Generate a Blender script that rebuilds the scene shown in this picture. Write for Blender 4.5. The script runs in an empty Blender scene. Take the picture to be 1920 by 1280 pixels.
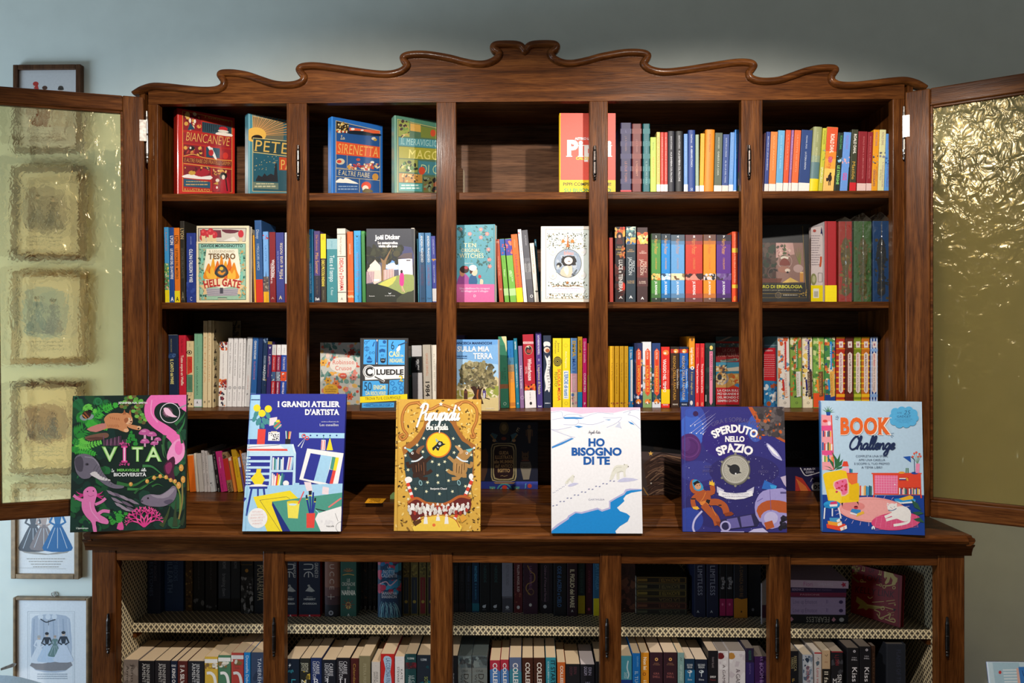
import bpy,math,random
from mathutils import Vector,Matrix
from mathutils.geometry import tessellate_polygon
S=bpy.context.scene
COL=S.collection
PI=math.pi
def R(d):return math.radians(d)
# ------------------------------------------------------------------ camera, light, exposure
F=1450.0;CX,CY=960.0,640.0
TH=math.atan(1.6e-5*F)
EYE=Vector((0,-2.0,1.45))
cam=bpy.data.objects.new('camera',bpy.data.cameras.new('camera'));COL.objects.link(cam)
cam.location=EYE;cam.rotation_euler=(PI/2,0,TH)
cam.data.sensor_width=36.0;cam.data.lens=36.0*F/1920;cam.data.clip_start=0.05
S.camera=cam
S.view_settings.view_transform='Standard';S.view_settings.look='None'
S.view_settings.gamma=1;S.view_settings.use_curve_mapping=False
S.view_settings.exposure=0.0
S.cycles.use_denoising=True
S.cycles.max_bounces=10;S.cycles.transmission_bounces=8;S.cycles.transparent_max_bounces=16
S.cycles.sample_clamp_indirect=4.0
W=bpy.data.worlds.new('room_air');S.world=W;W.use_nodes=True
W.node_tree.nodes['Background'].inputs[0].default_value=(0.84,0.84,0.79,1)
W.node_tree.nodes['Background'].inputs[1].default_value=0.22
def lamp(name,loc,target,watts,col,size=None,blend=0.3,radius=0.014):
 L=bpy.data.lights.new(name,'SPOT');L.energy=watts;L.color=col
 L.spot_size=R(size);L.spot_blend=blend;L.shadow_soft_size=radius
 o=bpy.data.objects.new(name,L);COL.objects.link(o);o.location=loc
 o.rotation_euler=(Vector(target)-Vector(loc)).to_track_quat('-Z','Y').to_euler()
 return o
WARM=(1.0,0.92,0.83)
lamp('ceiling_spot',(-0.455,-0.98,2.20),(-0.55,0.0,1.12),74,WARM,116,0.5)
lamp('ceiling_spot',(0.455,-0.98,2.20),(0.50,0.0,1.12),74,WARM,112,0.45)
D=bpy.data.lights.new('window_daylight','AREA');D.energy=58;D.color=(0.60,0.80,1.0)
D.shape='RECTANGLE';D.size=1.0;D.size_y=1.5
dl=bpy.data.objects.new('window_daylight',D);COL.objects.link(dl)
dl.location=(-3.0,-0.75,0.95)
dl.rotation_euler=(Vector((-1.0,0.3,1.0))-dl.location).to_track_quat('-Z','Z').to_euler()
# ------------------------------------------------------------------ pixel rays -> places
FWD=Vector((-math.sin(TH),math.cos(TH),0));RGT=Vector((math.cos(TH),math.sin(TH),0));UP=Vector((0,0,1))
def ray(x,y):return FWD+RGT*((x-CX)/F)+UP*((CY-y)/F)
def at(x,y,Y):
 d=ray(x,y);return EYE+d*((Y-EYE.y)/d.y)
def onz(x,y,Z):
 d=ray(x,y);return EYE+d*((Z-EYE.z)/d.z)
def Xat(x,Y):return at(x,CY,Y).x
def zat(x,y,Y):return at(x,y,Y).z
# ------------------------------------------------------------------ colour, materials
def lin(c):
 return c/12.92 if c<=0.04045 else((c+0.055)/1.055)**2.4
def hx(h):
 if not isinstance(h,str):return h
 h=h.lstrip('#')
 if len(h)==3:h=''.join(c*2 for c in h)
 return tuple(lin(int(h[i:i+2],16)/255)*0.86 for i in(0,2,4))
def newmat(name):
 m=bpy.data.materials.new(name);m.use_nodes=True
 n=m.node_tree;n.nodes.clear()
 o=n.nodes.new('ShaderNodeOutputMaterial');b=n.nodes.new('ShaderNodeBsdfPrincipled')
 n.links.new(b.outputs[0],o.inputs[0])
 return m,n,b,o
def nd(n,t,**k):
 x=n.nodes.new(t)
 for a,v in k.items():setattr(x,a,v)
 return x
def ramp(n,stops):
 r=nd(n,'ShaderNodeValToRGB');e=r.color_ramp.elements
 while len(e)<len(stops):e.new(0.5)
 for i,(p,c)in enumerate(stops):
  e[i].position=p;e[i].color=(*c,1)
 return r
def math_(n,op,a,b=None,c=None):
 m=nd(n,'ShaderNodeMath',operation=op)
 for i,v in enumerate((a,b,c)):
  if v is None:continue
  if isinstance(v,(int,float)):m.inputs[i].default_value=v
  else:n.links.new(v,m.inputs[i])
 return m.outputs[0]
def m_wood(name,axis,dark,mid,light,rough=0.42,scale=1.0,coat=0.14):
 m,n,b,o=newmat(name)
 tc=nd(n,'ShaderNodeTexCoord');mp=nd(n,'ShaderNodeMapping')
 n.links.new(tc.outputs['Object'],mp.inputs[0])
 s=[26*scale]*3;s['xyz'.index(axis)]=1.6*scale
 mp.inputs['Scale'].default_value=s
 nz=nd(n,'ShaderNodeTexNoise');nz.inputs['Scale'].default_value=2.2;nz.inputs['Detail'].default_value=9
 nz.inputs['Roughness'].default_value=0.62;nz.inputs['Distortion'].default_value=0.8
 n.links.new(mp.outputs[0],nz.inputs[0])
 r=ramp(n,[(0.28,dark),(0.5,mid),(0.74,light)])
 n.links.new(nz.outputs[0],r.inputs[0])
 mp2=nd(n,'ShaderNodeMapping');n.links.new(tc.outputs['Object'],mp2.inputs[0])
 s2=[420.0]*3;s2['xyz'.index(axis)]=22.0;mp2.inputs['Scale'].default_value=s2
 n2=nd(n,'ShaderNodeTexNoise');n2.inputs['Scale'].default_value=1.0;n2.inputs['Detail'].default_value=3
 n.links.new(mp2.outputs[0],n2.inputs[0])
 r2=ramp(n,[(0.36,(0.42,0.36,0.32)),(0.5,(1,1,1))]);n.links.new(n2.outputs[0],r2.inputs[0])
 mx=nd(n,'ShaderNodeMix',data_type='RGBA',blend_type='MULTIPLY');mx.inputs[0].default_value=0.7
 n.links.new(r.outputs[0],mx.inputs[6]);n.links.new(r2.outputs[0],mx.inputs[7])
 n3=nd(n,'ShaderNodeTexNoise');n3.inputs['Scale'].default_value=5.0;n3.inputs['Detail'].default_value=4
 n.links.new(tc.outputs['Object'],n3.inputs[0])
 r3=ramp(n,[(0.3,(0.72,0.70,0.68)),(0.7,(1.15,1.12,1.1))]);n.links.new(n3.outputs[0],r3.inputs[0])
 mx2=nd(n,'ShaderNodeMix',data_type='RGBA',blend_type='MULTIPLY');mx2.inputs[0].default_value=1.0
 n.links.new(mx.outputs[2],mx2.inputs[6]);n.links.new(r3.outputs[0],mx2.inputs[7])
 n.links.new(mx2.outputs[2],b.inputs['Base Color'])
 b.inputs['Roughness'].default_value=rough
 b.inputs['Coat Weight'].default_value=coat;b.inputs['Coat Roughness'].default_value=0.16;b.inputs['Specular IOR Level'].default_value=0.08
 bp=nd(n,'ShaderNodeBump');bp.inputs['Strength'].default_value=0.22;bp.inputs['Distance'].default_value=0.002
 n.links.new(n2.outputs[0],bp.inputs['Height'])
 bp2=nd(n,'ShaderNodeBump');bp2.inputs['Strength'].default_value=0.25;bp2.inputs['Distance'].default_value=0.004
 n.links.new(n3.outputs[0],bp2.inputs['Height']);n.links.new(bp.outputs[0],bp2.inputs['Normal'])
 n.links.new(bp2.outputs[0],b.inputs['Normal'])
 bp3=nd(n,'ShaderNodeBump');bp3.inputs['Strength'].default_value=0.06;bp3.inputs['Distance'].default_value=0.002
 n.links.new(n2.outputs[0],bp3.inputs['Height']);n.links.new(bp3.outputs[0],b.inputs['Coat Normal'])
 return m
WD=((0.034,0.0100,0.0020),(0.092,0.0290,0.0062),(0.185,0.066,0.0155))
WX=m_wood('walnut_grain_across','x',*WD)
WZ=m_wood('walnut_grain_upright','z',*WD)
WBK=m_wood('back_board_wood','x',(0.05,0.024,0.012),(0.10,0.048,0.024),(0.16,0.08,0.042),rough=0.5,coat=0.1)
WFR=m_wood('picture_frame_wood','z',(0.05,0.022,0.012),(0.09,0.04,0.02),(0.14,0.065,0.03))
def m_print(name,rough,spec,coat):
 m,n,b,o=newmat(name)
 a=nd(n,'ShaderNodeVertexColor',layer_name='ink')
 tc=nd(n,'ShaderNodeTexCoord');nz=nd(n,'ShaderNodeTexNoise')
 nz.inputs['Scale'].default_value=160;nz.inputs['Detail'].default_value=3
 n.links.new(tc.outputs['Object'],nz.inputs[0])
 r=ramp(n,[(0.3,(0.93,0.93,0.93)),(0.7,(1.0,1.0,1.0))]);n.links.new(nz.outputs[0],r.inputs[0])
 mx=nd(n,'ShaderNodeMix',data_type='RGBA',blend_type='MULTIPLY');mx.inputs[0].default_value=1
 n.links.new(a.outputs[0],mx.inputs[6]);n.links.new(r.outputs[0],mx.inputs[7])
 n.links.new(mx.outputs[2],b.inputs['Base Color'])
 b.inputs['Roughness'].default_value=rough;b.inputs['Specular IOR Level'].default_value=spec
 b.inputs['Coat Weight'].default_value=coat;b.inputs['Coat Roughness'].default_value=0.15
 return m
PRINT=m_print('printed_cover',0.5,0.35,0.0)
GLOSS=m_print('glossy_printed_cover',0.3,0.5,0.3)
def m_pages():
 m,n,b,o=newmat('page_block_paper')
 a=nd(n,'ShaderNodeVertexColor',layer_name='ink')
 tc=nd(n,'ShaderNodeTexCoord');mp=nd(n,'ShaderNodeMapping');mp.inputs['Scale'].default_value=(2600,2600,6)
 n.links.new(tc.outputs['Object'],mp.inputs[0])
 nz=nd(n,'ShaderNodeTexNoise');nz.inputs['Scale'].default_value=1;n.links.new(mp.outputs[0],nz.inputs[0])
 r=ramp(n,[(0.3,(0.8,0.79,0.77)),(0.6,(1,1,1))]);n.links.new(nz.outputs[0],r.inputs[0])
 mx=nd(n,'ShaderNodeMix',data_type='RGBA',blend_type='MULTIPLY');mx.inputs[0].default_value=1
 n.links.new(a.outputs[0],mx.inputs[6]);n.links.new(r.outputs[0],mx.inputs[7])
 n.links.new(mx.outputs[2],b.inputs['Base Color']);b.inputs['Roughness'].default_value=0.85
 return m
PAGES=m_pages()
def m_plain(name,col,rough=0.5,metal=0.0,noise=0.12,sc=60):
 m,n,b,o=newmat(name)
 tc=nd(n,'ShaderNodeTexCoord');nz=nd(n,'ShaderNodeTexNoise');nz.inputs['Scale'].default_value=sc
 nz.inputs['Detail'].default_value=5
 n.links.new(tc.outputs['Object'],nz.inputs[0])
 lo=tuple(c*(1-noise)for c in col);hi=tuple(min(1,c*(1+noise))for c in col)
 r=ramp(n,[(0.3,lo),(0.7,hi)]);n.links.new(nz.outputs[0],r.inputs[0])
 n.links.new(r.outputs[0],b.inputs['Base Color'])
 b.inputs['Roughness'].default_value=rough;b.inputs['Metallic'].default_value=metal
 return m
IRON=m_plain('dark_iron',(0.05,0.042,0.038),0.32,1.0,0.4,90)
STEEL=m_plain('worn_steel',(0.42,0.38,0.34),0.3,1.0,0.4,120)
GOLD=m_plain('gilt_frame',(0.20,0.125,0.06),0.4,0.25,0.3,50)
PAINT=m_plain('sage_wall_paint',(0.64,0.68,0.62),0.8,0,0.03,14)
CEIL=m_plain('ceiling_paint',(0.7,0.7,0.68),0.9,0,0.03,8)
FLOOR=m_wood('floor_boards','x',(0.09,0.055,0.03),(0.16,0.1,0.06),(0.22,0.15,0.09),rough=0.45,scale=0.5,coat=0.1)
CLOTH=m_plain('pouch_canvas',(0.52,0.40,0.40),0.9,0,0.1,400)
CLOTHB=m_plain('zip_tape',(0.20,0.27,0.33),0.8,0,0.1,300)
def m_lining():
 """paper lining printed with a small fleur in every lozenge of a lattice; runs over x+y horizontally and z (or y on a shelf top)"""
 m,n,b,o=newmat('fleur_lining_paper')
 tc=nd(n,'ShaderNodeTexCoord');sp=nd(n,'ShaderNodeSeparateXYZ');n.links.new(tc.outputs['Object'],sp.inputs[0])
 ge=nd(n,'ShaderNodeNewGeometry');sn=nd(n,'ShaderNodeSeparateXYZ');n.links.new(ge.outputs['True Normal'],sn.inputs[0])
 ax=math_(n,'GREATER_THAN',math_(n,'ABSOLUTE',sn.outputs[0]),0.7)
 az=math_(n,'GREATER_THAN',math_(n,'ABSOLUTE',sn.outputs[2]),0.7)
 u=math_(n,'ADD',math_(n,'MULTIPLY',sp.outputs[0],math_(n,'SUBTRACT',1.0,ax)),math_(n,'MULTIPLY',sp.outputs[1],ax))
 v=math_(n,'ADD',math_(n,'MULTIPLY',sp.outputs[2],math_(n,'SUBTRACT',1.0,az)),math_(n,'MULTIPLY',sp.outputs[1],az))
 pu,pv=0.0150,0.0190
 U=math_(n,'DIVIDE',u,pu);V=math_(n,'DIVIDE',v,pv)
 a=math_(n,'ADD',U,V);c=math_(n,'SUBTRACT',U,V)
 fa=math_(n,'SUBTRACT',math_(n,'FRACT',a),0.5);fc=math_(n,'SUBTRACT',math_(n,'FRACT',c),0.5)
 lx=math_(n,'MULTIPLY',math_(n,'ADD',fa,fc),0.5);ly=math_(n,'MULTIPLY',math_(n,'SUBTRACT',fa,fc),0.5)
 def blob(x0,y0,rx,ry):
  dx=math_(n,'DIVIDE',math_(n,'SUBTRACT',lx,x0),rx);dy=math_(n,'DIVIDE',math_(n,'SUBTRACT',ly,y0),ry)
  return math_(n,'LESS_THAN',math_(n,'ADD',math_(n,'MULTIPLY',dx,dx),math_(n,'MULTIPLY',dy,dy)),1.0)
 s=blob(0,0.14,0.105,0.24)
 for q in((-0.19,0.0,0.115,0.15),(0.19,0.0,0.115,0.15),(0,-0.14,0.085,0.2),(0,-0.03,0.24,0.07),(0,-0.23,0.13,0.07)):
  s=math_(n,'MAXIMUM',s,blob(*q))
 mx=nd(n,'ShaderNodeMix',data_type='RGBA')
 mx.inputs[6].default_value=(0.66,0.55,0.34,1);mx.inputs[7].default_value=(0.045,0.035,0.026,1)
 n.links.new(s,mx.inputs[0]);n.links.new(mx.outputs[2],b.inputs['Base Color'])
 b.inputs['Roughness'].default_value=0.6
 return m
LINING=m_lining()
def m_glass():
 m,n,b,o=newmat('hammered_amber_glass')
 n.nodes.remove(b)
 tc=nd(n,'ShaderNodeTexCoord')
 mp=nd(n,'ShaderNodeMapping');mp.inputs['Scale'].default_value=(1,1,0.8);n.links.new(tc.outputs['Object'],mp.inputs[0])
 n1=nd(n,'ShaderNodeTexNoise');n1.inputs['Scale'].default_value=40;n1.inputs['Detail'].default_value=2.5
 n1.inputs['Distortion'].default_value=0.5
 n.links.new(mp.outputs[0],n1.inputs[0])
 n2=nd(n,'ShaderNodeTexNoise');n2.inputs['Scale'].default_value=9;n2.inputs['Detail'].default_value=2
 n.links.new(mp.outputs[0],n2.inputs[0])
 h=math_(n,'ADD',n1.outputs[0],math_(n,'MULTIPLY',n2.outputs[0],1.2))
 bp=nd(n,'ShaderNodeBump');bp.inputs['Strength'].default_value=0.36;bp.inputs['Distance'].default_value=0.006
 n.links.new(h,bp.inputs['Height'])
 rf=nd(n,'ShaderNodeBsdfRefraction');rf.inputs['Color'].default_value=(1.0,0.915,0.66,1)
 rf.inputs['IOR'].default_value=1.28;rf.inputs['Roughness'].default_value=0.04
 n.links.new(bp.outputs[0],rf.inputs['Normal'])
 tr=nd(n,'ShaderNodeBsdfTransparent');tr.inputs['Color'].default_value=(1.0,0.915,0.66,1)
 gl=nd(n,'ShaderNodeBsdfGlossy');gl.inputs['Roughness'].default_value=0.2;gl.inputs['Color'].default_value=(1,0.85,0.55,1)
 bg=nd(n,'ShaderNodeBump');bg.inputs['Strength'].default_value=0.75;bg.inputs['Distance'].default_value=0.008
 n.links.new(h,bg.inputs['Height']);n.links.new(bg.outputs[0],gl.inputs['Normal'])
 m1=nd(n,'ShaderNodeMixShader');m1.inputs[0].default_value=0.28
 n.links.new(rf.outputs[0],m1.inputs[1]);n.links.new(tr.outputs[0],m1.inputs[2])
 m2=nd(n,'ShaderNodeMixShader');m2.inputs[0].default_value=0.02
 n.links.new(m1.outputs[0],m2.inputs[1]);n.links.new(gl.outputs[0],m2.inputs[2])
 n.links.new(m2.outputs[0],o.inputs[0])
 return m
GLASS=m_glass()
def m_film():
 m,n,b,o=newmat('clear_plastic_film')
 n.nodes.remove(b)
 tc=nd(n,'ShaderNodeTexCoord');n1=nd(n,'ShaderNodeTexNoise');n1.inputs['Scale'].default_value=45;n1.inputs['Detail'].default_value=4
 n.links.new(tc.outputs['Object'],n1.inputs[0])
 bp=nd(n,'ShaderNodeBump');bp.inputs['Strength'].default_value=0.8;bp.inputs['Distance'].default_value=0.006
 n.links.new(n1.outputs[0],bp.inputs['Height'])
 tr=nd(n,'ShaderNodeBsdfTransparent');tr.inputs['Color'].default_value=(0.93,0.94,0.95,1)
 gl=nd(n,'ShaderNodeBsdfGlossy');gl.inputs['Roughness'].default_value=0.15;n.links.new(bp.outputs[0],gl.inputs['Normal'])
 mx=nd(n,'ShaderNodeMixShader');mx.inputs[0].default_value=0.2
 n.links.new(tr.outputs[0],mx.inputs[1]);n.links.new(gl.outputs[0],mx.inputs[2]);n.links.new(mx.outputs[0],o.inputs[0])
 return m
FILM=m_film()
# ------------------------------------------------------------------ mesh building
class MB:
 """verts, faces, a colour and a material slot per face"""
 def __init__(s):s.v=[];s.f=[];s.c=[];s.m=[]
 def face(s,pts,col=(1,1,1),mi=0):
  i=len(s.v);s.v.extend(pts);s.f.append(tuple(range(i,i+len(pts))));s.c.append(col);s.m.append(mi)
 def mesh_(s,vs,fs,col=(1,1,1),mi=0):
  i=len(s.v);s.v.extend(vs)
  for f in fs:s.f.append(tuple(i+k for k in f));s.c.append(col);s.m.append(mi)
 def box(s,x0,x1,y0,y1,z0,z1,col=(1,1,1),mi=0):
  vs=[(x,y,z)for z in(z0,z1)for y in(y0,y1)for x in(x0,x1)]
  s.mesh_(vs,[(0,2,3,1),(4,5,7,6),(0,1,5,4),(2,6,7,3),(0,4,6,2),(1,3,7,5)],col,mi)
 def prism(s,poly,axis,a,b,col=(1,1,1),mi=0):
  """extrude a 2D polygon along x, y or z from a to b"""
  def P(p,t):return{'z':(p[0],p[1],t),'y':(p[0],t,p[1]),'x':(t,p[0],p[1])}[axis]
  n=len(poly);vs=[P(p,a)for p in poly]+[P(p,b)for p in poly]
  tri=tessellate_polygon([[Vector((p[0],p[1],0))for p in poly]])
  fs=[tuple(t)for t in tri]+[tuple(n+k for k in reversed(t))for t in tri]
  fs+=[(i,(i+1)%n,n+(i+1)%n,n+i)for i in range(n)]
  s.mesh_(vs,fs,col,mi)
 def lathe(s,prof,cx,cy,z0,seg=10,col=(1,1,1),mi=0):
  vs=[]
  for r,z in prof:
   for k in range(seg):
    a=2*PI*k/seg;vs.append((cx+r*math.cos(a),cy+r*math.sin(a),z0+z))
  n=len(prof)
  fs=[(i*seg+k,i*seg+(k+1)%seg,(i+1)*seg+(k+1)%seg,(i+1)*seg+k)for i in range(n-1)for k in range(seg)]
  fs+=[tuple(reversed(range(seg))),tuple((n-1)*seg+k for k in range(seg))]
  s.mesh_(vs,fs,col,mi)
 def build(s,name,mats,parent=None,ink=False,smooth=False,bevel=0,matrix=None,recalc=True):
  me=bpy.data.meshes.new(name)
  me.from_pydata([tuple(v)for v in s.v],[],s.f)
  for m in(mats if isinstance(mats,(list,tuple))else[mats]):me.materials.append(m)
  if any(s.m):me.polygons.foreach_set('material_index',s.m)
  if ink:
   at_=me.color_attributes.new('ink','FLOAT_COLOR','CORNER')
   buf=[]
   for f,c in zip(s.f,s.c):
    if isinstance(c[0],(tuple,list)):
     for q in c:buf+=(q[0],q[1],q[2],1)
    else:buf+=(c[0],c[1],c[2],1)*len(f)
   at_.data.foreach_set('color',buf)
  me.update()
  if recalc:
   import bmesh
   bm=bmesh.new();bm.from_mesh(me);bmesh.ops.recalc_face_normals(bm,faces=bm.faces);bm.to_mesh(me);bm.free()
  if smooth:me.polygons.foreach_set('use_smooth',[True]*len(me.polygons))
  o=bpy.data.objects.new(name,me);COL.objects.link(o)
  if parent is not None:o.parent=parent
  if matrix is not None:o.matrix_local=matrix
  if bevel:
   b=o.modifiers.new('edge','BEVEL');b.width=bevel;b.segments=2;b.limit_method='ANGLE'
   b.harden_normals=False
  return o
def tag(o,label=None,cat=None,group=None,kind=None):
 for k,v in(('label',label),('category',cat),('group',group),('kind',kind)):
  if v:o[k]=v
 return o
def empty(name,loc,rot=(0,0,0)):
 o=bpy.data.objects.new(name,None);COL.objects.link(o);o.location=loc;o.rotation_euler=rot
 o.empty_display_size=0.05
 return o
def crom(pts,n=6,closed=False):
 """Catmull-Rom through 2D points"""
 out=[];N=len(pts);rng=range(N if closed else N-1)
 for i in rng:
  p=[pts[(i+k)%N]if closed else pts[min(max(i+k,0),N-1)]for k in(-1,0,1,2)]
  for j in range(n):
   t=j/n
   out.append(tuple(0.5*(2*p[1][a]+(p[2][a]-p[0][a])*t+(2*p[0][a]-5*p[1][a]+4*p[2][a]-p[3][a])*t*t+(3*p[1][a]-p[0][a]-3*p[2][a]+p[3][a])*t**3)for a in(0,1)))
 if not closed:out.append(tuple(pts[-1]))
 return out
# ------------------------------------------------------------------ lettering
CHARS=''.join(chr(i)for i in range(33,127))+'àèéìòùÀÈÉÌÒÙë’'
GL={}
def load_glyphs():
 objs=[]
 for wname,off in(('r',0.0),('b',0.024),('l',-0.012),('x',0.045)):
  for ch in CHARS+'H':
   for s in(ch,ch+'I'):
    c=bpy.data.curves.new('g','FONT');c.body=s;c.offset=off;c.resolution_u=3;c.size=1
    o=bpy.data.objects.new('g',c);COL.objects.link(o);objs.append((wname,ch,s,o))
 dg=bpy.context.evaluated_depsgraph_get();dg.update()
 raw={}
 for w,ch,s,o in objs:
  e=o.evaluated_get(dg);me=e.to_mesh()
  me.calc_loop_triangles()
  vs=[(v.co.x,v.co.y)for v in me.vertices];tr=[tuple(t.vertices)for t in me.loop_triangles]
  ed={}
  for t in tr:
   for a,b in((t[0],t[1]),(t[1],t[2]),(t[2],t[0])):
    k=(min(a,b),max(a,b));ed[k]=ed.get(k,0)+1
  raw[(w,ch,s)]=(vs,tr,[k for k,q in ed.items()if q==1]);e.to_mesh_clear()
 cap=max(y for x,y in raw[('r','H','H')][0])
 imin={w:min(x for x,y in raw[(w,'I','I')][0])for w in 'rblx'}
 for w,ch,s,o in objs:
  if s!=ch:continue
  vs,tr,bd=raw[(w,ch,ch)]
  v2=raw[(w,ch,ch+'I')][0]
  if not vs:continue
  iv=raw[(w,'I','I')][0];iw=max(x for x,y in iv)
  adv=max(x for x,y in v2)-iw
  GL[(w,ch)]=([(x/cap,y/cap)for x,y in vs],tr,adv/cap,bd)
 for w,ch,s,o in objs:
  c=o.data;bpy.data.objects.remove(o);bpy.data.curves.remove(c)
 for ch,W0,W1 in[(c,'r','s')for c in CHARS]+[(c,'x','S')for c in CHARS]:
  if(W0,ch)not in GL:continue
  vs,tr,adv,bd=GL[(W0,ch)]
  vs=list(vs);tr=list(tr)
  if ch.isalnum():
   for a,b in bd:
    (xa,ya),(xb,yb)=vs[a],vs[b]
    if abs(ya-yb)<0.004 and 0.04<abs(xa-xb)<(0.2 if W0=='r' else 0.36):
     for lev,sg in((0.0,1),(1.0,-1),(0.74,-1)):
      if abs(ya-lev)<(0.035 if W0=='r' else 0.08):
       for x0,x1 in((min(xa,xb)-.07,min(xa,xb)),(max(xa,xb),max(xa,xb)+.07)):
        i=len(vs);vs+=[(x0,ya),(x1,ya),(x1,ya+sg*0.06),(x0,ya+sg*0.06)];tr+=[(i,i+1,i+2),(i,i+2,i+3)]
  GL[(W1,ch)]=(vs,tr,adv+0.06,bd)
load_glyphs()
def layout(s,style='r'):
 """triangles of a line of text, cap height 1, starting at x = 0; returns (verts, tris, width)"""
 V,T,x=[],[],0.0
 for ch in s:
  if ch==' ':x+=0.36;continue
  g=GL.get((style,ch))or GL.get(('r',ch))
  if g is None:x+=0.4;continue
  i=len(V);V+=[(x+a,b)for a,b in g[0]];T+=[(a+i,b+i,c+i)for a,b,c in g[1]];x+=g[2]
 return V,T,x
HAND={'a':([[(.75,.85),(.45,1),(.12,.65),(.12,.2),(.38,.02),(.66,.4),(.76,.95),(.74,.25),(.86,.02),(1.08,.25)]],1.0),'C':([[(1.25,1.75),(1.1,2.1),(.65,2.0),(.2,1.2),(.2,.4),(.6,0),(1.05,.15),(1.3,.45)]],1.25),'L':([[(.1,1.6),(.35,2.1),(.45,1.6),(.25,.3),(.05,.05),(.4,.12),(.8,0),(1.0,.2)]],1.0),'A':([[(0,0),(.6,2.0),(.95,0)],[(.2,.7),(.9,.7)]],1.05),'E':([[(1,1.8),(.6,2),(.25,1.5),(.6,1.1),(.15,.6),(.45,0),(1,.3)]],1.05),'R':([[(.2,0),(.3,2),(.9,1.8),(.8,1.2),(.3,1),(.95,0)]],1.0),'O':([[(.6,2.0),(.1,1.4),(.2,.3),(.7,0),(1.2,.6),(1.1,1.6),(.6,2.0)]],1.3),'P':([[(.42,2.2),(.38,1.0),(.25,-.9)],[(0,1.75),(.4,2.25),(1.05,2.1),(1.1,1.3),(.45,.9)]],1.1),'h':([[(0,.2),(.38,1.3),(.48,2.0),(.32,2.15),(.2,1.5),(.16,0),(.24,.6),(.55,1),(.74,.8),(.7,.2),(.84,.02),(1.06,.25)]],.98),'l':([[(0,.2),(.34,1.2),(.42,2.0),(.27,2.15),(.14,1.5),(.14,.3),(.28,.02),(.52,.25)]],.48),'e':([[(0,.3),(.45,.55),(.58,.85),(.36,1),(.1,.7),(.13,.2),(.4,.02),(.72,.28)]],.68),'n':([[(0,.8),(.12,.95),(.14,0),(.2,.6),(.5,1),(.68,.8),(.66,.2),(.78,.02),(.98,.25)]],.92),'m':([[(0,.8),(.12,.95),(.14,0),(.2,.6),(.42,1),(.55,.7),(.54,0),(.6,.6),(.85,1),(1,.7),(1,.2),(1.1,0),(1.3,.25)]],1.24),'g':([[(.7,.9),(.42,1),(.12,.6),(.14,.2),(.42,.05),(.68,.5),(.73,.98),(.64,-.6),(.35,-1.0),(.12,-.75),(.42,-.2),(.98,.25)]],.92),'u':([[(0,.7),(.12,.97),(.13,.3),(.3,.02),(.56,.25),(.68,.97),(.67,.2),(.8,.02),(.98,.25)]],.92),'v':([[(0,.8),(.15,.95),(.35,0),(.62,.95),(.8,.85)]],.78),'p':([[(0,.6),(.13,1),(.1,-1.0),(.15,.5),(.42,1),(.7,.7),(.62,.15),(.3,.02),(.15,.2)]],.84),'i':([[(0,.7),(.12,.95),(.12,.2),(.24,.02),(.44,.25)],[(.16,1.4),(.2,1.5)]],.4),'ù':([[(0,.7),(.12,.97),(.13,.3),(.3,.02),(.56,.25),(.68,.97),(.67,.2),(.8,.02),(.98,.25)],[(.35,1.75),(.65,1.4)]],.95),'d':([[(.68,.88),(.42,1),(.12,.6),(.14,.15),(.42,.02),(.66,.4),(.78,2.1),(.7,.3),(.84,.02),(1.04,.25)]],.98),'o':([[(.4,1),(.1,.65),(.15,.15),(.42,0),(.72,.35),(.62,.9),(.4,1),(.62,.8),(.95,.85)]],.85),'r':([[(0,.7),(.12,.97),(.12,0),(.16,.6),(.36,.97),(.52,.88)]],.52),'s':([[(.52,.85),(.32,1),(.12,.78),(.48,.3),(.32,0),(.05,.14)]],.6),'t':([[(.22,1.7),(.2,.3),(.32,.02),(.5,.2)],[(0,1.05),(.45,1.1)]],.48),'y':([[(0,.7),(.12,.97),(.15,.3),(.4,.1),(.66,.97),(.6,-.6),(.3,-1)]],.82),}
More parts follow.
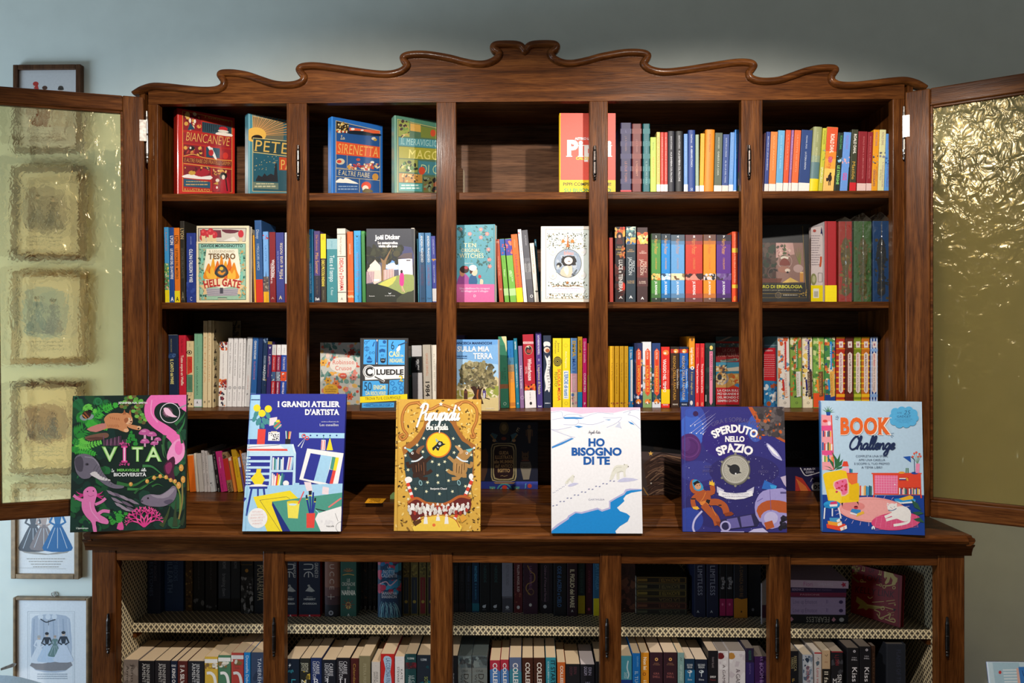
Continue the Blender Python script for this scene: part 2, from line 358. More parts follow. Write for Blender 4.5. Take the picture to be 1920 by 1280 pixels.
# ------------------------------------------------------------------ printing on a flat cover
LZ=7e-6
class Print:
 """flat inked shapes in a cover's own (u right, v up) metres, clipped to the cover; mapper turns photograph points into (u, v)"""
 def __init__(s,w,h,mapper=None):s.w,s.h,s.mp,s.L,s.t=w,h,mapper,1,[]
 def put(s,pts,col):
  if all(-1e-9<=p[0]<=s.w+1e-9 and-1e-9<=p[1]<=s.h+1e-9 for p in pts):s.t.append((pts,col,s.L));return
  for ax,lim,sg in((0,0,1),(0,s.w,-1),(1,0,1),(1,s.h,-1)):
   o=[]
   for i,a in enumerate(pts):
    b=pts[(i+1)%len(pts)];da,db=sg*(a[ax]-lim),sg*(b[ax]-lim)
    if da>=0:o.append(a)
    if(da>=0)!=(db>=0):
     t=da/(da-db);o.append((a[0]+(b[0]-a[0])*t,a[1]+(b[1]-a[1])*t))
   pts=o
   if len(pts)<3:return
  s.t.append((pts,col,s.L))
 def up(s):s.L+=1;return s
 def rect(s,u0,u1,v0,v1,col):s.up();s.put([(u0,v0),(u1,v0),(u1,v1),(u0,v1)],hx(col))
 def shape(s,pts,col,same=False):
  s.L+=.12 if same else 1
  c=hx(col)
  if len(pts)<=4:tri=[tuple(range(len(pts)))]if len(pts)==3 else None
  else:tri=None
  if tri is None:tri=tessellate_polygon([[Vector((p[0],p[1],0))for p in pts]])
  for t in tri:s.put([pts[i]for i in t],c)
 def words(s,st,u,v,du,dv,col,style='r',L=None):
  """text: origin (u, v), unit along the line du, unit up dv (both metres per cap height)"""
  s.up();V,T,w=layout(st,style);c=hx(col)
  P=[(u+x*du[0]+y*dv[0],v+x*du[1]+y*dv[1])for x,y in V]
  for t in T:s.put([P[i]for i in t],c)
 def m(s,p):return s.mp(p[0],p[1])
 def poly(s,pts,col,sm=0,same=False):
  if sm:pts=crom(pts,sm,True)
  s.shape([s.m(p)for p in pts],col,same)
 def ell(s,x,y,rx,ry=None,col='fff',rot=0,n=18,same=False):
  ry=rx if ry is None else ry;c,q=math.cos(R(rot)),math.sin(R(rot))
  s.poly([(x+rx*math.cos(2*PI*k/n)*c-ry*math.sin(2*PI*k/n)*q,y+rx*math.cos(2*PI*k/n)*q+ry*math.sin(2*PI*k/n)*c)for k in range(n)],col,same=same)
 def ring(s,x,y,r,wd,col,n=24):
  s.line([(x+r*math.cos(2*PI*k/n),y+r*math.sin(2*PI*k/n))for k in range(n+1)],wd,col)
 def box(s,x0,y0,x1,y1,col):s.poly([(x0,y0),(x1,y0),(x1,y1),(x0,y1)],col)
 def frame(s,x0,y0,x1,y1,wd,col):s.line([(x0,y0),(x1,y0),(x1,y1),(x0,y1),(x0,y0)],wd,col)
 def line(s,pts,wd,col,sm=0,taper=False,same=False):
  if sm:pts=crom(pts,sm)
  n=len(pts);a,b=[],[]
  for i,p in enumerate(pts):
   q,r_=pts[max(i-1,0)],pts[min(i+1,n-1)]
   dx,dy=r_[0]-q[0],r_[1]-q[1];d=math.hypot(dx,dy)or 1
   k=wd/2*((1-i/(n-1))if taper else 1)
   if taper:k=max(k,wd*.04)
   a.append((p[0]-dy/d*k,p[1]+dx/d*k));b.append((p[0]+dy/d*k,p[1]-dx/d*k))
  s.L+=.12 if same else 1
  c=hx(col)
  A=[s.m(p)for p in a];B=[s.m(p)for p in b]
  for i in range(n-1):s.put([A[i],A[i+1],B[i+1],B[i]],c);s.L+=.05 if sm else 0
 def star(s,x,y,r,col,n=5,q=.42,rot=-90,same=False):
  s.poly([(x+(r if k%2==0 else r*q)*math.cos(R(rot+180*k/n)),y+(r if k%2==0 else r*q)*math.sin(R(rot+180*k/n)))for k in range(2*n)],col,same=same)
 def text(s,st,x,y,h,col,style='r',al='c',w=None,rot=0,skew=0):
  """baseline at (x, y) in photograph points, cap height h; w forces the width"""
  V,T,tw=layout(st,style);k=(w/tw)if w else h
  W_=tw*k;x0={'c':-W_/2,'l':0,'r':-W_}[al];c,q=math.cos(R(rot)),math.sin(R(rot))
  s.up();C=hx(col);P=[]
  for a,b in V:
   px,py=x0+a*k+skew*b*h,-b*h
   P.append(s.m((x+px*c-py*q,y+px*q+py*c)))
  for t in T:s.put([P[i]for i in t],C)
 def arc(s,st,x,y,r,a0,a1,h,col,style='b'):
  """text along an arc: centre (x, y), baseline radius r, from angle a0 to a1 (degrees, 90 = top)"""
  _,_,tw=layout(st,style);pos=0;s.up();C=hx(col)
  for ch in st:
   if ch==' ':pos+=.36;continue
   V,T,wd=layout(ch,style)
   P=[]
   for a,b in V:
    an=R(a0+(a1-a0)*(pos+a)/tw);rr=r+b*h*(1 if a0>a1 else-1)
    P.append(s.m((x+rr*math.cos(an),y-rr*math.sin(an))))
   for t in T:s.put([P[i]for i in t],C)
   pos+=wd
 def hand(s,st,x,y,h,wd,col,sl=0.15,kx=1.0):
  """joined-up handwriting, x-height h, from (x, y) on the baseline"""
  pos=0
  for ch in st:
   if ch==' ':pos+=.6;continue
   if ch not in HAND:pos+=.5;continue
   st_,adv=HAND[ch]
   for pl in st_:
    pts=[(x+(pos+a)*h*kx+sl*b*h,y-b*h)for a,b in pl]
    s.line(pts,wd,col,4 if len(pts)>2 else 0)
    for e in(pts[0],pts[-1]):s.ell(e[0],e[1],wd/2,None,col,n=8,same=True)
   pos+=adv
  return x+pos*h*kx
 def leafy(s,pts,col,n,ln,wd,a=55):
  """a fern or sprig: leaflets along a stem"""
  pts=crom(pts,6);s.line(pts,wd*.5,col)
  N=len(pts)
  for k in range(n):
   f=k/n;i=min(int(f*(N-1)),N-2);p,q=pts[i],pts[i+1]
   an=math.atan2(q[1]-p[1],q[0]-p[0]);l=ln*(1-f*.75)
   for sg in(-1,1):
    b=an+sg*R(a);e=(p[0]+l*math.cos(b),p[1]+l*math.sin(b));nx,ny=-math.sin(b)*wd,math.cos(b)*wd
    mid=(p[0]+l*.45*math.cos(b),p[1]+l*.45*math.sin(b))
    s.poly([p,(mid[0]+nx,mid[1]+ny),e,(mid[0]-nx,mid[1]-ny)],col,same=True)
 def scatter(s,x0,y0,x1,y1,n,cols,r0,r1,seed=1,q=1.0):
  rd=random.Random(seed);s.up()
  for k in range(n):
   s.ell(rd.uniform(x0,x1),rd.uniform(y0,y1),rd.uniform(r0,r1),rd.uniform(r0,r1)*q,rd.choice(cols),rd.uniform(0,180),7,same=k%6!=0)
 def smallprint(s,x0,x1,y,h,col,seed=3,gap=.5):
  """a line too small to read, kept as word-long strokes"""
  rd=random.Random(seed);x=x0
  while x<x1:
   w=min(rd.uniform(1.2,4)*h,x1-x);s.box(x,y-h,x+w,y,col);x+=w+gap*h
 def emit(s,mb,curve=None):
  if curve:
   n=8
   for pts,c,L in s.t:
    xs=[p[0]for p in pts]
    for k in range(n):
     a,b=s.w*k/n,s.w*(k+1)/n
     if max(xs)<=a or min(xs)>=b:continue
     o=pts
     for lim,sg in((a,1),(b,-1)):
      r_=[]
      for i,p in enumerate(o):
       q=o[(i+1)%len(o)];da,db=sg*(p[0]-lim),sg*(q[0]-lim)
       if da>=0:r_.append(p)
       if(da>=0)!=(db>=0):
        t=da/(da-db);r_.append((p[0]+(q[0]-p[0])*t,p[1]+(q[1]-p[1])*t))
      o=r_
      if len(o)<3:break
     if len(o)>=3:mb.face([(p[0],curve(k,p[0])-L*LZ-2e-5,p[1])for p in o],c)
  else:
   for pts,c,L in s.t:mb.face([(p[0],-L*LZ,p[1])for p in pts],c)
# ------------------------------------------------------------------ books
OX,OY,SC=0.0,0.0,1.0
def crop(ox,oy,sc):
 global OX,OY,SC
 OX,OY,SC=ox,oy,sc
def px(x):return OX+x/SC
def py(y):return OY+y/SC
ROW={}
def row(z,Y,dep,group):ROW.update(z=z,Y=Y,dep=dep,group=group)
NBOOK=[0]
LABELS={}
def mapper_for(M):
 Mi=M.inverted();O=Mi@EYE;R3=Mi.to_3x3()
 def mp(x,y):
  d=R3@ray(px(x),py(y));t=-O.y/d.y
  return(O.x+d.x*t,O.z+d.z*t)
 return mp
def solid(mb,w,d,h,col,th,spine_round,face_out,ccol=None,bow=None):
 """cover: spine and two boards, U-shaped seen from above, height 0..h. spine-out: spine at y=0; face-out: spine at x=0, front board at y=0"""
 ccol=ccol or col
 W_,D_=(w,d)if not face_out else(d,w)
 r=min(spine_round,W_*.45)
 out=[]
 if bow:
  n=8;out=[(W_*k/n,bow(k,W_*k/n))for k in range(n+1)]
 else:
  for k in range(4):a=PI+(PI/2)*k/3;out.append((r+r*math.cos(a),r+r*math.sin(a)))
  for k in range(4):a=-PI/2+(PI/2)*k/3;out.append((W_-r+r*math.cos(a),r+r*math.sin(a)))
 inn=[(W_-th,D_),(W_-th,r+th+(0.006 if bow else 0)),(th,r+th+(0.006 if bow else 0)),(th,D_)]
 poly=[(0,D_)]+out+[(W_,D_)]+inn
 if face_out:poly=[(b,W_-a)for a,b in poly]
 n=len(poly)
 tri=tessellate_polygon([[Vector((p[0],p[1],0))for p in poly]])
 vs=[(p[0],p[1],0)for p in poly]+[(p[0],p[1],h)for p in poly]
 fs=[tuple(t)for t in tri]+[tuple(n+k for k in reversed(t))for t in tri]
 mb.mesh_(vs,fs,hx(ccol))
 k0=1;k1=len(out)
 for i in range(n):
  j=(i+1)%n;spine=k0<=i and j<=k1
  mb.mesh_([vs[i],vs[j],vs[n+j],vs[n+i]],[(0,1,2,3)],hx(col if spine else ccol))
def book(M,w,d,h,col,pr,label,kind,face_out=False,hard=False,ccol=None,pg='e8dcc4',bow=False,gloss=False,side=None,group=None,extra=None,name=None):
 th=0.0024 if hard else 0.0006
 th=min(th,(d if face_out else w)*.18)
 bw=None
 if bow:
  R_=w*0.16
  bw=lambda k,u:R_*(2*u/w-1)**2 if False else R_*(1-math.sqrt(max(0.0,1-(2*u/w-1)**2*.96)))
  def curve(k,u):
   a,b=w*k/8,w*(k+1)/8;t=(u-a)/(b-a);return bw(k,a)*(1-t)+bw(k+1,b)*t
 mb=MB()
 solid(mb,w,d,h,col,th,0.0015 if not hard else 0.003,face_out,ccol,bw)
 if pr:pr.emit(mb,curve if bow else None)
 if side:
  for pts,c,L in side.t:mb.face([(-L*LZ,d-p[0],p[1])for p in pts],c)
 if extra:extra(mb)
 o=mb.build(name or kind,GLOSS if gloss else PRINT,ink=True,matrix=M,recalc=False)
 o.matrix_world=M
 key=label.lower()
 if key in LABELS:print('DUPLICATE LABEL',label)
 LABELS[key]=1
 tag(o,label,'book',group or ROW['group'])
 p=MB();e=th+1e-4;t0=0.003 if hard else 0.0002
 ty=0.003 if hard else 0.001
 if face_out:p.box(0.004,w-ty,e,d-e,t0,h-t0,hx(pg))
 else:p.box(e,w-e,0.004+(R_ if bow else 0),d-ty,t0,h-t0,hx(pg))
 p.build('pages',PAGES,parent=o,ink=True,recalc=False)
 NBOOK[0]+=1
 return o
def S_(x0,x1,yt,col,label,T=(),lean=0,B=(),pic=(),hard=False,Y=None,dep=None,ccol=None,pg='e8dcc4',bow=False,gloss=False,yaw=0,art=None,z=None,dz=0):
 """a book standing spine-out: bottom edge from x0 to x1, top edge at yt, its top leaning `lean` to the right (all in crop points).
    T: (string, y0, y1, colour, height share, across share, 'd' reads down / 'u' reads up / 'h' level, style); B: bands (y0, y1, colour)"""
 Y=ROW['Y']if Y is None else Y;dep=dep or ROW['dep'];z=(ROW['z']if z is None else z)+0.0003
 a,b=Xat(px(x0),Y),Xat(px(x1),Y);g=0.0003
 a+=g;b-=g
 zt=zat(px((x0+x1)/2),py(yt),Y);h=zt-z
 scale=(Xat(px(x0)+1,Y)-Xat(px(x0),Y))
 phi=math.atan2(lean/SC*scale,h);h=h/math.cos(phi);w=(b-a)*math.cos(phi)
 if phi>=0:org=Vector((b-w*math.cos(phi),Y,z+w*math.sin(phi)))
 else:org=Vector((a,Y,z))
 if phi<0:pass
 M=Matrix.Translation(org)@Matrix.Rotation(R(yaw),4,'Z')@Matrix.Rotation(phi,4,'Y')
 pr=Print(w,h,mapper_for(M));xm=(x0+x1)/2
 def vy(y):return pr.m((xm+lean*.5,y))[1]
 rd=random.Random(int(x0*7+yt*13))
 for y0,y1,c in B:pr.rect(-.001,w+.001,vy(y1),vy(y0),c)
 for y0,y1,cols,n in pic:
  v0,v1=vy(y1),vy(y0)
  pr.rect(0,w,v0,v1,cols[0]);pr.up();q=Print(w,v1-v0)
  for k in range(n):
   u,v=rd.uniform(0,w),rd.uniform(v0,v1);r=rd.uniform(.08,.3)*w;m_=rd.randint(4,7);a0=rd.random()*6
   pts=[(u+r*rd.uniform(.5,1.2)*math.cos(a0+2*PI*i/m_),min(v1,max(v0,v+r*rd.uniform(.5,1.4)*math.sin(a0+2*PI*i/m_))))for i in range(m_)]
   if k%5==0:pr.up()
   pr.shape(pts,rd.choice(cols[1:]),True)
 if art:art(pr)
 for t in T:
  st,y0,y1,c=t[:4];hf=t[4]if len(t)>4 else.5;uc=t[5]if len(t)>5 else.5
  di=t[6]if len(t)>6 else 'd';sty=t[7]if len(t)>7 else 'r'
  v0,v1=vy(y1),vy(y0);_,_,tw=layout(st,sty if sty!='h' else 'r')
  if di=='h':
   hh=(v1-v0);ww=w*hf;pr.words(st,w*uc-ww/2,v0,(ww/tw,0),(0,hh),c,sty);continue
  H=w*hf;k=(v1-v0)/tw
  if sty=='h':sty='r'
  if di=='d':pr.words(st,w*uc-H/2,v1,(0,-k),(H,0),c,sty)
  else:pr.words(st,w*uc+H/2,v0,(0,k),(-H,0),c,sty)
 kind='hardcover_book' if hard else 'paperback_book'
 return book(M,w,dep,h,col,pr,label,kind,hard=hard,ccol=ccol,pg=pg,bow=bow,gloss=gloss)
def F_(xl,xr,yt,col,label,art=None,Yl=None,Yr=None,z=None,lean=0,th=0.02,spine=None,hard=True,ccol=None,pg='eee6d6',gloss=False,group=None,side=None,name=None,xt=None,ybl=None,ybr=None):
 """a book standing cover-out: bottom corners at crop x xl and xr (on planes Yl, Yr, or where their pixel heights ybl, ybr meet z), top edge at yt on its left"""
 z=(ROW['z']if z is None else z)+0.0003
 if ybl is not None:A=onz(px(xl),py(ybl),z)
 else:A=at(px(xl),CY,Yl)
 if ybr is not None:B=onz(px(xr),py(ybr),z)
 else:B=at(px(xr),CY,Yr if Yr is not None else Yl)
 A=Vector((A.x,A.y,z));B=Vector((B.x,B.y,z))
 w=(B-A).length;ya=math.atan2(B.y-A.y,B.x-A.x)
 M0=Matrix.Translation(A)@Matrix.Rotation(ya,4,'Z')@Matrix.Rotation(-R(lean),4,'X')
 pr=Print(w,9,mapper_for(M0));h=pr.m((xl if xt is None else xt,yt))[1]
 pr.h=h
 M=M0
 if lean:M=Matrix.Translation(Vector((0,0,th*math.sin(R(lean)))))@M0
 pr.mp=mapper_for(M)
 if art:art(pr)
 sd=None
 if side:sd=Print(th,h);side(sd)
 return book(M,w,th,h,col if spine is None else spine,pr,label,name or 'hardcover_book' if hard else name or 'paperback_book',face_out=True,hard=hard,ccol=ccol or col,pg=pg,gloss=gloss,side=sd,group=group)
# ------------------------------------------------------------------ room
YW=0.37
def struct(name,mb,m):return tag(mb.build(name,m),kind='structure')
b=MB();b.box(-3.4,3.4,YW,YW+.1,0,3.0);struct('wall_back',b,PAINT)
b=MB();b.box(-3.4,3.4,-3.6,YW,-.1,0);struct('floor',b,FLOOR)
b=MB();b.box(-3.4,3.4,-3.6,YW,3.0,3.1);struct('ceiling',b,CEIL)
# ------------------------------------------------------------------ upper bookcase
YF=0.02;YSF=0.046;YB=0.325
POSTS=[(277,296),(537,575),(818,855),(1105,1140),(1390,1430),(1674,1697)]
ZTOP=zat(984,190,YF);ZRT,ZRB=zat(984,943,YF),zat(984,968,YF)
ZSL=zat(984,1000,-0.08)
XL,XR=Xat(277,YF),Xat(1697,YF);XC=Xat(984.5,YF)
XIL,XIR=XL-.010,XR+.008
ZA=zat(984,360,YSF);ZB_=zat(984,566,YSF);ZC=zat(984,771,YSF);ZD=ZRT-.0005
hutch=empty('bookcase_hutch',(XC,YF,ZSL));tag(hutch,'tall dark walnut bookcase with wavy carved top, five bays and two open glazed doors','bookcase')
MH=Matrix.Translation(-hutch.location)
def part(name,mb,m,parent=hutch,**k):
 o=mb.build(name,m,**k);o.parent=parent;o.matrix_parent_inverse=Matrix.Translation(-parent.location);return o
for i,(a,c)in enumerate(POSTS):
 b=MB();x0,x1=Xat(a,YF),Xat(c,YF)
 b.box(x0,x1,YF,YF+.025,ZRB,ZTOP);part('post',b,WZ,bevel=.002)
for z0,z1,yy in((ZA,374,'shelf'),(ZB_,578,'shelf'),(ZC,787,'shelf')):
 b=MB();zb=zat(984,z1,YSF);b.box(XIL,XIR,YSF,YB,zb,z0);part('shelf',b,WX,bevel=.0015)
b=MB();b.box(XIL,XIR,YSF,YB,ZD-.02,ZD);part('bottom_board',b,WX)
b=MB();b.box(XIL,XIR,YSF-.0005,YB,ZTOP+.022,ZTOP+.042);part('top_board',b,WX)
b=MB();b.box(XIL-.014,XIR+.014,YB,YB+.012,ZSL,ZTOP+.04);part('back_panel',b,WBK)
for x0,x1 in((XIL-.014,XIL),(XIR,XIR+.014)):
 b=MB();b.box(x0,x1,YF+.004,YB,ZSL,ZTOP+.04);part('side_panel',b,WZ)
b=MB();b.box(Xat(296,YF),Xat(1674,YF),YF+.001,YF+.024,ZRB,ZRT);part('bottom_rail',b,WX,bevel=.002)
b=MB();zz=lambda y,Y:zat(984,y,Y)
prof=[(YF+.03,ZSL),(-.0125,ZSL),(-.0145,ZSL+.004),(-.0125,ZSL+.0085),(-.006,ZSL+.010),(-.005,ZSL+.0125),(-.001,ZSL+.016),(.003,ZSL+.0165),(.004,ZSL+.019),(.010,ZSL+.0235),(YF,ZSL+.0245),(YF,ZRB),(YF+.03,ZRB)]
b.prism(prof,'x',XL-.008,XR+.008);part('base_moulding',b,WX)
def cv(l,ox):return[(ox+x/3.0968,60+y/3.0968)for x,y in l]
half=cv([(34,360),(90,333),(150,317),(230,320),(330,331),(430,340),(510,337),(552,318),(560,290),(548,268),(538,250),(556,240),(620,240),(700,254),(780,281),(860,305),(950,309),(1008,292),(1024,262),(1006,238),(996,218),(1022,202),(1100,199),(1250,219),(1400,240),(1510,247),(1585,230),(1622,196),(1604,168),(1600,148),(1640,134),(1730,132),(1850,150),(1905,163)],240)+cv([(80,172),(165,188),(228,184),(280,158),(297,124),(272,104),(264,86),(292,74),(380,73),(424,84),(447,116)],840)
CXP=984.3
hw=[(at(x,y,YF).x,at(x,y,YF).z)for x,y in half]
c0=hw[-1][0]
path=crom(hw,6);path=path+[(2*c0-x,z)for x,z in reversed(path[:-1])]
b=MB();n=len(path);vs=[];NS=12
for i,(x,z)in enumerate(path):
 p,q=path[max(i-1,0)],path[min(i+1,n-1)]
 dx,dz=q[0]-p[0],q[1]-p[1];d=math.hypot(dx,dz)or 1;nx,nz=-dz/d,dx/d
 e=min(i,n-1-i);k=min(1.0,.55+e*.09)
 if abs(i-n//2)<1:nx,nz=0,1
 for j in range(NS):
  a=2*PI*j/NS;u,t=math.cos(a),math.sin(a)
  u=math.copysign(abs(u)**.7,u);t=math.copysign(abs(t)**.7,t)
  vs.append((x+nx*u*.0097*k,YF+.006+t*.0185,z+nz*u*.0097*k))
fs=[(i*NS+j,i*NS+(j+1)%NS,(i+1)*NS+(j+1)%NS,(i+1)*NS+j)for i in range(n-1)for j in range(NS)]
fs+=[tuple(reversed(range(NS))),tuple((n-1)*NS+k for k in range(NS))]
b.mesh_(vs,fs);part('pediment_moulding',b,WX,smooth=True)
fr=[p for p in path if XL+.002<=p[0]<=XR-.002]
b=MB();b.prism([(XL+.001,ZTOP)]+[(XL+.001,fr[0][1])]+fr+[(XR-.001,fr[-1][1]),(XR-.001,ZTOP)],'y',YF+.001,YF+.024);part('pediment',b,WX)
SPIN=[(.0,0),(.0022,.001),(.0036,.004),(.0024,.008),(.0042,.0105),(.0042,.013),(.0034,.0145),(.0048,.019),(.0048,.052),(.0040,.054),(.0048,.056),(.0046,.082),(.0034,.088),(.0030,.098),(.0,.1)]
def spindle(x,y0,y1,Y,parent,m,inv=None,leaf=None,out=.005):
 p=at(x,y1,Y);h=zat(x,y0,Y)-p.z;b=MB()
 b.lathe([(r*1.05,z*h/.1)for r,z in SPIN],p.x,Y-out,p.z,12)
 if leaf:b.box(p.x+leaf[0],p.x+leaf[1],Y-.003,Y-.0005,p.z+h*leaf[2],p.z+h*leaf[3])
 return part('hinge',b,m,parent)
spindle(560,272,338,YF,hutch,IRON,leaf=(-.004,.0,.45,1.0));spindle(1115,273,339,YF,hutch,IRON,leaf=(-.004,.0,.4,.95));spindle(1404,272,337,YF,hutch,IRON,leaf=(-.004,.0,.45,1.0))
# ------------------------------------------------------------------ glazed doors, swung open
def door(xp,w,ang,sag,z0,z1,side,st,rt,rb):
 """hinged at pixel xp; side -1 opens to the left, +1 to the right; its own part of the hutch"""
 X=Xat(xp,YF-.002);h=z1-z0;th=.024
 M=Matrix.Translation((X,YF-.004,z0))@Matrix.Rotation(R(ang)if side<0 else R(-ang),4,'Z')@Matrix.Rotation(R(-sag),4,'Y')
 s=side
 def bx(mb,a,c,y0,y1,za,zb,mi=0):
  mb.box(min(s*a,s*c),max(s*a,s*c),y0,y1,za,zb,mi=mi)
 fr=MB()
 bx(fr,0,st,-th,0,0,h);bx(fr,w-st,w,-th,0,0,h)
 bx(fr,st,w-st,-th+.0008,-.0008,h-rt,h,1);bx(fr,st,w-st,-th+.0008,-.0008,0,rb,1)
 o=fr.build('door',[WZ,WX],bevel=.003);o.parent=hutch;o.matrix_parent_inverse=MH;o.matrix_basis=M
 be=MB();t=.006
 for a,c,za,zb in((st,st+t,rb,h-rt),(w-st-t,w-st,rb,h-rt),(st+t,w-st-t,h-rt-t,h-rt),(st+t,w-st-t,rb,rb+t)):
  bx(be,a,c,-th+.004,-.006,za,zb)
 q=be.build('glazing_bead',WX,parent=o,bevel=.0015)
 g=MB();bx(g,st+t*.3,w-st-t*.3,-.0145,-.0115,rb+t*.3,h-rt-t*.3);g.build('glass_pane',GLASS,parent=o)
 k=MB();zc=h-.125
 k.lathe([(r*1.0,z*.14/.1)for r,z in SPIN],-s*.005,-th*.35,zc-.045,12)
 bx(k,-.006,.010,-th-.0012,-th*.3,zc+.01,zc+.065)
 k.build('hinge',STEEL,parent=o)
 return o
ZD0,ZD1=1.45-.4415,1.45+.6365
dL=door(281,.39,18.7,.6,ZD0,ZD1,-1,.050,.040,.036)
dR=door(1699,.392,32.6,0.0,ZD0,ZD1,1,.056,.044,.044)
# ------------------------------------------------------------------ base cabinet
YS0=-.08;Y0=-.045;BP=[(172,217),(493,533),(807,848),(1125,1165),(1443,1483),(1759,1809)]
BL,BR=Xat(172,Y0),Xat(1809,Y0);ZSB=zat(984,1020,YS0);ZCB=zat(984,1036,Y0);ZRL=zat(984,1056,Y0)
base=empty('base_cabinet',(XC,0,0));tag(base,'wide dark walnut base cabinet with paper-lined shelves, carrying the upper bookcase','cabinet')
bp_=lambda n,mb,m,**k:part(n,mb,m,base,**k)
SX0,SX1=Xat(153,YS0),Xat(1832,YS0)
b=MB();t=ZSL-ZSB
b.prism([(YW-.004,ZSB),(YS0+.014,ZSB),(YS0+.004,ZSB+t*.22),(YS0,ZSB+t*.5),(YS0+.002,ZSB+t*.72),(YS0+.008,ZSB+t*.8),(YS0+.010,ZSL),(YW-.004,ZSL)],'x',SX0+.02,SX1-.02)
for sx,sg in((SX0,1),(SX1,-1)):
 b.prism([(sx+sg*.021,ZSB),(sx+sg*.014,ZSB),(sx+sg*.004,ZSB+t*.22),(sx,ZSB+t*.5),(sx+sg*.002,ZSB+t*.72),(sx+sg*.008,ZSB+t*.8),(sx+sg*.010,ZSL),(sx+sg*.021,ZSL)],'y',YS0+.006,YW-.004)
bp_('countertop',b,WX)
b=MB();b.prism([(Y0+.012,ZCB),(Y0-.002,ZCB),(Y0-.003,ZCB+.008),(Y0-.008,ZCB+.020),(Y0-.016,ZSB-.003),(Y0-.017,ZSB),(Y0+.012,ZSB)],'x',BL-.016,BR+.016);bp_('cove_moulding',b,WX)
for a,c in BP:
 b=MB();b.box(Xat(a,Y0),Xat(c,Y0),Y0,Y0+.03,.05,ZCB+.001);bp_('post',b,WZ,bevel=.002)
for(a0,c0_),(a1,c1_)in zip(BP,BP[1:]):
 b=MB();b.box(Xat(c0_,Y0),Xat(a1,Y0),Y0+.002,Y0+.026,ZRL,ZCB);bp_('top_rail',b,WX,bevel=.002)
BIL,BIR=-1.098,1.082
for x0,x1,li in((min(BL+.002,BIL-.012),BIL,BIL),(BIR,max(BR-.002,BIR+.012),BIR)):
 b=MB();b.box(x0,x1,Y0+.0305,YW-.005,.05,ZCB);bp_('side_panel',b,WZ)
b=MB();b.box(BIL,BIR,YW-.02,YW-.005,.05,ZSB);bp_('back_panel',b,WBK)
YSH=.105;ZST,ZSU=zat(984,1175.5,YSH),zat(984,1191.5,YSH)
ZLO=.41
for x0,x1 in((BIL+.0002,BIL+.002),(BIR-.002,BIR-.0002)):
 b=MB();b.box(x0,x1,Y0+.031,YW-.021,ZLO,ZCB-.002);bp_('side_lining',b,LINING)
b=MB();b.box(BIL+.002,BIR-.002,YW-.0225,YW-.0205,ZLO,ZCB-.002);bp_('back_lining',b,LINING)
b=MB();b.box(BIL+.0025,BIR-.0025,YSH,YW-.023,ZSU,ZST);bp_('shelf',b,LINING,bevel=.001)
b=MB();b.box(BIL,BIR,Y0+.0305,YW-.021,ZLO-.02,ZLO);bp_('bottom_board',b,WX)
for x0,x1 in((BIL+.0025,BIL+.012),(BIR-.012,BIR-.0025)):
 b=MB();b.box(x0,x1,YSH+.004,YW-.03,ZSU-.016,ZSU-.0005);bp_('shelf_cleat',b,WX)
b=MB();b.box(Xat(216,Y0),Xat(1760,Y0),Y0+.002,Y0+.026,.05,ZLO-.021);bp_('lower_panel',b,WX)
b=MB();b.box(BL-.01,BR+.01,Y0-.012,YW-.004,0,.05);bp_('plinth',b,WX,bevel=.004)
for x,y0,y1 in((205,1148,1224),(515,1155,1230),(1138,1157,1232),(1456,1158,1234),(1774,1154,1230)):
 spindle(x,y0,y1,Y0,base,IRON)
# ------------------------------------------------------------------ framed prints on the wall
def picture(x0,x1,y0,y1,fw,label,mfr,art,mat='e9e6e0',hook=None):
 Yf=YW-.02
 A,B_=at(x0,y1,Yf),at(x1,y0,Yf);w,h=B_.x-A.x,B_.z-A.z
 r=empty('framed_print',(A.x,YW-.0005,A.z));tag(r,label,'picture','framed fashion prints on the wall')
 f=MB();t=.02
 for a,c,za,zb in((0,fw,0,h),(w-fw,w,0,h),(fw,w-fw,h-fw,h),(fw,w-fw,0,fw)):f.box(a,c,-t,0,za,zb)
 f.build('frame',mfr,parent=r,bevel=.002)
 M=Matrix.Translation((A.x+fw,YW-.0125,A.z+fw));pr=Print(w-2*fw,h-2*fw,mapper_for(M))
 if art:art(pr)
 m=MB();m.box(0,w-2*fw,0,.004,0,h-2*fw,hx(mat));pr.emit(m)
 o=m.build('print',PRINT,parent=r,ink=True,recalc=False);o.location=(fw,-.012,fw)
 if hook:
  k=MB();n=14
  P=[(w/2+.008*math.cos(2*PI*i/n),h+.006+.008*math.sin(2*PI*i/n))for i in range(n)]
  for i in range(n):
   a,c=P[i],P[(i+1)%n]
   k.prism([a,c,(w/2+(c[0]-w/2)*.68,h+.006+(c[1]-h-.006)*.68),(w/2+(a[0]-w/2)*.68,h+.006+(a[1]-h-.006)*.68)],'y',-.006,-.003)
  k.build('hanging_ring',STEEL,parent=r)
 return r
def lady(p,x,y,s,dress,hair='4a3a30',top=None):
 """a small figure in a wide skirt, hem at (x, y), height s"""
 top=top or dress
 p.poly([(x-s*.3,y),(x+s*.3,y),(x+s*.24,y-s*.25),(x+s*.05,y-s*.6),(x-s*.05,y-s*.6),(x-s*.24,y-s*.25)],dress,3)
 for k in(-.14,0,.13):p.line([(x+k*s*.4,y-s*.5),(x+k*s*1.6,y-s*.05)],s*.012,'d5dde6')
 p.poly([(x-s*.1,y-s*.82),(x+s*.1,y-s*.82),(x+s*.05,y-s*.58),(x-s*.05,y-s*.58)],top)
 p.line([(x-s*.09,y-s*.8),(x-s*.17,y-s*.62),(x-s*.04,y-s*.55)],s*.05,top)
 p.line([(x+s*.09,y-s*.8),(x+s*.17,y-s*.62),(x+s*.05,y-s*.55)],s*.05,top)
 p.ell(x,y-s*.9,s*.055,s*.07,'d8bda8');p.ell(x,y-s*.94,s*.065,s*.05,hair)
crop(0,0,1)
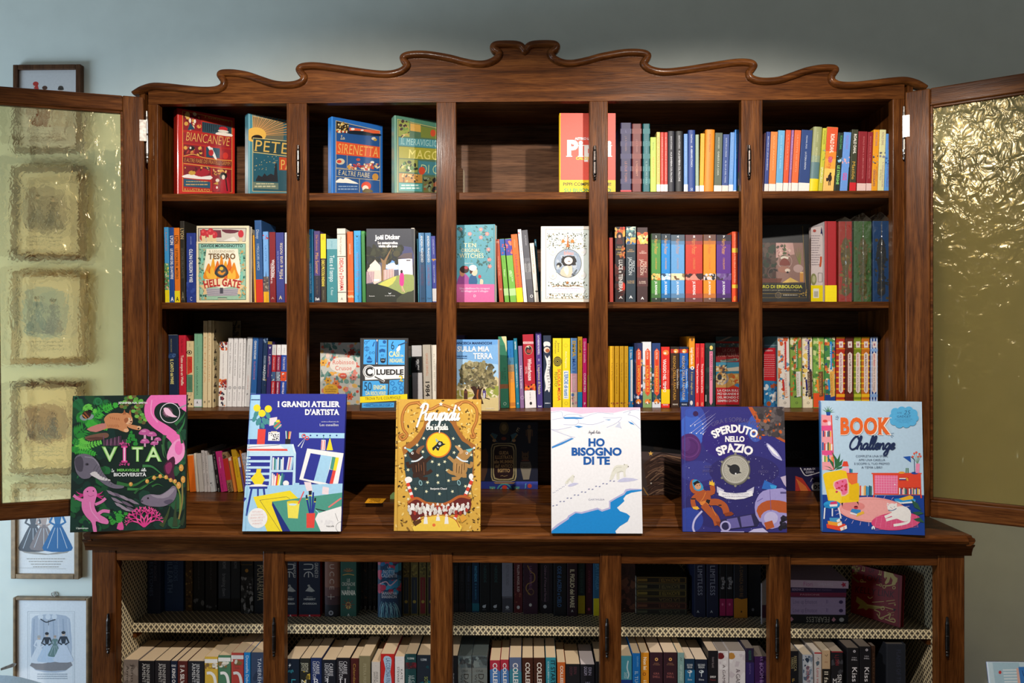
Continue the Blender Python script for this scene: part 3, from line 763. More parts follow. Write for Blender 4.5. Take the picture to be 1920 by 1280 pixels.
def art1(p):
 for x,c,t in((67,'c23a32','e8e0dc'),(84,'5a3a2c','8a4a3a'),(114,'4a4038','d8ccc0')):
  lady(p,x,236,84 if x==67 else 76,t,c)
 p.poly([(63,166),(70,156),(73,168)],'c23a32');p.ell(114,167,6,2,'3a342e')
 for k in range(3):p.smallprint(55,125,252+k*6,2,'9a948c',k)
picture(24,151,120,286,.0155,'dark brown framed print of three small figures, topmost of the wall column',WFR,art1,'d9d6d4')
def artm(c1,c2,c3,y0,y1):
 def f(p):
  p.poly([(48,y0),(122,y0+3),(120,y1),(50,y1-2)],c3,2)
  lady(p,70,y1-6,(y1-y0)*.82,c1);lady(p,100,y1-4,(y1-y0)*.78,c2)
  for k in range(3):p.smallprint(55,118,y1+14+k*7,2,'a59f94',k+5)
 return f
picture(20,157,311,487,.018,'dark framed print with a grey square scene, second from the top',WFR,artm('8d8a84','6f6a66','b0a79c',355,432),'e6dcc6')
picture(20,160,507,683,.018,'lighter brown framed print with pale blue dresses, third from the top',GOLD,artm('7f98a8','8a8f9c','b4bfc0',545,628),'e6dcc6')
picture(20,152,715,889,.018,'dark framed print with two brown figures, fourth from the top',WFR,artm('5f4c4a','4c5262','a88a74',762,826),'ead9b8')
def art5(p):
 p.poly([(44,1030),(90,1038),(126,1030),(126,1036),(85,1040),(46,1036)],'a8a29a',2)
 lady(p,62,1032,84,'565a62','3a3230');lady(p,82,1030,80,'8a7f80','8a5a3a','b8a49c');lady(p,108,1032,86,'1f6aa6','3a2c28','2a74b0')
 for k in range(4):p.smallprint(50+k*4,122-k*4,1048+k*5,1.6,'b4afa8',k)
 p.line([(30,1064),(124,1066)],.7,'c4c0ba')
picture(20,148,907,1085,.0155,'brown framed print of a blue gown, hanging just below the left door',GOLD,art5,'f0efee')
def art6(p):
 p.frame(52,1146,140,1290,.6,'7a8894');p.frame(55,1149,137,1290,.4,'a0aab4')
 p.poly([(66,1154),(124,1154),(133,1180),(134,1230),(122,1258),(66,1256),(58,1225),(59,1178)],'b9c3d2',3)
 for k in range(8):p.line([(64+k*9,1160),(62+k*10,1230)],2.5,'c9d1dc' if k%2 else 'a3b0c2')
 for x in(76,90,102):p.ell(x,1156,5,5,'dfe4ea')
 p.line([(76,1160),(86,1166),(94,1164),(104,1161)],2,'2c3440',3);p.line([(91,1162),(91,1172)],1,'2c3440')
 p.poly([(60,1240),(132,1238),(124,1256),(68,1255)],'8d8a8c',2)
 lady(p,73,1242,52,'e4e8ee','b8b4b0');lady(p,88,1240,56,'c3d4e6','22262e','2c343e');lady(p,103,1230,40,'6d8a86','b8a090');lady(p,119,1240,58,'d6deea','22262e','2e3844')
 for k in range(3):p.smallprint(70,126,1264+k*4,1.4,'a0aab4',k)
picture(24,166,1121,1300,.0085,'narrow gilt framed print of dancing ladies, lowest on the wall',GOLD,art6,'eceef0',hook=True)
# ------------------------------------------------------------------ things cut off by the lower corners
po=empty('canvas_pouch',(Xat(30,-.02),-.02,0.40));tag(po,'pink canvas zip pouch with grey zip at the lower left corner','bag')
b=MB();L0,L1=at(-60,1256,-.02),at(112,1283,-.02)
x0,x1=L0.x-po.location.x,L1.x-po.location.x;zt0,zt1=L0.z-.40,L1.z-.40
sec=[(-.05,0),(-.056,.08),(-.045,.2),(-.02,1.0),(.02,1.0),(.045,.2),(.056,.08),(.05,0)]
N_=12;vs=[]
for i in range(N_+1):
 f=i/N_;x=x0+(x1-x0)*f;zt=zt0+(zt1-zt0)*f-.012*math.sin(f*9)*.3-(.02 if i in(0,N_)else 0)
 for y,q in sec:vs.append((x,y*(1-.25*abs(2*f-1)**3),q*(zt-.012)))
k=len(sec)
fs=[(i*k+j,i*k+j+1,(i+1)*k+j+1,(i+1)*k+j)for i in range(N_)for j in range(k-1)]+[((i+1)*k,i*k,i*k+k-1,(i+1)*k+k-1)for i in range(N_)]
fs+=[tuple(range(k)),tuple(N_*k+j for j in reversed(range(k)))]
b.mesh_(vs,fs);b.build('body',CLOTH,parent=po,smooth=True)
b=MB();zp=[]
for i in range(N_+1):
 f=i/N_;zp.append((x0+(x1-x0)*f,zt0+(zt1-zt0)*f-.012*math.sin(f*9)*.3))
for(a,za),(c,zc)in zip(zp,zp[1:]):
 b.mesh_([(a,-.024,za-.016),(c,-.024,zc-.016),(c,.0,zc),(a,0,za),(a,.024,za-.016),(c,.024,zc-.016)],[(0,1,2,3),(3,2,5,4)])
b.build('zip',CLOTHB,parent=po)
b=MB();q=at(18,1252,-.03);q=q-po.location
b.prism([(q.x-.022,q.z-.006),(q.x+.012,q.z+.004),(q.x+.016,q.z+.010),(q.x+.008,q.z+.012),(q.x-.022,q.z)],'y',-.012,-.006);b.build('zip_pull',STEEL,parent=po)
# ================================================================== top shelf
row(ZA,.085,.135,'books on the top shelf')
crop(300,180,6.738)
def a_snow(p):
 G='d9a24a';RD='8e1620'
 p.frame(283,184,905,1205,6,G)if False else None
 p.line([(222,160),(240,1215)],5,'9a1418');
 q=lambda x,y0,y1:y0+(y1-y0)*(x-283)/(910-283)
 def band(x0,x1,a0,b0,a1,b1,c):
  p.poly([(x0,a0),(x1,a1),(x1,b1),(x0,b0)],c)
 p.poly([(283,182),(912,315),(912,1218),(283,1205)],G);p.poly([(290,190),(906,322),(906,1214),(290,1198)],'b3241c')
 band(290,515,192,425,238,445,RD);band(532,904,325,455,390,512,'2a4450');band(532,904,243,318,325,385,'c23418')
 p.text('I GRIMM',560,275,24,'e0a850',al='l',rot=10,w=320)
 band(290,904,455,585,535,660,'9c1c24')
 p.text('BIANCANEVE',320,560,110,'e2b25c','l','l',w=560,rot=7.5)
 p.scatter(300,215,505,420,26,['d9a24a','6a1018','b02a2a','e8cfa0','1e3f58'],8,30,4)
 p.ell(345,240,32,40,'e0b868');p.poly([(350,430),(380,330),(440,420)],'1e3f58');p.ell(380,310,14,30,'efe4d2');p.ell(440,320,14,26,'efe4d2')
 for k in range(13):p.line([(545+k*27,335+k*5),(543+k*27,440+k*4)],9,'14222a')
 p.poly([(700,480),(740,455),(900,480),(904,512),(760,495)],'f0e6d8',2);p.ell(800,415,55,28,'c4242c',8);p.ell(800,445,70,16,'e8dfd0',8)
 for(x0,x1,c)in((300,560,'7a1420'),(582,755,'1c4458'),(780,904,'9c1c24')):
  band(x0,x1,q(x0,605,680),q(x0,745,800),q(x1,605,680),q(x1,745,800),c)
 p.scatter(310,640,550,745,18,['d9a24a','4a0c14','b63a34'],8,26,9);p.ell(400,660,40,28,'181414');p.ell(385,655,12,15,'f0e2d0')
 p.poly([(600,640),(660,660),(720,800),(690,790)],'f2ede6',2);p.ell(645,715,32,42,'b8242a');p.ell(645,665,24,14,'e8ddd0')
 p.ell(825,755,36,42,'cf3326')
 p.line([(300,760),(420,735),(540,775),(680,800),(800,810),(904,815)],9,G,4)
 band(290,904,768,838,830,895,'6d1218');p.text('E ALTRE FIABE DEI FRATELLI GRIMM',305,828,48,'c98a44','r','l',w=585,rot=5)
 p.line([(300,850),(450,870),(700,905),(904,925)],8,G,4)
 band(300,640,875,1030,900,1060,'7d1622');band(658,904,905,1214,930,1214,'8a1620')
 p.poly([(300,1000),(400,985),(520,1020),(638,1005),(638,1055),(300,1030)],'f0e8e2',2)
 p.poly([(440,1000),(500,915),(600,930),(630,960),(560,1015)],'a81c2c',2);p.ell(405,970,45,28,'c99a3c');p.poly([(560,900),(620,895),(625,950)],'1c3550')
 p.scatter(310,890,630,940,10,['d9a24a','5a0f18'],6,18,2)
 p.poly([(298,1040),(634,1085),(634,1165),(298,1140)],'23536c');
 p.smallprint(330,600,1085,10,'c9a468',1);p.smallprint(325,600,1125,14,'c9a468',2)
 p.poly([(760,1214),(790,1000),(850,1010),(880,1214)],'b01c2c',2);p.ell(800,1010,48,45,'17110f');p.ell(800,1025,20,30,'efe0cc');p.line([(830,1050),(850,1200)],14,'17110f',0)
 p.ell(725,1065,24,22,'e9dccb');p.poly([(670,1110),(730,1080),(735,1120)],'c99a3c');p.ell(705,1165,40,48,'a4202a');p.ell(718,1155,12,16,'f2e8dc')
 p.scatter(665,920,900,990,16,['d9a24a','5a0f18','e7c27a'],6,22,8)
 p.text('ILLUSTRATO',300,1196,32,'e0a850','r','l',w=330,rot=2)
F_(215,943,150,'d22a22','red gilt-printed fairy tale hardback standing cover-out at the left end',a_snow,Yl=.085,Yr=.185,th=.034,ccol='c42418',gloss=True)
def a_boy(p):
 p.poly([(1168,250),(1900,400),(1900,1218),(1168,1205)],'c9b27a');p.poly([(1175,258),(1900,408),(1900,1212),(1175,1198)],'2f5a66')
 p.poly([(1175,258),(1560,340),(1560,555),(1175,525)],'6f6a55')
 for k in range(19):
  a=R(2+k*5);p.line([(1185,500),(1185+480*math.cos(a),500-420*math.sin(a))],9,'d99a5a' if k%2 else 'b98a4e')
 p.ell(1210,490,130,95,'e8b654',n=26);p.ell(1225,530,70,40,'241c18')
 p.poly([(1172,525),(1900,590),(1900,800),(1172,712)],'d8c280');p.poly([(1178,533),(1900,600),(1900,790),(1178,704)],'2d4648')
 p.text('PETER',1185,690,138,'dcb35c','s','l',w=560,rot=6)
 p.poly([(1175,725),(1500,760),(1498,1085),(1175,1070)],'275a6a');p.scatter(1190,760,1480,960,30,['dcb35c','c8c0a0'],3,7,3)
 p.poly([(1210,1060),(1240,1000),(1290,1020),(1320,975),(1350,1010),(1400,980),(1440,1000),(1455,850),(1475,850),(1490,1085),(1210,1075)],'2a2a2e')
 p.poly([(1505,770),(1900,800),(1900,950),(1505,935)],'c64820');p.text('PAN',1520,925,120,'e2b45a','s','l',w=240)
 p.poly([(1505,945),(1900,960),(1900,1205),(1505,1200)],'2d5560')
 p.poly([(1180,1085),(1495,1100),(1495,1180),(1180,1165)],'6f7f6e');p.smallprint(1215,1440,1115,14,'c8c4a0',2);p.smallprint(1195,1460,1150,18,'c8c4a0',3)
F_(1118,1715,215,'5c98a4','teal fairy tale hardback with gold sunburst, half behind the second post',a_boy,Yl=.085,Yr=.17,th=.03,ccol='4d8a98',gloss=True)
crop(590,190,6.738)
def a_mer(p):
 O='c4b48c'
 p.poly([(265,240),(828,370),(828,1150),(265,1150)],O);p.poly([(272,248),(822,378),(822,1150),(272,1150)],'24508a')
 p.poly([(272,248),(430,285),(430,405),(272,395)],'2a241e');p.scatter(278,260,428,390,40,['c9a24e','e0c88a','7a5a2a'],5,14,5)
 for k in range(7):p.ell(288+k*23,378+k*2,9,12,'e9e2d4' if k%2 else 'c4402c')
 p.poly([(440,330),(822,372),(822,425),(440,370)],'e0613a');p.poly([(440,372),(600,375),(740,405),(822,408),(822,440),(440,410)],'17222e',2)
 p.ell(480,350,26,14,'efe6da');p.ell(600,365,20,9,'efe6da')
 p.hand('La',325,480,26,5,'d8c79a')
 p.poly([(272,502),(822,575),(822,720),(272,668)],'d9532c');p.text('SIRENETTA',285,648,118,'e6a95a','s','l',w=520,rot=6)
 for x,y,r,c in((325,760,55,'c9bfa2'),(310,760,30,'c8402e'),(550,735,26,'c4503a'),(728,770,24,'efe9dc'),(745,470,28,'d8cdb8'),(765,485,22,'b8963c')):p.ell(x,y,r,r*.7,c)
 p.scatter(425,790,815,860,60,['c4402e','d9c9a0','c8963c','e8d8c8','9c2c3a'],7,22,6)
 p.line([(410,680),(408,850),(272,838)],6,O);p.line([(272,850),(822,890)],6,O)
 p.poly([(278,858),(725,902),(722,985),(278,940)],'1f4a80');p.text('E ALTRE FIABE',295,925,58,'d8c79a','s','l',w=400,rot=5.5)
 p.line([(272,948),(822,1000)],6,O);p.line([(565,975),(565,1150)],6,O)
 p.poly([(272,1005),(320,970),(360,985),(390,965),(470,1000),(555,1042),(400,1030),(272,1025)],'efe8dc',2)
 p.smallprint(300,540,1080,12,'8fa6c4',2);p.smallprint(295,540,1115,14,'8fa6c4',3)
 p.ell(650,1070,62,55,'d8482c');p.ell(640,1100,40,40,'f0dcc8');p.poly([(600,1150),(640,1100),(720,1120),(730,1150)],'6a5a34',2);p.ell(765,955,40,45,'c08a3c')
F_(215,857,190,'2f7fd2','blue fairy tale hardback with orange title band, left side of second bay',a_mer,Yl=.085,Yr=.18,th=.026,ccol='2466b4',gloss=True)
def a_wiz(p):
 p.poly([(1045,220),(1700,370),(1700,1150),(1045,1150)],'b8a860');p.poly([(1052,228),(1700,378),(1700,1150),(1052,1150)],'4d6b52')
 p.poly([(1060,240),(1200,270),(1200,450),(1060,440)],'8a9440');p.scatter(1070,250,1195,445,24,['3a2a20','b4964a','6a8a3c','c8b478'],8,24,2)
 p.poly([(1208,275),(1340,300),(1340,390),(1208,370)],'c49a4a');p.poly([(1340,310),(1700,380),(1700,490),(1340,455)],'6e7a36');p.ell(1495,400,34,45,'c04a2a')
 p.poly([(1060,455),(1700,500),(1700,610),(1060,555)],'4a8a92');p.text('IL MERAVIGLIOSO',1085,540,76,'9fc4be','s','l',w=560,rot=4)
 p.poly([(1065,570),(1700,610),(1700,750),(1065,715)],'a09a34');p.text('MAGO',1180,715,108,'d8cc70','s','l',w=400,rot=4)
 p.poly([(1065,725),(1300,740),(1300,900),(1065,890)],'8a9248');p.scatter(1080,760,1290,890,20,['2a3424','c8c070','4e7a3c','e0d8b0'],10,30,7)
 p.poly([(1310,750),(1700,780),(1700,940),(1310,920)],'3f7a84');p.text('DI OZ',1330,905,110,'b8c890','l','l',w=330,rot=3);p.ell(1355,875,42,50,'c4462a')
 p.poly([(1065,905),(1360,925),(1360,1030),(1065,1020)],'b4823c');p.scatter(1110,920,1300,1010,20,['2a2420','7a5a34','d8b878'],8,20,4)
 p.poly([(1065,1028),(1360,1040),(1358,1140),(1065,1125)],'4f9a96');p.smallprint(1095,1310,1068,16,'c8dcd0',5);p.smallprint(1085,1330,1105,18,'c8dcd0',6)
 p.poly([(1375,945),(1700,970),(1700,1150),(1375,1150)],'6a6a3c');p.scatter(1390,960,1540,1140,26,['1e1c1a','8a4a2a','7a8a6a'],12,30,9)
F_(1010,1660,175,'6f9a86','green fairy tale hardback with olive title panel, half behind the third post',a_wiz,Yl=.10,Yr=.17,th=.03,ccol='4a7a64',gloss=True)
crop(840,190,6)
def a_pig(p):
 p.line([(1268,160),(1268,885)],4,'c83a32')
 p.poly([(1250,885),(1950,885),(1950,1040),(1250,1040)],'f4d21c')
 p.text('ASTRID LINDGREN',1428,432,26,'fff','b','l',w=330);p.text('Pippi',1335,612,168,'fff6ee','S','l',w=515);p.text('CALZELUNGHE',1438,655,30,'f4d21c','b','l',w=320)
 p.text('PIPPI COMPIE 80 ANNI!',1292,948,34,'3a3420','b','l',w=545);p.text('SU BUON ANNO',1305,1020,40,'5a9a5a','b','l',w=530)
F_(1254,1885,132,'f2583f','coral red hardback with yellow band, passing behind the fourth post',a_pig,Yl=.065,Yr=.07,th=.028,spine='f0b818',ccol='ee5a4a')
b=MB();p0,p1=at(857,357,.10),at(868,311,.10)
b.prism([(0,0),(p1.x-p0.x,0),(p1.x-p0.x,(p1.z-ZA)*.9),(.003,p1.z-ZA),(0,(p1.z-ZA)*.97)],'y',0,.05)
o=b.build('wooden_block',WBK,bevel=.001);o.location=(p0.x,.10,ZA+.0003);tag(o,'small brown wooden block against the third post on the top shelf','block')
o2=MB();o2.box(p1.x-p0.x+.0004,p1.x-p0.x+.0016,.004,.046,.001,(p1.z-ZA)*.88);o2.build('card_edge',m_plain('card_edge_cream',(.5,.4,.28),.8),parent=o)
crop(1130,210,6.4)
W9='f0ece6'
def pen(col='f2eee8',y0=868,y1=952):return[(y0,y1,col)]
def plaid(c):return[(200+k*150,260+k*150,c)for k in range(5)]
S_(212,346,128,'2f2c52','thick navy checked hardback, first book right of the fourth post',T=[('J. R. R. TOLKIEN',290,470,'8a6a6c',.16),('LE DUE TORRI',590,840,'a06a60',.2),('L',215,245,'8a88a4',.1,.5,'h')],B=plaid('38355e')+[(936,956,'c03038')],hard=True)
S_(352,468,140,'6c2c2c','maroon checked hardback between the navy and the teal ones',T=[('J. R. R. TOLKIEN',330,480,'a8746c',.16),('L\'HOBBIT',590,770,'c08a74',.2)],B=plaid('7c3a36'),hard=True)
S_(482,569,140,'136068','teal checked hardback, third of the tall checked set',T=[('J. R. R. TOLKIEN',330,500,'5a98a0',.2),('IL SIGNORE DEGLI',590,870,'8ab8b4',.22)],B=plaid('1c6e74'),hard=True)
S_(571,645,302,'b5cf52','lime green paperback with orange title beside the teal hardback',T=[('Shirley',360,460,'5a6a2c',.22),('NESSUN POSTO',535,780,'d8823a',.3)],pg='f0ead8')
S_(646,691,240,'e6c76a','pale yellow thin paperback beside the lime green one',T=[('CHIEDI ALLA POLVERE DI SOGNI',300,845,'7a6a30',.35)],B=pen())
S_(693,736,243,'e0382a','first thin bright red paperback beside the pale yellow one',T=[('STORIE DELLA BUONANOTTE',300,820,'f0a090',.3)],B=pen())
S_(737,780,243,'d93428','second thin bright red paperback, beside the black spines',T=[('IL LIBRO DELLE AVVENTURE',300,830,'f0a090',.3)],B=pen())
S_(782,866,228,'22222e','first of two black rounded spines with white title',T=[('BIANCA PITZORNO',290,450,'c8c8d0',.22),('LA BAMBINA COL FALCONE',500,840,'e4e4ea',.24),('o',470,495,'e4e4ea',.2,.5,'h')],bow=True)
S_(874,966,228,'202024','second of two black rounded spines with white title',T=[('BIANCA PITZORNO',280,440,'c8c8d0',.22),('LA BAMBINA COL FALCONE',490,830,'e4e4ea',.24),('o',455,482,'e4e4ea',.2,.5,'h')],bow=True)
S_(974,1022,262,'6c98d4','pale blue thin paperback right of the black spines',T=[('STORIE DI UN TEMPO',320,780,'94b8e4',.3)],B=pen())
S_(1026,1111,215,'24448e','dark blue rounded spine with white title in fourth bay',T=[('Daniel Pennac',268,370,'dfe6f2',.2),('ABBAIARE STANCA',440,660,'dfe6f2',.24),('o',398,425,'f4f4f4',.26,.5,'h'),('DE',910,945,'dfe6f2',.3)],bow=True)
S_(1113,1156,270,'9aaf98','grey green thin paperback beside the dark blue rounded spine',B=pen('f0ece6',885))
S_(1160,1214,258,'f0ae22','amber paperback with white foot beside the orange rounded spine',T=[('IL GIORNO',300,600,'d89414',.2)],B=pen('f2eee8',880),lean=14)
S_(1216,1330,210,'f08c1e','thick bright orange rounded spine in fourth bay',T=[('ANTONIO FERRARA',262,480,'6a4410',.2),('PUSTOLE E PAPAVERI',510,810,'c87416',.2)],bow=True,lean=18)
S_(1332,1425,250,'55604e','olive grey paperback with white foot and pale title',T=[('ANNE DE GREEN',300,440,'c8ccb8',.2),('GABLES E LA CASA',470,760,'d8dcc8',.2)],B=pen('f2e6da',880),lean=18)
S_(1427,1506,268,'2c4a8e','navy paperback with pale pink foot beside the olive one',T=[('KATE DE LA CROIX',310,540,'c8d4e8',.2),('AL DI LA DEL MARE',580,850,'c8d4e8',.2)],B=pen('f4dcd2',880),lean=20)
S_(1508,1564,245,'6a9ad8','soft blue paperback with pale foot near the fifth post',T=[('IL VENTO TRA I RAMI',300,800,'92b6e4',.22)],B=pen('d8dee8',870),lean=26)
S_(1566,1620,212,'3f8ee2','bright sky blue rounded spine near the fifth post',T=[('ANTONIO FERRARA',260,480,'f0f6fc',.24),('ERO',500,560,'c8e0f8',.24)],B=[(940,956,'dfe8f2')],lean=24,bow=True)
S_(1622,1660,330,'c0289a','magenta and green thin paperback touching the fifth post',B=[(720,800,'9ac47a'),(800,880,'f0dcd0'),(880,960,'6ab24a')],lean=12)
crop(1420,210,6.4)
S_(58,76,250,'4a2024','maroon sliver of a book just right of the fifth post',lean=30)
S_(79,130,238,'2c3f86','thin navy paperback, nearly first in the right bay',T=[('RICORDI DI UNA BAMBINA',290,700,'c8d0e4',.3)],B=pen('e8e2dc',862),lean=32)
S_(132,216,238,'ee8338','light orange paperback with white foot, right bay',T=[('QUASI ARANCIO',280,700,'f4b080',.22)],B=pen('f4ece4',862),lean=32)
S_(218,301,222,'68acd8','light sky blue paperback with white foot, right bay',T=[('DOVE ABITA IL MARE',280,680,'a8d0e8',.22)],B=pen('f4ece4',850),lean=34)
S_(303,366,217,'e2562a','deep orange paperback beside the light sky blue one',T=[('LA CASA ROSSA',270,700,'f0a080',.22)],B=pen('f4ece4',850),lean=42)
S_(368,401,217,'9c6aa4','thin mauve paperback between two orange ones',T=[('IL LIBRO DELLE FATE',270,690,'d0a8d4',.34)],B=pen('f4ece4',850),lean=44)
S_(403,484,220,'e86a34','orange paperback between the mauve and the wide navy ones',T=[('LA NOTTE DEI GATTI',270,720,'f4a880',.2)],B=pen('f4ece4',850),lean=46)
S_(486,619,220,'26427e','wide navy paperback with pale foot, right bay top shelf',T=[('MICHAEL ENDE',280,440,'c8d2e6',.13),('LA STORIA INFINITA',475,690,'dfe6f2',.15)],B=pen('f4ece4',850),lean=48)
S_(622,729,180,'9ba06e','rounded olive and teal spine with bright yellow foot',T=[('IL GIARDINO',240,360,'d0d0a0',.16),('SEGRETO',420,600,'d4d4a8',.2)],B=[(520,660,'8fa083'),(600,800,'5f8084'),(800,950,'f2d818')],bow=True,lean=56)
S_(731,781,195,'c8c43a','thin yellow green paperback beside the rounded olive spine',T=[('ROALD DAHL',220,390,'5a6a20',.4),('SPORCELLI',660,850,'f0f0d8',.5)],pic=[(450,590,['c8c43a','5a7a4a','7a88a0','8aa034'],10)],lean=58)
def willy(p):
 p.ell(870,790,24,46,'2a1a14');p.ell(878,738,12,14,'2a1a14');p.box(852,832,862,880,'2a1a14');p.box(868,832,878,880,'2a1a14');p.box(826,790,850,830,'2a1a14')
 p.ell(875,570,26,40,'d86a8a')
S_(784,915,185,'f0c068','wide orange and yellow spine with dark standing figure',T=[('ROALD DAHL',260,490,'fbeedd',.34,.55,'d','b'),('Danny',530,680,'c8482a',.4)],B=[(180,470,'e0562a'),(470,560,'f08a2c'),(560,680,'f4a63a'),(680,760,'f8c860')],art=willy,lean=56)
S_(918,986,250,'1d2a22','black spine with green title and pale blue drop',T=[('ROALD DAHL',280,450,'5ab06a',.4,.6),('LE STREGHE',640,870,'9adc7a',.45,.5,'d','b')],pic=[(520,610,['1d2a22','8fc4e4','dfe8ee','6a9ac4'],8)],lean=54)
S_(989,1080,245,'6a9ae0','cornflower blue spine with pink title and large pink ear',T=[('ROALD DAHL',280,450,'9a70c4',.34),('GGG',730,820,'e23a8a',.5,.5,'d','b'),],pic=[(530,660,['6a9ae0','e8b0b4','dca0a8'],7)],lean=52)
S_(1100,1180,212,'3c3f2c','dark olive spine with gold title and red foot',T=[('ROALD DAHL',260,500,'f2ede0',.4,.55,'d','b'),('Matilde',590,810,'d8a83c',.46)],B=[(845,960,'d2202a')],lean=36)
S_(1190,1300,235,'8c1f28','first dark red paperback with pink foot',T=[('ROALD DAHL IL LIBRO DEI MOSTRI',290,800,'c87878',.15,.6)],B=[(855,960,'e8c8c0')],lean=26)
S_(1302,1366,240,'92232c','second dark red paperback with pink foot',T=[('ROALD DAHL IL LIBRO DEI MOSTRI',290,800,'c87878',.25)],B=[(855,960,'e8c8c0')],lean=28)
S_(1368,1441,213,'eda01c','amber spine with purple lettering and a small top-hatted head',T=[('ROALD DAHL',240,410,'7a5a9a',.36),('LA FABBRICA DI',650,830,'a04a4a',.22,.72),('CIOCCOLATO',690,890,'6a3a6a',.34,.35,'d','b')],pic=[(500,620,['eda01c','d8b0a0','6a8a98','4a3a4a'],8)],lean=30)
S_(1443,1521,213,'e0dca2','pale cream spine with purple lettering, second from the right end',T=[('ROALD DAHL',240,400,'8a5a7a',.34),('IL GRANDE ASCENSORE',600,900,'9a6a8a',.26,.7),('DI CRISTALLO',690,820,'7a5a6a',.26,.35)],pic=[(480,550,['e0dca2','8a8a9a','5a5a6a'],6)],lean=28)
S_(1523,1590,262,'5a9ae0','light blue spine with purple lettering, last at the right end',T=[('ROALD DAHL',290,450,'7a60b8',.36),('IL DITO MAGICO',640,900,'6a3f9a',.36)],pic=[(545,630,['5a9ae0','2a4a8a','3a6ab4'],5)],lean=24)
# ================================================================== second shelf
row(ZB_,.095,.135,'books on the second shelf')
crop(280,390,6)
S_(178,229,215,'3f9ad2','light blue spine with yellow foot, first at the left end',T=[('I RAGAZZI',240,480,'d8702c',.3)],pic=[(620,920,['5a9a6a','e0d05a','e8b48a','7a5a4a','4a7a3a','d8d0b0'],40)],B=[(920,1060,'f2dc1c')],lean=-17)
S_(232,283,218,'1f4a94','dark blue spine with white block title, second at the left end',T=[('LYON',310,415,'f4f4f4',.7,.55,'d','b'),('LE STORIE DEL QUARTIERE',455,800,'e8ecf4',.55,.5,'d','b'),('A',1000,1045,'fff',.6,.5,'h','b')],lean=-9)
S_(286,347,222,'e87a1c','orange spine with dark title and yellow foot',T=[('LYON',305,405,'3a2410',.7,.5,'d','b'),('LE STORIE DEL MISTERO',455,800,'5a3410',.45,.5,'d','b'),('A',1000,1045,'2a2410',.5,.5,'h','b')],B=[(930,1060,'f2dc1c')],lean=-13)
S_(352,405,145,'2c2820','tall brown black spine with dull gold letters',T=[('LYON',225,350,'b8a070',.7,.5,'d','b'),('LE STORIE DELLA NOTTE',450,790,'6a6450',.5),('A',940,1035,'8a8468',.6,.5,'h')],lean=-12)
S_(418,524,280,'23388a','royal blue spine with white upward title beside the matchbox cover',T=[('ERA IL NOSTRO PATTO',460,835,'eef0f6',.34,.5,'u','b'),('JANE HARPER',320,410,'8a98cc',.14),('C',1000,1040,'c8d0ec',.25,.5,'h')],pic=[(830,1000,['23388a','2a4294','344ca0'],12)],lean=-4)
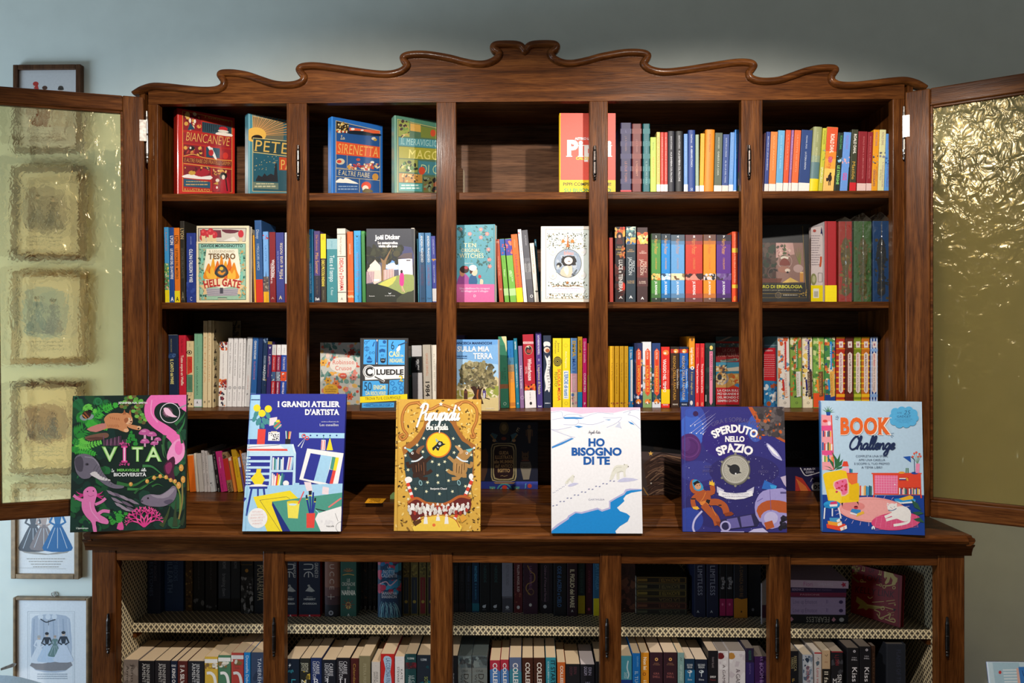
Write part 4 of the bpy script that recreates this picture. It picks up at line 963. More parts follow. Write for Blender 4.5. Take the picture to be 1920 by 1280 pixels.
def a_hell(p):
 CR='efdfb6';TE='4f8a7a'
 p.poly([(545,222),(1095,222),(1082,382),(545,378)],'8a7f72');p.poly([(560,235),(1085,232),(1075,372),(565,372)],'cfc4b4')
 p.poly([(570,245),(805,248),(812,330),(575,340)],'7a3440')
 for x,y in((600,330),(610,275),(665,290),(732,300),(690,265)):p.poly([(x-22,y+30),(x+20,y+30),(x+26,y+110),(x-18,y+110)],'e2c898');p.ell(x,y,34,40,'c9303a');p.ell(x-8,y-10,14,14,'e05a5a')
 p.poly([(815,240),(1010,250),(960,282),(860,280)],'6a2c38',2);p.ell(1030,290,32,44,'c9303a');p.poly([(1010,330),(1050,330),(1045,380),(1005,380)],'d8c29a')
 p.poly([(830,370),(950,320),(1000,375)],'e8e0d4')
 p.box(527,378,1122,1056,CR)
 p.poly([(552,398),(1085,398),(1088,1032),(562,1036)],'35604f');p.poly([(558,404),(1080,404),(1082,1026),(568,1030)],'9cc0a2')
 p.scatter(560,460,640,1025,90,['2f5a4c','5a907c','c89a5a','7ab09a'],6,16,11);p.scatter(1005,460,1080,1025,90,['2f5a4c','5a907c','c89a5a','7ab09a'],6,16,12)
 for x,y in((595,580),(1042,580),(598,770),(1042,770)):p.ell(x,y,15,50,'7fc4ac');p.ell(x,y-50,11,13,'7fc4ac')
 p.poly([(560,405),(1078,405),(1072,452),(566,452)],'8fc0ae');p.text('DAVIDE MOROSINOTTO',818,440,32,'232a2a','b',w=470)
 p.poly([(640,500),(680,460),(960,460),(1000,500),(1008,860),(640,860)],'f4ecd2',2)
 p.text('IL LEGGENDARIO',815,500,26,'9a7c58','r',w=285);p.text('TESORO',820,572,58,'7a5c3a','S',w=305)
 for k,(x,y)in enumerate(((670,620),(720,560),(770,590),(815,530),(860,590),(905,555),(955,610))):
  p.poly([(x-60,790),(x-35,690),(x,y),(x+30,700),(x+55,790)],['e88a1c','f0a424','e2701c'][k%3],4)
 for x,y in((700,640),(770,600),(830,585),(890,610),(930,650)):p.line([(x-10,780),(x-25,700),(x,y)],14,'c9401c',5,True)
 p.poly([(660,790),(640,700),(690,740),(700,660),(740,730),(760,790)],'f4b63a',3);p.poly([(880,790),(900,700),(930,740),(960,690),(970,790)],'f4b63a',3)
 p.poly([(735,730),(770,660),(815,635),(860,660),(892,730),(850,770),(815,785),(770,770)],'33373a',4);p.poly([(760,725),(785,675),(815,660),(848,675),(870,725),(840,755),(815,765),(785,755)],'5a5448',4)
 p.ell(812,680,22,20,'e8b83c');p.poly([(770,720),(800,706),(815,730),(860,712),(830,752),(790,745)],'e8922c',2)
 p.poly([(565,870),(615,860),(640,900),(690,960),(600,975),(620,925)],'e2c08a');p.poly([(1078,870),(1030,860),(1000,900),(950,960),(1040,975),(1020,925)],'e2c08a')
 p.poly([(610,830),(715,800),(820,790),(925,800),(1035,830),(1020,900),(920,872),(820,865),(715,872),(625,905)],'f2d8a8')
 p.arc('HELL GATE',822,1650,775,105,75.2,78,'b8302a','S')
 p.poly([(640,905),(1005,905),(985,985),(660,990)],'a59ca0');
 for k in range(7):p.line([(640,915+k*11),(740,905+k*12),(880,918+k*10),(1000,908+k*11)],3,'77708a' if k%2 else 'c9c0c2',4)
 p.box(795,895,832,960,'4a4650');p.box(770,1006,875,1012,'2a2a2c');p.box(775,1018,870,1026,'e8dcc0')
F_(530,1122,200,'efe4c8','cover-out book drawn as a matchbox with flames, first bay second shelf',a_hell,Yl=.075,Yr=.076,th=.022,hard=False,ccol='efe0bc')
S_(1124,1181,235,'e0d2b8','cream book edge tucked right behind the matchbox cover',B=[(400,1060,'5a3424')]+[(405+k*16,412+k*16,'3a2018')for k in range(41)],lean=-34,Y=.12,dep=.11)
S_(1183,1202,305,'f0a81c','thin amber spine beside the striped brown edge',lean=-22)
S_(1204,1284,138,'2f5a92','tall blue spine with silvery script and red foot',T=[('Disney',240,345,'c8d4e4',.4,.42),('I MIGLIORI AMICI',400,700,'b8c8dc',.34,.42)],B=[(802,1060,'d2301f')],lean=-24,dep=.12)
S_(1287,1349,265,'7ab0ea','pale blue spine with a castle tower and yellow foot',T=[('LA CITTA',420,600,'4a78b4',.3)],pic=[(300,350,['7ab0ea','c23030'],5),(770,940,['6a5a52','8a7868','4a4044','b0a08a'],20)],art=lambda p:p.poly([(1306,780),(1312,700),(1318,780)],'4a4a58'),B=[(940,1060,'f0b41c')],lean=-13)
S_(1354,1424,270,'8c2026','dark red spine with white title, near the second post',T=[('TI PRESENTO',620,850,'f0e0dc',.26,.35,'u','b'),('PHILADELPHIA',580,780,'f4ece8',.4,.62,'u','b'),('A',1000,1025,'d8b0a0',.5,.5,'h')],lean=-8)
S_(1430,1524,275,'3f448e','violet blue spine with cream upward title',T=[('Mille e una notte',390,800,'f2dcb4',.42,.62,'u'),('Le storie piu belle delle',480,720,'a8aada',.16,.25,'u'),('A',985,1025,'e8d8b0',.35,.5,'h','b')],lean=-12)
S_(1526,1556,275,'dcdce0','white sliver of a book against the second post',B=[(850,1060,'8a2a2a')],lean=-6)
crop(560,390,6)
S_(104,171,240,'176a94','teal blue spine with gold script, first in second bay',T=[('Anthony Horowitz',300,600,'c89a4a',.3,.4),('QUESTA NON UNA STORIA',620,960,'b8d0dc',.3,.5),('C',1005,1030,'b8d0dc',.25,.5,'h')],lean=-12)
S_(176,246,258,'4c3a72','purple spine with orange gold lettering, second in second bay',T=[('Die Gehrmans',300,480,'c8803c',.34),('Miss Summer',500,740,'e0a04a',.5),('e la casa dei libri',750,970,'6a5a4a',.28),('DeA',1008,1036,'f4f4f4',.7,.5,'h','b')],B=[(760,1060,'2c2a3a')],lean=-8)
S_(249,310,290,'3a3428','yellow-topped dark brown spine with yellow title',T=[('LUCA DONINELLI',300,360,'8a7410',.5),('DIECI PICCOLI INDIANI',580,880,'e8d04a',.5,.45,'d','b'),('GALLUCCI',920,1030,'8a8468',.25)],B=[(288,566,'f2d21c')],lean=-4)
S_(314,436,345,'3f8890','wide teal spine with white script, pale at the top',T=[('Jane Chapman',370,445,'5a98a8',.16),('Tess e il tempo',530,830,'e4eef0',.42),('C. Rossi',890,980,'d0e4e4',.2)],B=[(343,462,'93bcc4')],lean=0)
S_(438,536,230,'e8dfd0','cream spine with red title and thin black rules',T=[('Marilu Castegna',320,520,'6a6058',.2,.45),('DEDALO e DHARMA',560,930,'c8303a',.42,.5,'d','b'),('una saga dei Buddenbrook',620,850,'8a8078',.12,.2),('A',1005,1035,'3a3a3a',.25,.5,'h')],B=[(290,297,'2a2624'),(540,548,'2a2624'),(943,951,'2a2624')],lean=-10)
S_(553,621,265,'ee6428','bright orange spine right of the cream one',T=[('Lodovica Comello',400,520,'fbd0b4',.32),('Il superpotere',530,670,'c84a1c',.26)],B=[(930,936,'f4a070')],pic=[(975,1010,['ee6428','f8b88a'],8)],lean=-11)
S_(627,708,255,'42a4e0','sky blue spine with a black bird and coral title',T=[('Le fiabe italiane',350,490,'2a6a9c',.3),('VIAGGIO NEL TEMPO',500,950,'8a7a9a',.4),('Y',980,1025,'2a5a8a',.3,.5,'h')],art=lambda p:(p.poly([(640,300),(658,318),(672,300),(664,326),(650,328)],'14202a')),lean=-10)
S_(714,758,258,'4a9a50','thin green spine against the night garden cover',lean=-14)
def a_night(p):
 p.poly([(735,230),(752,231),(776,1056),(755,1056)],'20242a')
 p.poly([(752,231),(1262,208),(1300,640),(770,640)],'34363f');p.poly([(1090,460),(1268,440),(1285,640),(1100,640)],'40426a',2)
 p.poly([(780,600),(1280,580),(1290,840),(790,850)],'5c5a6a');p.poly([(960,580),(1110,560),(1130,690),(960,680)],'6a9ae0',2)
 p.poly([(985,640),(1090,610),(1120,690),(985,680)],'c4d4ee',2)
 p.scatter(770,440,1150,600,120,['1e2018','2c2c1e','46422c','20242a','383a28'],14,46,3);p.scatter(760,560,900,680,30,['1e2018','2a2a20'],12,34,5)
 p.poly([(930,820),(938,620),(920,560),(960,590),(1050,440),(985,600),(970,820)],'8a6a48',1)
 p.poly([(770,700),(860,580),(925,660),(930,820),(850,860)],'e0c0b0');p.poly([(800,640),(862,585),(918,645),(918,700),(800,700)],'e8d0c4');p.poly([(830,800),(910,800),(900,820),(830,825)],'f0ece8')
 for k in range(7):p.poly([(755+k*14,715),(767+k*14,712),(772+k*12,850-k*3),(762+k*12,850-k*3)],'b89aa0' if k%2 else 'a88890')
 for k in range(8):p.poly([(955+k*15,695-k*2),(968+k*15,694-k*2),(968+k*15,810-k*6),(955+k*15,815-k*6)],'d8b8b0' if k%2 else 'c4a09a')
 p.poly([(1120,575),(1278,565),(1284,750),(1128,755)],'e4dce4');p.poly([(1110,560),(1180,510),(1275,500),(1278,570)],'5a4c50');p.box(1212,582,1258,594,'4a4448')
 p.poly([(890,850),(1080,770),(1120,758),(1288,750),(1296,920),(1130,970),(940,900)],'8f9a5a',2)
 p.poly([(890,870),(1010,800),(1100,765),(1060,850),(960,900)],'c4c05a',2)
 p.poly([(760,870),(900,860),(1100,930),(1250,1056),(762,1056)],'23261c',2);p.poly([(1150,980),(1300,930),(1302,1056),(1100,1056)],'3c4030',2)
 p.poly([(1135,850),(1140,740),(1165,720),(1185,760),(1182,860),(1160,880)],'d83a86',3);p.ell(1158,715,14,20,'2c1c1a');p.line([(1165,875),(1180,920),(1192,945)],8,'d8a890');p.line([(1158,875),(1168,940)],8,'c89880')
 p.text('Joël Dicker',1002,350,46,'f4f0ee','S',w=275,rot=-1.5);p.text('La catastrofica',1003,404,27,'f0ecea','S',w=225);p.text('visita allo zoo',1005,440,27,'f0ecea','S',w=210)
 p.text('Romanzo',825,994,11,'e8e4e0','s',w=66);p.text('La nave di Teseo',1028,990,11,'e8e4e0','s',w=115);p.poly([(1010,950),(1025,962),(1042,950),(1034,966),(1016,966)],'f4f4f4')
F_(762,1298,232,'2c2e36','cover-out night garden scene with a girl in pink, second bay',a_night,Yl=.06,Yr=.061,th=.022,hard=False,ccol='2a2c34',xt=735)
S_(1302,1340,225,'8f8a80','cream book edge with shade painted grey below its top, behind the night garden cover',B=[(222,325,'efe6d8')],Y=.11,dep=.12,lean=-38)  # cream edge; the grey is shade put into its colour
S_(1342,1358,345,'3c7a8a','dim teal spine tucked between the grey-shaded edge and the steel blue pair',T=[('FUORI DAL TEMPO',700,960,'6aa0ac',.6)],lean=-16)
S_(1361,1430,278,'4a84b4','left one of the steel blue pair with white capitals',T=[('ANDREA FRANZOSO',310,610,'f0f4f8',.34,.55,'d','b'),('CARO MAESTRO',640,870,'6a4a6a',.4),('DeA',1005,1025,'1c2c3c',.6,.5,'h')],B=[(490,1060,'2c567e')],lean=-17)
S_(1433,1504,278,'4c8ac0','right one of the steel blue pair with white capitals',T=[('ANDREA FRANZOSO',310,610,'f0f4f8',.34,.55,'d','b'),('CARO MAESTRO',640,870,'a0607a',.4),('DeA',1005,1025,'1c2c3c',.6,.5,'h')],lean=-16)
S_(1507,1560,315,'454aa8','indigo spine with white oval label by the third post',T=[('HOMER HICKAM',350,520,'c8ccec',.26),('CIELO D\'OTTOBRE',640,840,'dfe2f4',.26)],pic=[(570,600,['454aa8','d8a04a'],4)],B=[(905,1050,'f2f0ee')],lean=-22)
crop(840,390,6)
def a_witch(p):
 p.scatter(100,205,500,620,90,['3f6a68','4a7a70','5a8a7a','2f5a60','78a8a0'],4,14,3);
 for x,y in((370,240),(370,330),(440,290),(465,580),(245,290),(470,655),(455,465),(140,240)):
  for k in range(5):p.ell(x+13*math.cos(k*1.256),y+13*math.sin(k*1.256),11,9,'d8868c',same=k>0)
  p.ell(x,y,7,7,'e8c88a')
 for pts in(((430,200),(400,280),(450,380),(420,470),(470,600),(430,720)),((110,220),(160,280),(120,360)),((330,600),(370,640),(420,600),(440,650))):p.leafy(list(pts),'3f625e',12,26,7)
 p.text('TEN',175,440,44,'e6dcae','s','l',w=150);p.text('ORIGINAL',150,495,40,'e6dcae','s','l',w=210);p.text('WITCHES',130,560,50,'e6dcae','s','l',w=275)
 p.text('Olivia Trave',235,628,13,'e8e8e0','r',w=100)
 p.poly([(100,860),(140,740),(170,720),(235,780),(240,860)],'9a4a8a',2);p.ell(160,720,30,50,'c88a68');p.ell(185,690,52,42,'3a2420');p.ell(205,670,22,18,'a8404a')
 p.poly([(235,860),(245,770),(290,745),(325,790),(322,860)],'2c5a86',2);p.ell(298,715,34,48,'e8c4a8');p.poly([(245,720),(250,660),(300,640),(335,690),(300,680),(262,740)],'4a2c24',2);p.ell(280,672,44,34,'dfe0dc');p.poly([(360,860),(365,800),(395,810),(392,855)],'e8c4a8',2);p.ell(357,770,17,20,'c0404c')
 p.box(60,856,530,1060,'d0659c');p.text('Una ribellione fra stregoni',300,912,20,'f4dce8','s',w=340);p.text('dal villaggio per il villaggio',300,942,20,'f4dce8','s',w=310);p.text('D',302,1000,26,'f4e4ec','s');
 p.line([(515,187),(527,1050)],5,'3a7a88')
F_(70,528,187,'5f9eac','teal floral cover-out book with pink band beside the third post',a_witch,Yl=.09,Yr=.075,th=.03,hard=False,ccol='5a9aa8',xt=300)
S_(576,628,352,'a8462a','brick red leaning spine right of the teal floral cover',T=[('M',370,395,'e8c8b8',.5,.5,'h'),('Una strega in citta',540,760,'d8987a',.28),('MM',905,925,'d8b098',.5,.5,'h')],lean=-48)
S_(638,692,348,'6aa83c','first leaning green spine with blue top and small white mark',T=[('Mostri',690,770,'d8ecc0',.3),('per gioco',540,620,'4a8428',.24)],B=[(346,530,'2a5aa4'),(905,985,'a8cc8a')],pic=[(400,520,['2a5aa4','c8424a','d8c04a'],5)],lean=-60)
S_(700,774,345,'72b046','second leaning green spine with purple top',T=[('Emma e il',700,770,'eef6e0',.3,.4),('segreto dei libri',710,830,'e0f0cc',.22,.65)],B=[(343,530,'48409a'),(905,985,'b0d494')],pic=[(365,515,['48409a','e04a4a','e87a5a'],10)],lean=-62)
S_(776,850,297,'f06a28','leaning orange spine with handwritten title and yellow foot',T=[('La bambina di corsa',520,890,'4a2a5a',.36,.5),('di Francesco',350,440,'f8b48a',.2)],B=[(898,1060,'f6dc10')],lean=-70)
S_(852,894,240,'e6e4e8','leaning white spine between the orange and the grey ones',T=[('EMILY BRONTE',420,545,'4a4a5a',.4),('Storie che leggo piano',560,810,'b06aa0',.36),('Feltrinelli',940,1040,'9a98a0',.25)],art=lambda p:p.poly([(788,270),(806,275),(798,300)],'c8202a'),lean=-70)
S_(898,970,250,'55555c','leaning dark grey spine fading pale at the middle',T=[('ALMOND',300,420,'a8a8b0',.2,.55),('Nebbia',600,715,'25252a',.42,.5)],B=[(560,620,'6a6a70'),(620,720,'8a8a8c'),(720,800,'6e6e72'),(800,880,'58585e')],art=lambda p:p.ring(940,990,14,5,'f0f0f0',10),lean=-74)
S_(974,1026,395,'d8d2c8','short leaning pale grey spine left of the white ornate cover',T=[('Carlo e il libro dei sogni',430,740,'a07858',.34)],pic=[(930,955,['d8d2c8','4a4640'],5)],lean=-58)
S_(1028,1052,352,'2f7590','leaning teal spine pressed against the white ornate cover',T=[('M',370,400,'d8e8ec',.5,.5,'h'),('I MIEI',550,680,'a8ccd8',.4)],lean=-58,Y=.12,dep=.11)
def a_paris(p):
 p.line([(1042,205),(1050,1045)],4,'c8bca8');p.box(1050,320,1062,470,'b8ccd4');p.box(1052,930,1064,1040,'b8ccd4')
 p.poly([(1100,232),(1640,240),(1640,1024),(1098,1022)],'9a948a');p.poly([(1106,238),(1640,246),(1640,1018),(1104,1016)],'dfe8e0')
 p.smallprint(1190,1510,262,9,'b8b8b0',2,.2)
 p.scatter(1115,280,1560,460,190,['3a3c34','565a4a','8a7a52','4a5048','6a6a58'],3,9,4);p.scatter(1130,830,1560,880,80,['3a3c34','8a6a3a','6a6a58'],3,9,6);p.scatter(1115,960,1570,1010,60,['3a3c34','8a6a3a','a88a5a'],3,9,8)
 p.poly([(1330,440),(1342,370),(1348,290),(1354,370),(1366,440)],'b0682c');p.box(1325,408,1372,414,'b0682c');p.box(1336,372,1360,377,'b0682c')
 for x in(1295,1400):p.poly([(x,345),(x+20,380),(x,392),(x-22,380)],'c07a34',2)
 for x,y in((1180,485),(1512,490),(1180,755),(1510,755)):p.ell(x,y,43,46,'c4c4bc',n=24);p.ell(x,y,38,41,'eeeae6',n=24);p.ell(x,y+8,16,18,'cfc6c0')
 p.ell(1348,620,156,162,'6a6a68',n=36);p.ell(1348,620,149,155,'93a0b2',n=36);p.scatter(1230,520,1460,730,50,['a4b0be','8896a8','b0b8c4'],10,30,3)
 p.poly([(1260,735),(1300,660),(1395,650),(1385,770),(1310,770)],'d8c0a8',2);p.poly([(1300,690),(1330,640),(1360,700),(1340,760)],'e4d8cc',2)
 p.ell(1360,590,84,56,'231f20');p.scatter(1285,555,1445,640,40,['231f20','2c2828'],10,22,9);p.ell(1355,592,48,42,'f0dcd0');p.box(1348,596,1376,604,'3a3034');p.text('bleu',1358,525,40,'d89a94','b',w=110)
 p.ell(1250,640,30,26,'2c2a2c');p.ell(1240,655,14,14,'d8ccc0');p.leafy([(1400,760),(1430,720),(1450,690)],'33383c',6,26,6)
 p.star(1342,838,22,'b0682c');p.line([(1170,885),(1250,870),(1340,882),(1430,870),(1520,885)],5,'a8703a',4)
 p.poly([(1130,915),(1165,890),(1520,890),(1548,915),(1530,958),(1150,960)],'f2f0f0');p.smallprint(1205,1480,910,10,'b4a8bc',3,.3);p.text('ELISABETTA A PARIGI',1340,942,28,'b0a0c4','s',w=325)
 p.smallprint(1295,1395,995,7,'a0988c',4)
F_(1046,1680,205,'efe4d2','white ornate cover-out book with round portrait, touching the fourth post',a_paris,Yl=.062,Yr=.063,th=.03,ccol='efe4d4',xt=1042)
crop(1120,390,6)
S_(138,182,332,'c8463a','coral red spine just right of the fourth post',lean=-6)
def a_fire(p):
 p.scatter(200,225,305,330,26,['e8702a','f0a43a','c83a24','f4c46a'],10,30,3);p.ell(250,310,36,40,'2a1216');p.ell(250,318,16,20,'e8b49a');p.poly([(212,400),(250,330),(290,400)],'5a1c20',2)
 p.scatter(200,640,305,1000,34,['3a1412','5a1c16','7a2818','261014'],10,36,4);p.scatter(255,430,310,560,16,['c8702a','a8481c'],8,20,5);p.ell(290,880,24,44,'c8301c')
S_(196,312,210,'241a20','black flame-patterned spine with white upright title',art=a_fire,T=[('RICK',430,445,'e8d0b0',.4,.45,'h'),('RIORDAN',455,472,'e8c860',.7,.45,'h'),('MARK',492,507,'e8d0b0',.4,.45,'h'),('OSHIRO',512,528,'e8c860',.6,.45,'h'),('LUCE e TENEBRA',580,940,'f0ece8',.36,.58,'d','b'),('A',990,1018,'f4f4f4',.34,.58,'h','b')])
S_(320,434,208,'23323e','dark slate spine with sea creature emblem at the top',pic=[(208,345,['3a5a64','5a8a8a','9ab0a0','2a4450','c0c8b8'],26),(330,408,['2a6aa0','d89a3c','e0b45a','1f4a7a'],18)],T=[('RICK',462,474,'d8a05a',.35,.5,'h'),('RIORDAN',480,494,'d8b07a',.7,.5,'h'),('PERCY',590,720,'b8c0c4',.26,.75),('JACKSON',555,755,'c8d0d4',.34,.45),('IL CALICE',815,828,'d8b07a',.7,.5,'h'),('DEGLI DEI',834,846,'d8b07a',.7,.5,'h'),('A',985,1015,'f4f4f4',.3,.5,'h','b')])
S_(446,569,218,'3c2426','red brown spine with golden flower emblem at the top',B=[(410,660,'8c3a30'),(660,780,'6c2e2c'),(780,880,'502a2c')],pic=[(270,405,['4a2a2c','e8c05a','f0d88a','c8542c','d8984a'],26)],T=[('RICK',480,492,'f0d8c8',.3,.55,'h'),('RIORDAN',498,512,'f0d8c8',.66,.55,'h'),('PERCY',600,730,'d8b8a8',.26,.75),('JACKSON',578,755,'e0c8b8',.32,.45),('IL MARE',820,833,'e8d0c0',.6,.5,'h'),('DEI MOSTRI',838,850,'e8d0c0',.66,.5,'h'),('A',1000,1026,'f4f4f4',.26,.5,'h','b')])
def wz(x0,x1,yt,c,dk,n,label,emb,tt,tc='e0a03c'):
 S_(x0,x1,yt,c,label,B=[(yt-5,yt+70,dk),(yt+70,yt+110,tuple((a+b)/2 for a,b in zip(hx(c),hx(dk)))),(960,1010,tuple((a+b)/2 for a,b in zip(hx(c),hx(dk)))),(1010,1060,dk)],pic=[(735,810,emb,22)],T=[(n,310,332,'f0f0f0',.14,.5,'h','b'),('Harry Potter',345,520,tc,.26 if x1-x0>130 else.34,.5),(tt,560,690,tc,.12 if x1-x0>130 else.16,.5),('J.K. ROWLING',825,975,'f2f2f2',.14 if x1-x0>130 else.22,.5,'d','b'),('o',1006,1026,'d8d8d8',.14,.5,'h','b')])
wz(608,714,285,'4a8a3c','1f2c22','2','green spine of the wizard set, leftmost of six',['3a5a2c','e07a2c','f0b45a','c8c87a'],'E LA CAMERA DEI SEGRETI')
wz(719,823,290,'1584d0','20323e','3','vivid blue spine of the wizard set with white stag',['4a8ac0','dfeaf4','2a4a6a','a8d0ec'],'E IL PRIGIONIERO')
wz(828,983,300,'5e9ad0','4a5a68','4','light blue spine of the wizard set, wide',['d8c8a0','6a4a34','8a7a5a','e8d8b0'],'E IL CALICE DI FUOCO','c08a6a')
wz(992,1186,300,'c83a2c','6a3a3c','5','red spine of the wizard set, widest of six',['7a2420','3a1c20','e08a7a','a83028'],'E L\'ORDINE DELLA FENICE','d88a4c')
wz(1194,1334,298,'f08a1c','6a4a40','6','orange spine of the wizard set with dark bird',['f0a43a','2c2a30','5a5458','d8d0d0'],'E IL PRINCIPE','b8682a')
wz(1340,1506,300,'5a2c86','2c2430','7','purple spine of the wizard set, rightmost of six',['4a2a6a','3a2c3c','7a6a9a','6a4a8a'],'E I DONI DELLA MORTE')
S_(1515,1581,265,'e04a1f','red orange spine with yellow tabs near the fifth post',T=[('UN MINUTO DOPO',285,470,'f4a47a',.3),('LA FINE DELLA VOSTRA ERA',500,840,'f2b08a',.34),('@',990,1030,'f0b43a',.6,.5,'h')],B=[(450,500,'e8c03a'),(860,900,'e8c03a'),(500,510,'e04a1f')],lean=0)
S_(1584,1612,270,'3a2a5c','dark purple sliver of a book at the fifth post')
crop(1400,390,6)
def a_herb(p):
 p.poly([(150,190),(650,190),(700,1040),(150,1040)],'1b1d1f')
 p.poly([(150,390),(632,390),(655,838),(150,838)],'4a332c');p.poly([(330,390),(632,390),(655,838),(330,838)],'8c6a60')  # lit part of the picture painted paler, shaded left side painted darker
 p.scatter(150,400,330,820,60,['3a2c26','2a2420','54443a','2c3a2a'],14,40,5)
 p.poly([(330,390),(520,390),(540,520),(330,560)],'c49a92');p.scatter(340,410,500,560,30,['a87a74','d8b4a8','8a6a5c','4a4438'],6,22,6)
 p.leafy([(420,560),(430,480),(425,400)],'4a5a34',8,40,8);p.ell(425,560,46,20,'d8ccbc');p.poly([(370,640),(400,570),(450,570),(490,640)],'7a3a30',2);p.ring(430,600,78,4,'c8a8a0')
 for k in range(8):p.line([(600,640),(530+k*13,430+abs(k-4)*12)],8,'8a8a3c' if k%2 else '5a6a34',0,True)
 p.ell(420,690,70,36,'9a6a5a');p.ell(460,700,30,20,'d8c8b8');p.ell(460,722,14,12,'2a1c1a');p.ell(580,680,56,46,'b89a94');p.ring(300,735,60,4,'8a6a64')
 p.poly([(400,840),(490,780),(590,832)],'d8b45a');p.box(598,725,638,830,'c88a3a');p.ell(618,725,20,8,'e8c07a');p.poly([(150,790),(400,790),(380,838),(150,838)],'6a3a2c')
 p.line([(638,390),(662,838)],3,'c8a84a');p.line([(628,200),(672,1008),(150,1008)],3,'a88a3a');p.line([(150,848),(640,848)],3,'6a6048')
 p.text('LIBRO DI ERBOLOGIA',110,900,34,'d0cc3a','b','l',w=515);p.text('Incantesimi e piante ispirati al mondo magico',150,928,15,'b0a890','r','l',w=430)
 p.line([(150,962),(650,962),(680,915)],3,'b8963c');p.ring(355,978,32,5,'8a7a5a');p.ell(355,978,24,24,'4a4238');p.smallprint(410,570,982,9,'b8b0a0',3);p.scatter(590,920,675,1004,14,['b8963c','8a6c2c'],4,10,3)
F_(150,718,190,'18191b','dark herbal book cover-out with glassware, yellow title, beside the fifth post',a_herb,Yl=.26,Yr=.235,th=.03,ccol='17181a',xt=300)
def a_jour(p):
 p.line([(905,150),(907,870)],6,'5a1014')
S_(880,1014,148,'a8242a','thick red spine with yellow band and white back board turned outward',B=[(868,1060,'f4dc10')],art=a_jour,hard=True,Y=.10,dep=.12,ccol='e8dcd8')
def a_back(p):
 p.poly([(672,220),(880,165),(880,1042),(722,1042)],'d8c6c0')
 for k in range(13):p.smallprint(712,830-(k%4)*9,315+k*27,7,'8a7c80',k)
 p.poly([(842,205),(850,240),(860,320),(846,285),(832,290)],'2a2c54',1);p.ell(765,255,18,16,'b8544a');p.line([(838,545),(836,600),(828,660)],20,'c8542c',3);p.ell(755,800,34,66,'8a8a5a');p.ell(758,800,18,40,'b8b48a');p.frame(806,730,852,830,4,'4a4448')
 p.box(700,868,900,1050,'f4dc10');p.box(750,905,815,1010,'ece8d8')
 for k in range(12):p.box(760+k*4,935,762+k*4,1000,'6a6450')
F_(724,872,222,'d8c6c0','white illustrated back cover with yellow band beside the dark herbal',a_back,Yl=.155,Yr=.112,th=.006,hard=False,xt=724,pg='e8dcd0')
def wrap(x0,x1,yt,col,gold,label,peak,seed):
 def art(p):
  p.scatter(x0+20,yt+200,x1-20,1020,34,gold,5,20,seed,1.6)
  xm=(x0+x1)/2
  p.poly([(xm-55,560),(xm-40,400),(xm,330),(xm+40,400),(xm+55,560),(xm+30,720),(xm+45,960),(xm-45,960),(xm-30,720)],gold[0],3)
  p.scatter(xm-45,400,xm+45,940,30,gold[1:]+[col],5,16,seed+1,1.4);p.line([(xm,yt+20),(xm+2,1010)],5,gold[1])
 o=S_(x0,x1,yt,col,label,art=art,hard=True,dep=.125,Y=.105)
 me=o.data;w=max(v.co.x for v in me.vertices);h=max(v.co.z for v in me.vertices)
 f=MB();d=.125;e=.0016
 base_=[(-e,-e),(w+e,-e),(w+e,d),(-e,d)];P=[(x,y,.0005)for x,y in base_]+[(x,y,h+.001)for x,y in base_]
 k=len(P);pk=peak*h;P+=[(w*.38,d*.15,h+pk*.8),(w*.62,d*.12,h+pk),(w*.5,d*.7,h+pk*.35)]
 f.mesh_(P,[(0,1,5,4),(1,2,6,5),(3,0,4,7),(4,5,9,8),(5,6,10,9),(7,4,8,10),(8,9,10),(6,7,10)])
 f.mesh_([(w*.45,-e*1.6,.002),(w*.5,-e*2.6,.002),(w*.52,-e*2.6,h),(w*.47,-e*1.6,h)],[(0,1,2,3)])
 f.build('plastic_wrap',FILM,parent=o,recalc=False)
wrap(1034,1190,150,'b0301f',['6a5a2a','8a7430','54481f','9a6a2c'],'red foil-printed hardback in plastic wrap, second shelf right bay',.07,3)
wrap(1206,1408,148,'456a34',['5a5426','7a6a34','3a4a20','6a5a2a'],'green foil-printed hardback in plastic wrap with peaked top',.12,5)
wrap(1416,1612,145,'234a78',['33383a','5a4c34','283444','4a4438'],'blue foil-printed hardback in plastic wrap, last at the right',.13,7)
# ================================================================== third shelf
row(ZC,.17,.14,'books on the third shelf')
crop(280,580,6)
S_(222,330,285,'1c2c4a','dark navy spine with pale yellow title, first on the third shelf',T=[('MARCO BALZANO',330,480,'a8a070',.14,.3),('IL CANTO del MARE',560,840,'f0e48a',.32,.35,'d','b')],pic=[(495,545,['1c2c4a','4a6a9a','2c4a7a'],6)],B=[(280,286,'d8d8d0')],lean=-10,Y=.15)
S_(333,412,290,'cc1f36','crimson spine with cream title, second on the third shelf',T=[('Polly Horvath',330,490,'7a1420',.28),('Tutto sopra un Waffle',515,855,'f4dcc8',.36,.5,'d','b')],lean=-6,Y=.15)
def a_jar(p):
 p.ell(450,483,30,24,'2a2420');p.ell(450,483,22,17,'e8d2a0');p.ell(450,483,10,12,'2a2420');p.box(425,530,482,710,'d8402c');p.poly([(425,690),(482,670),(482,705),(425,735)],'d8402c');p.box(420,735,485,930,'5a8a6a');p.frame(420,735,485,930,3,'2c3c34')
 p.line([(435,935),(435,970),(470,970),(470,935)],3,'2a2420')
 for k in range(6):p.line([(436,548),(436,690)]if k==0 else[(430+k*8,760),(430+k*8,900)],2,'3a2c24')
S_(416,497,355,'e2cc98','beige spine with drawn jar in red and green',art=a_jar,T=[('sam',380,420,'8a7a50',.16),('RACCONTI',560,680,'8a2014',.3)],pic=[(1000,1080,['e2cc98','2a2420'],4)],Y=.15)
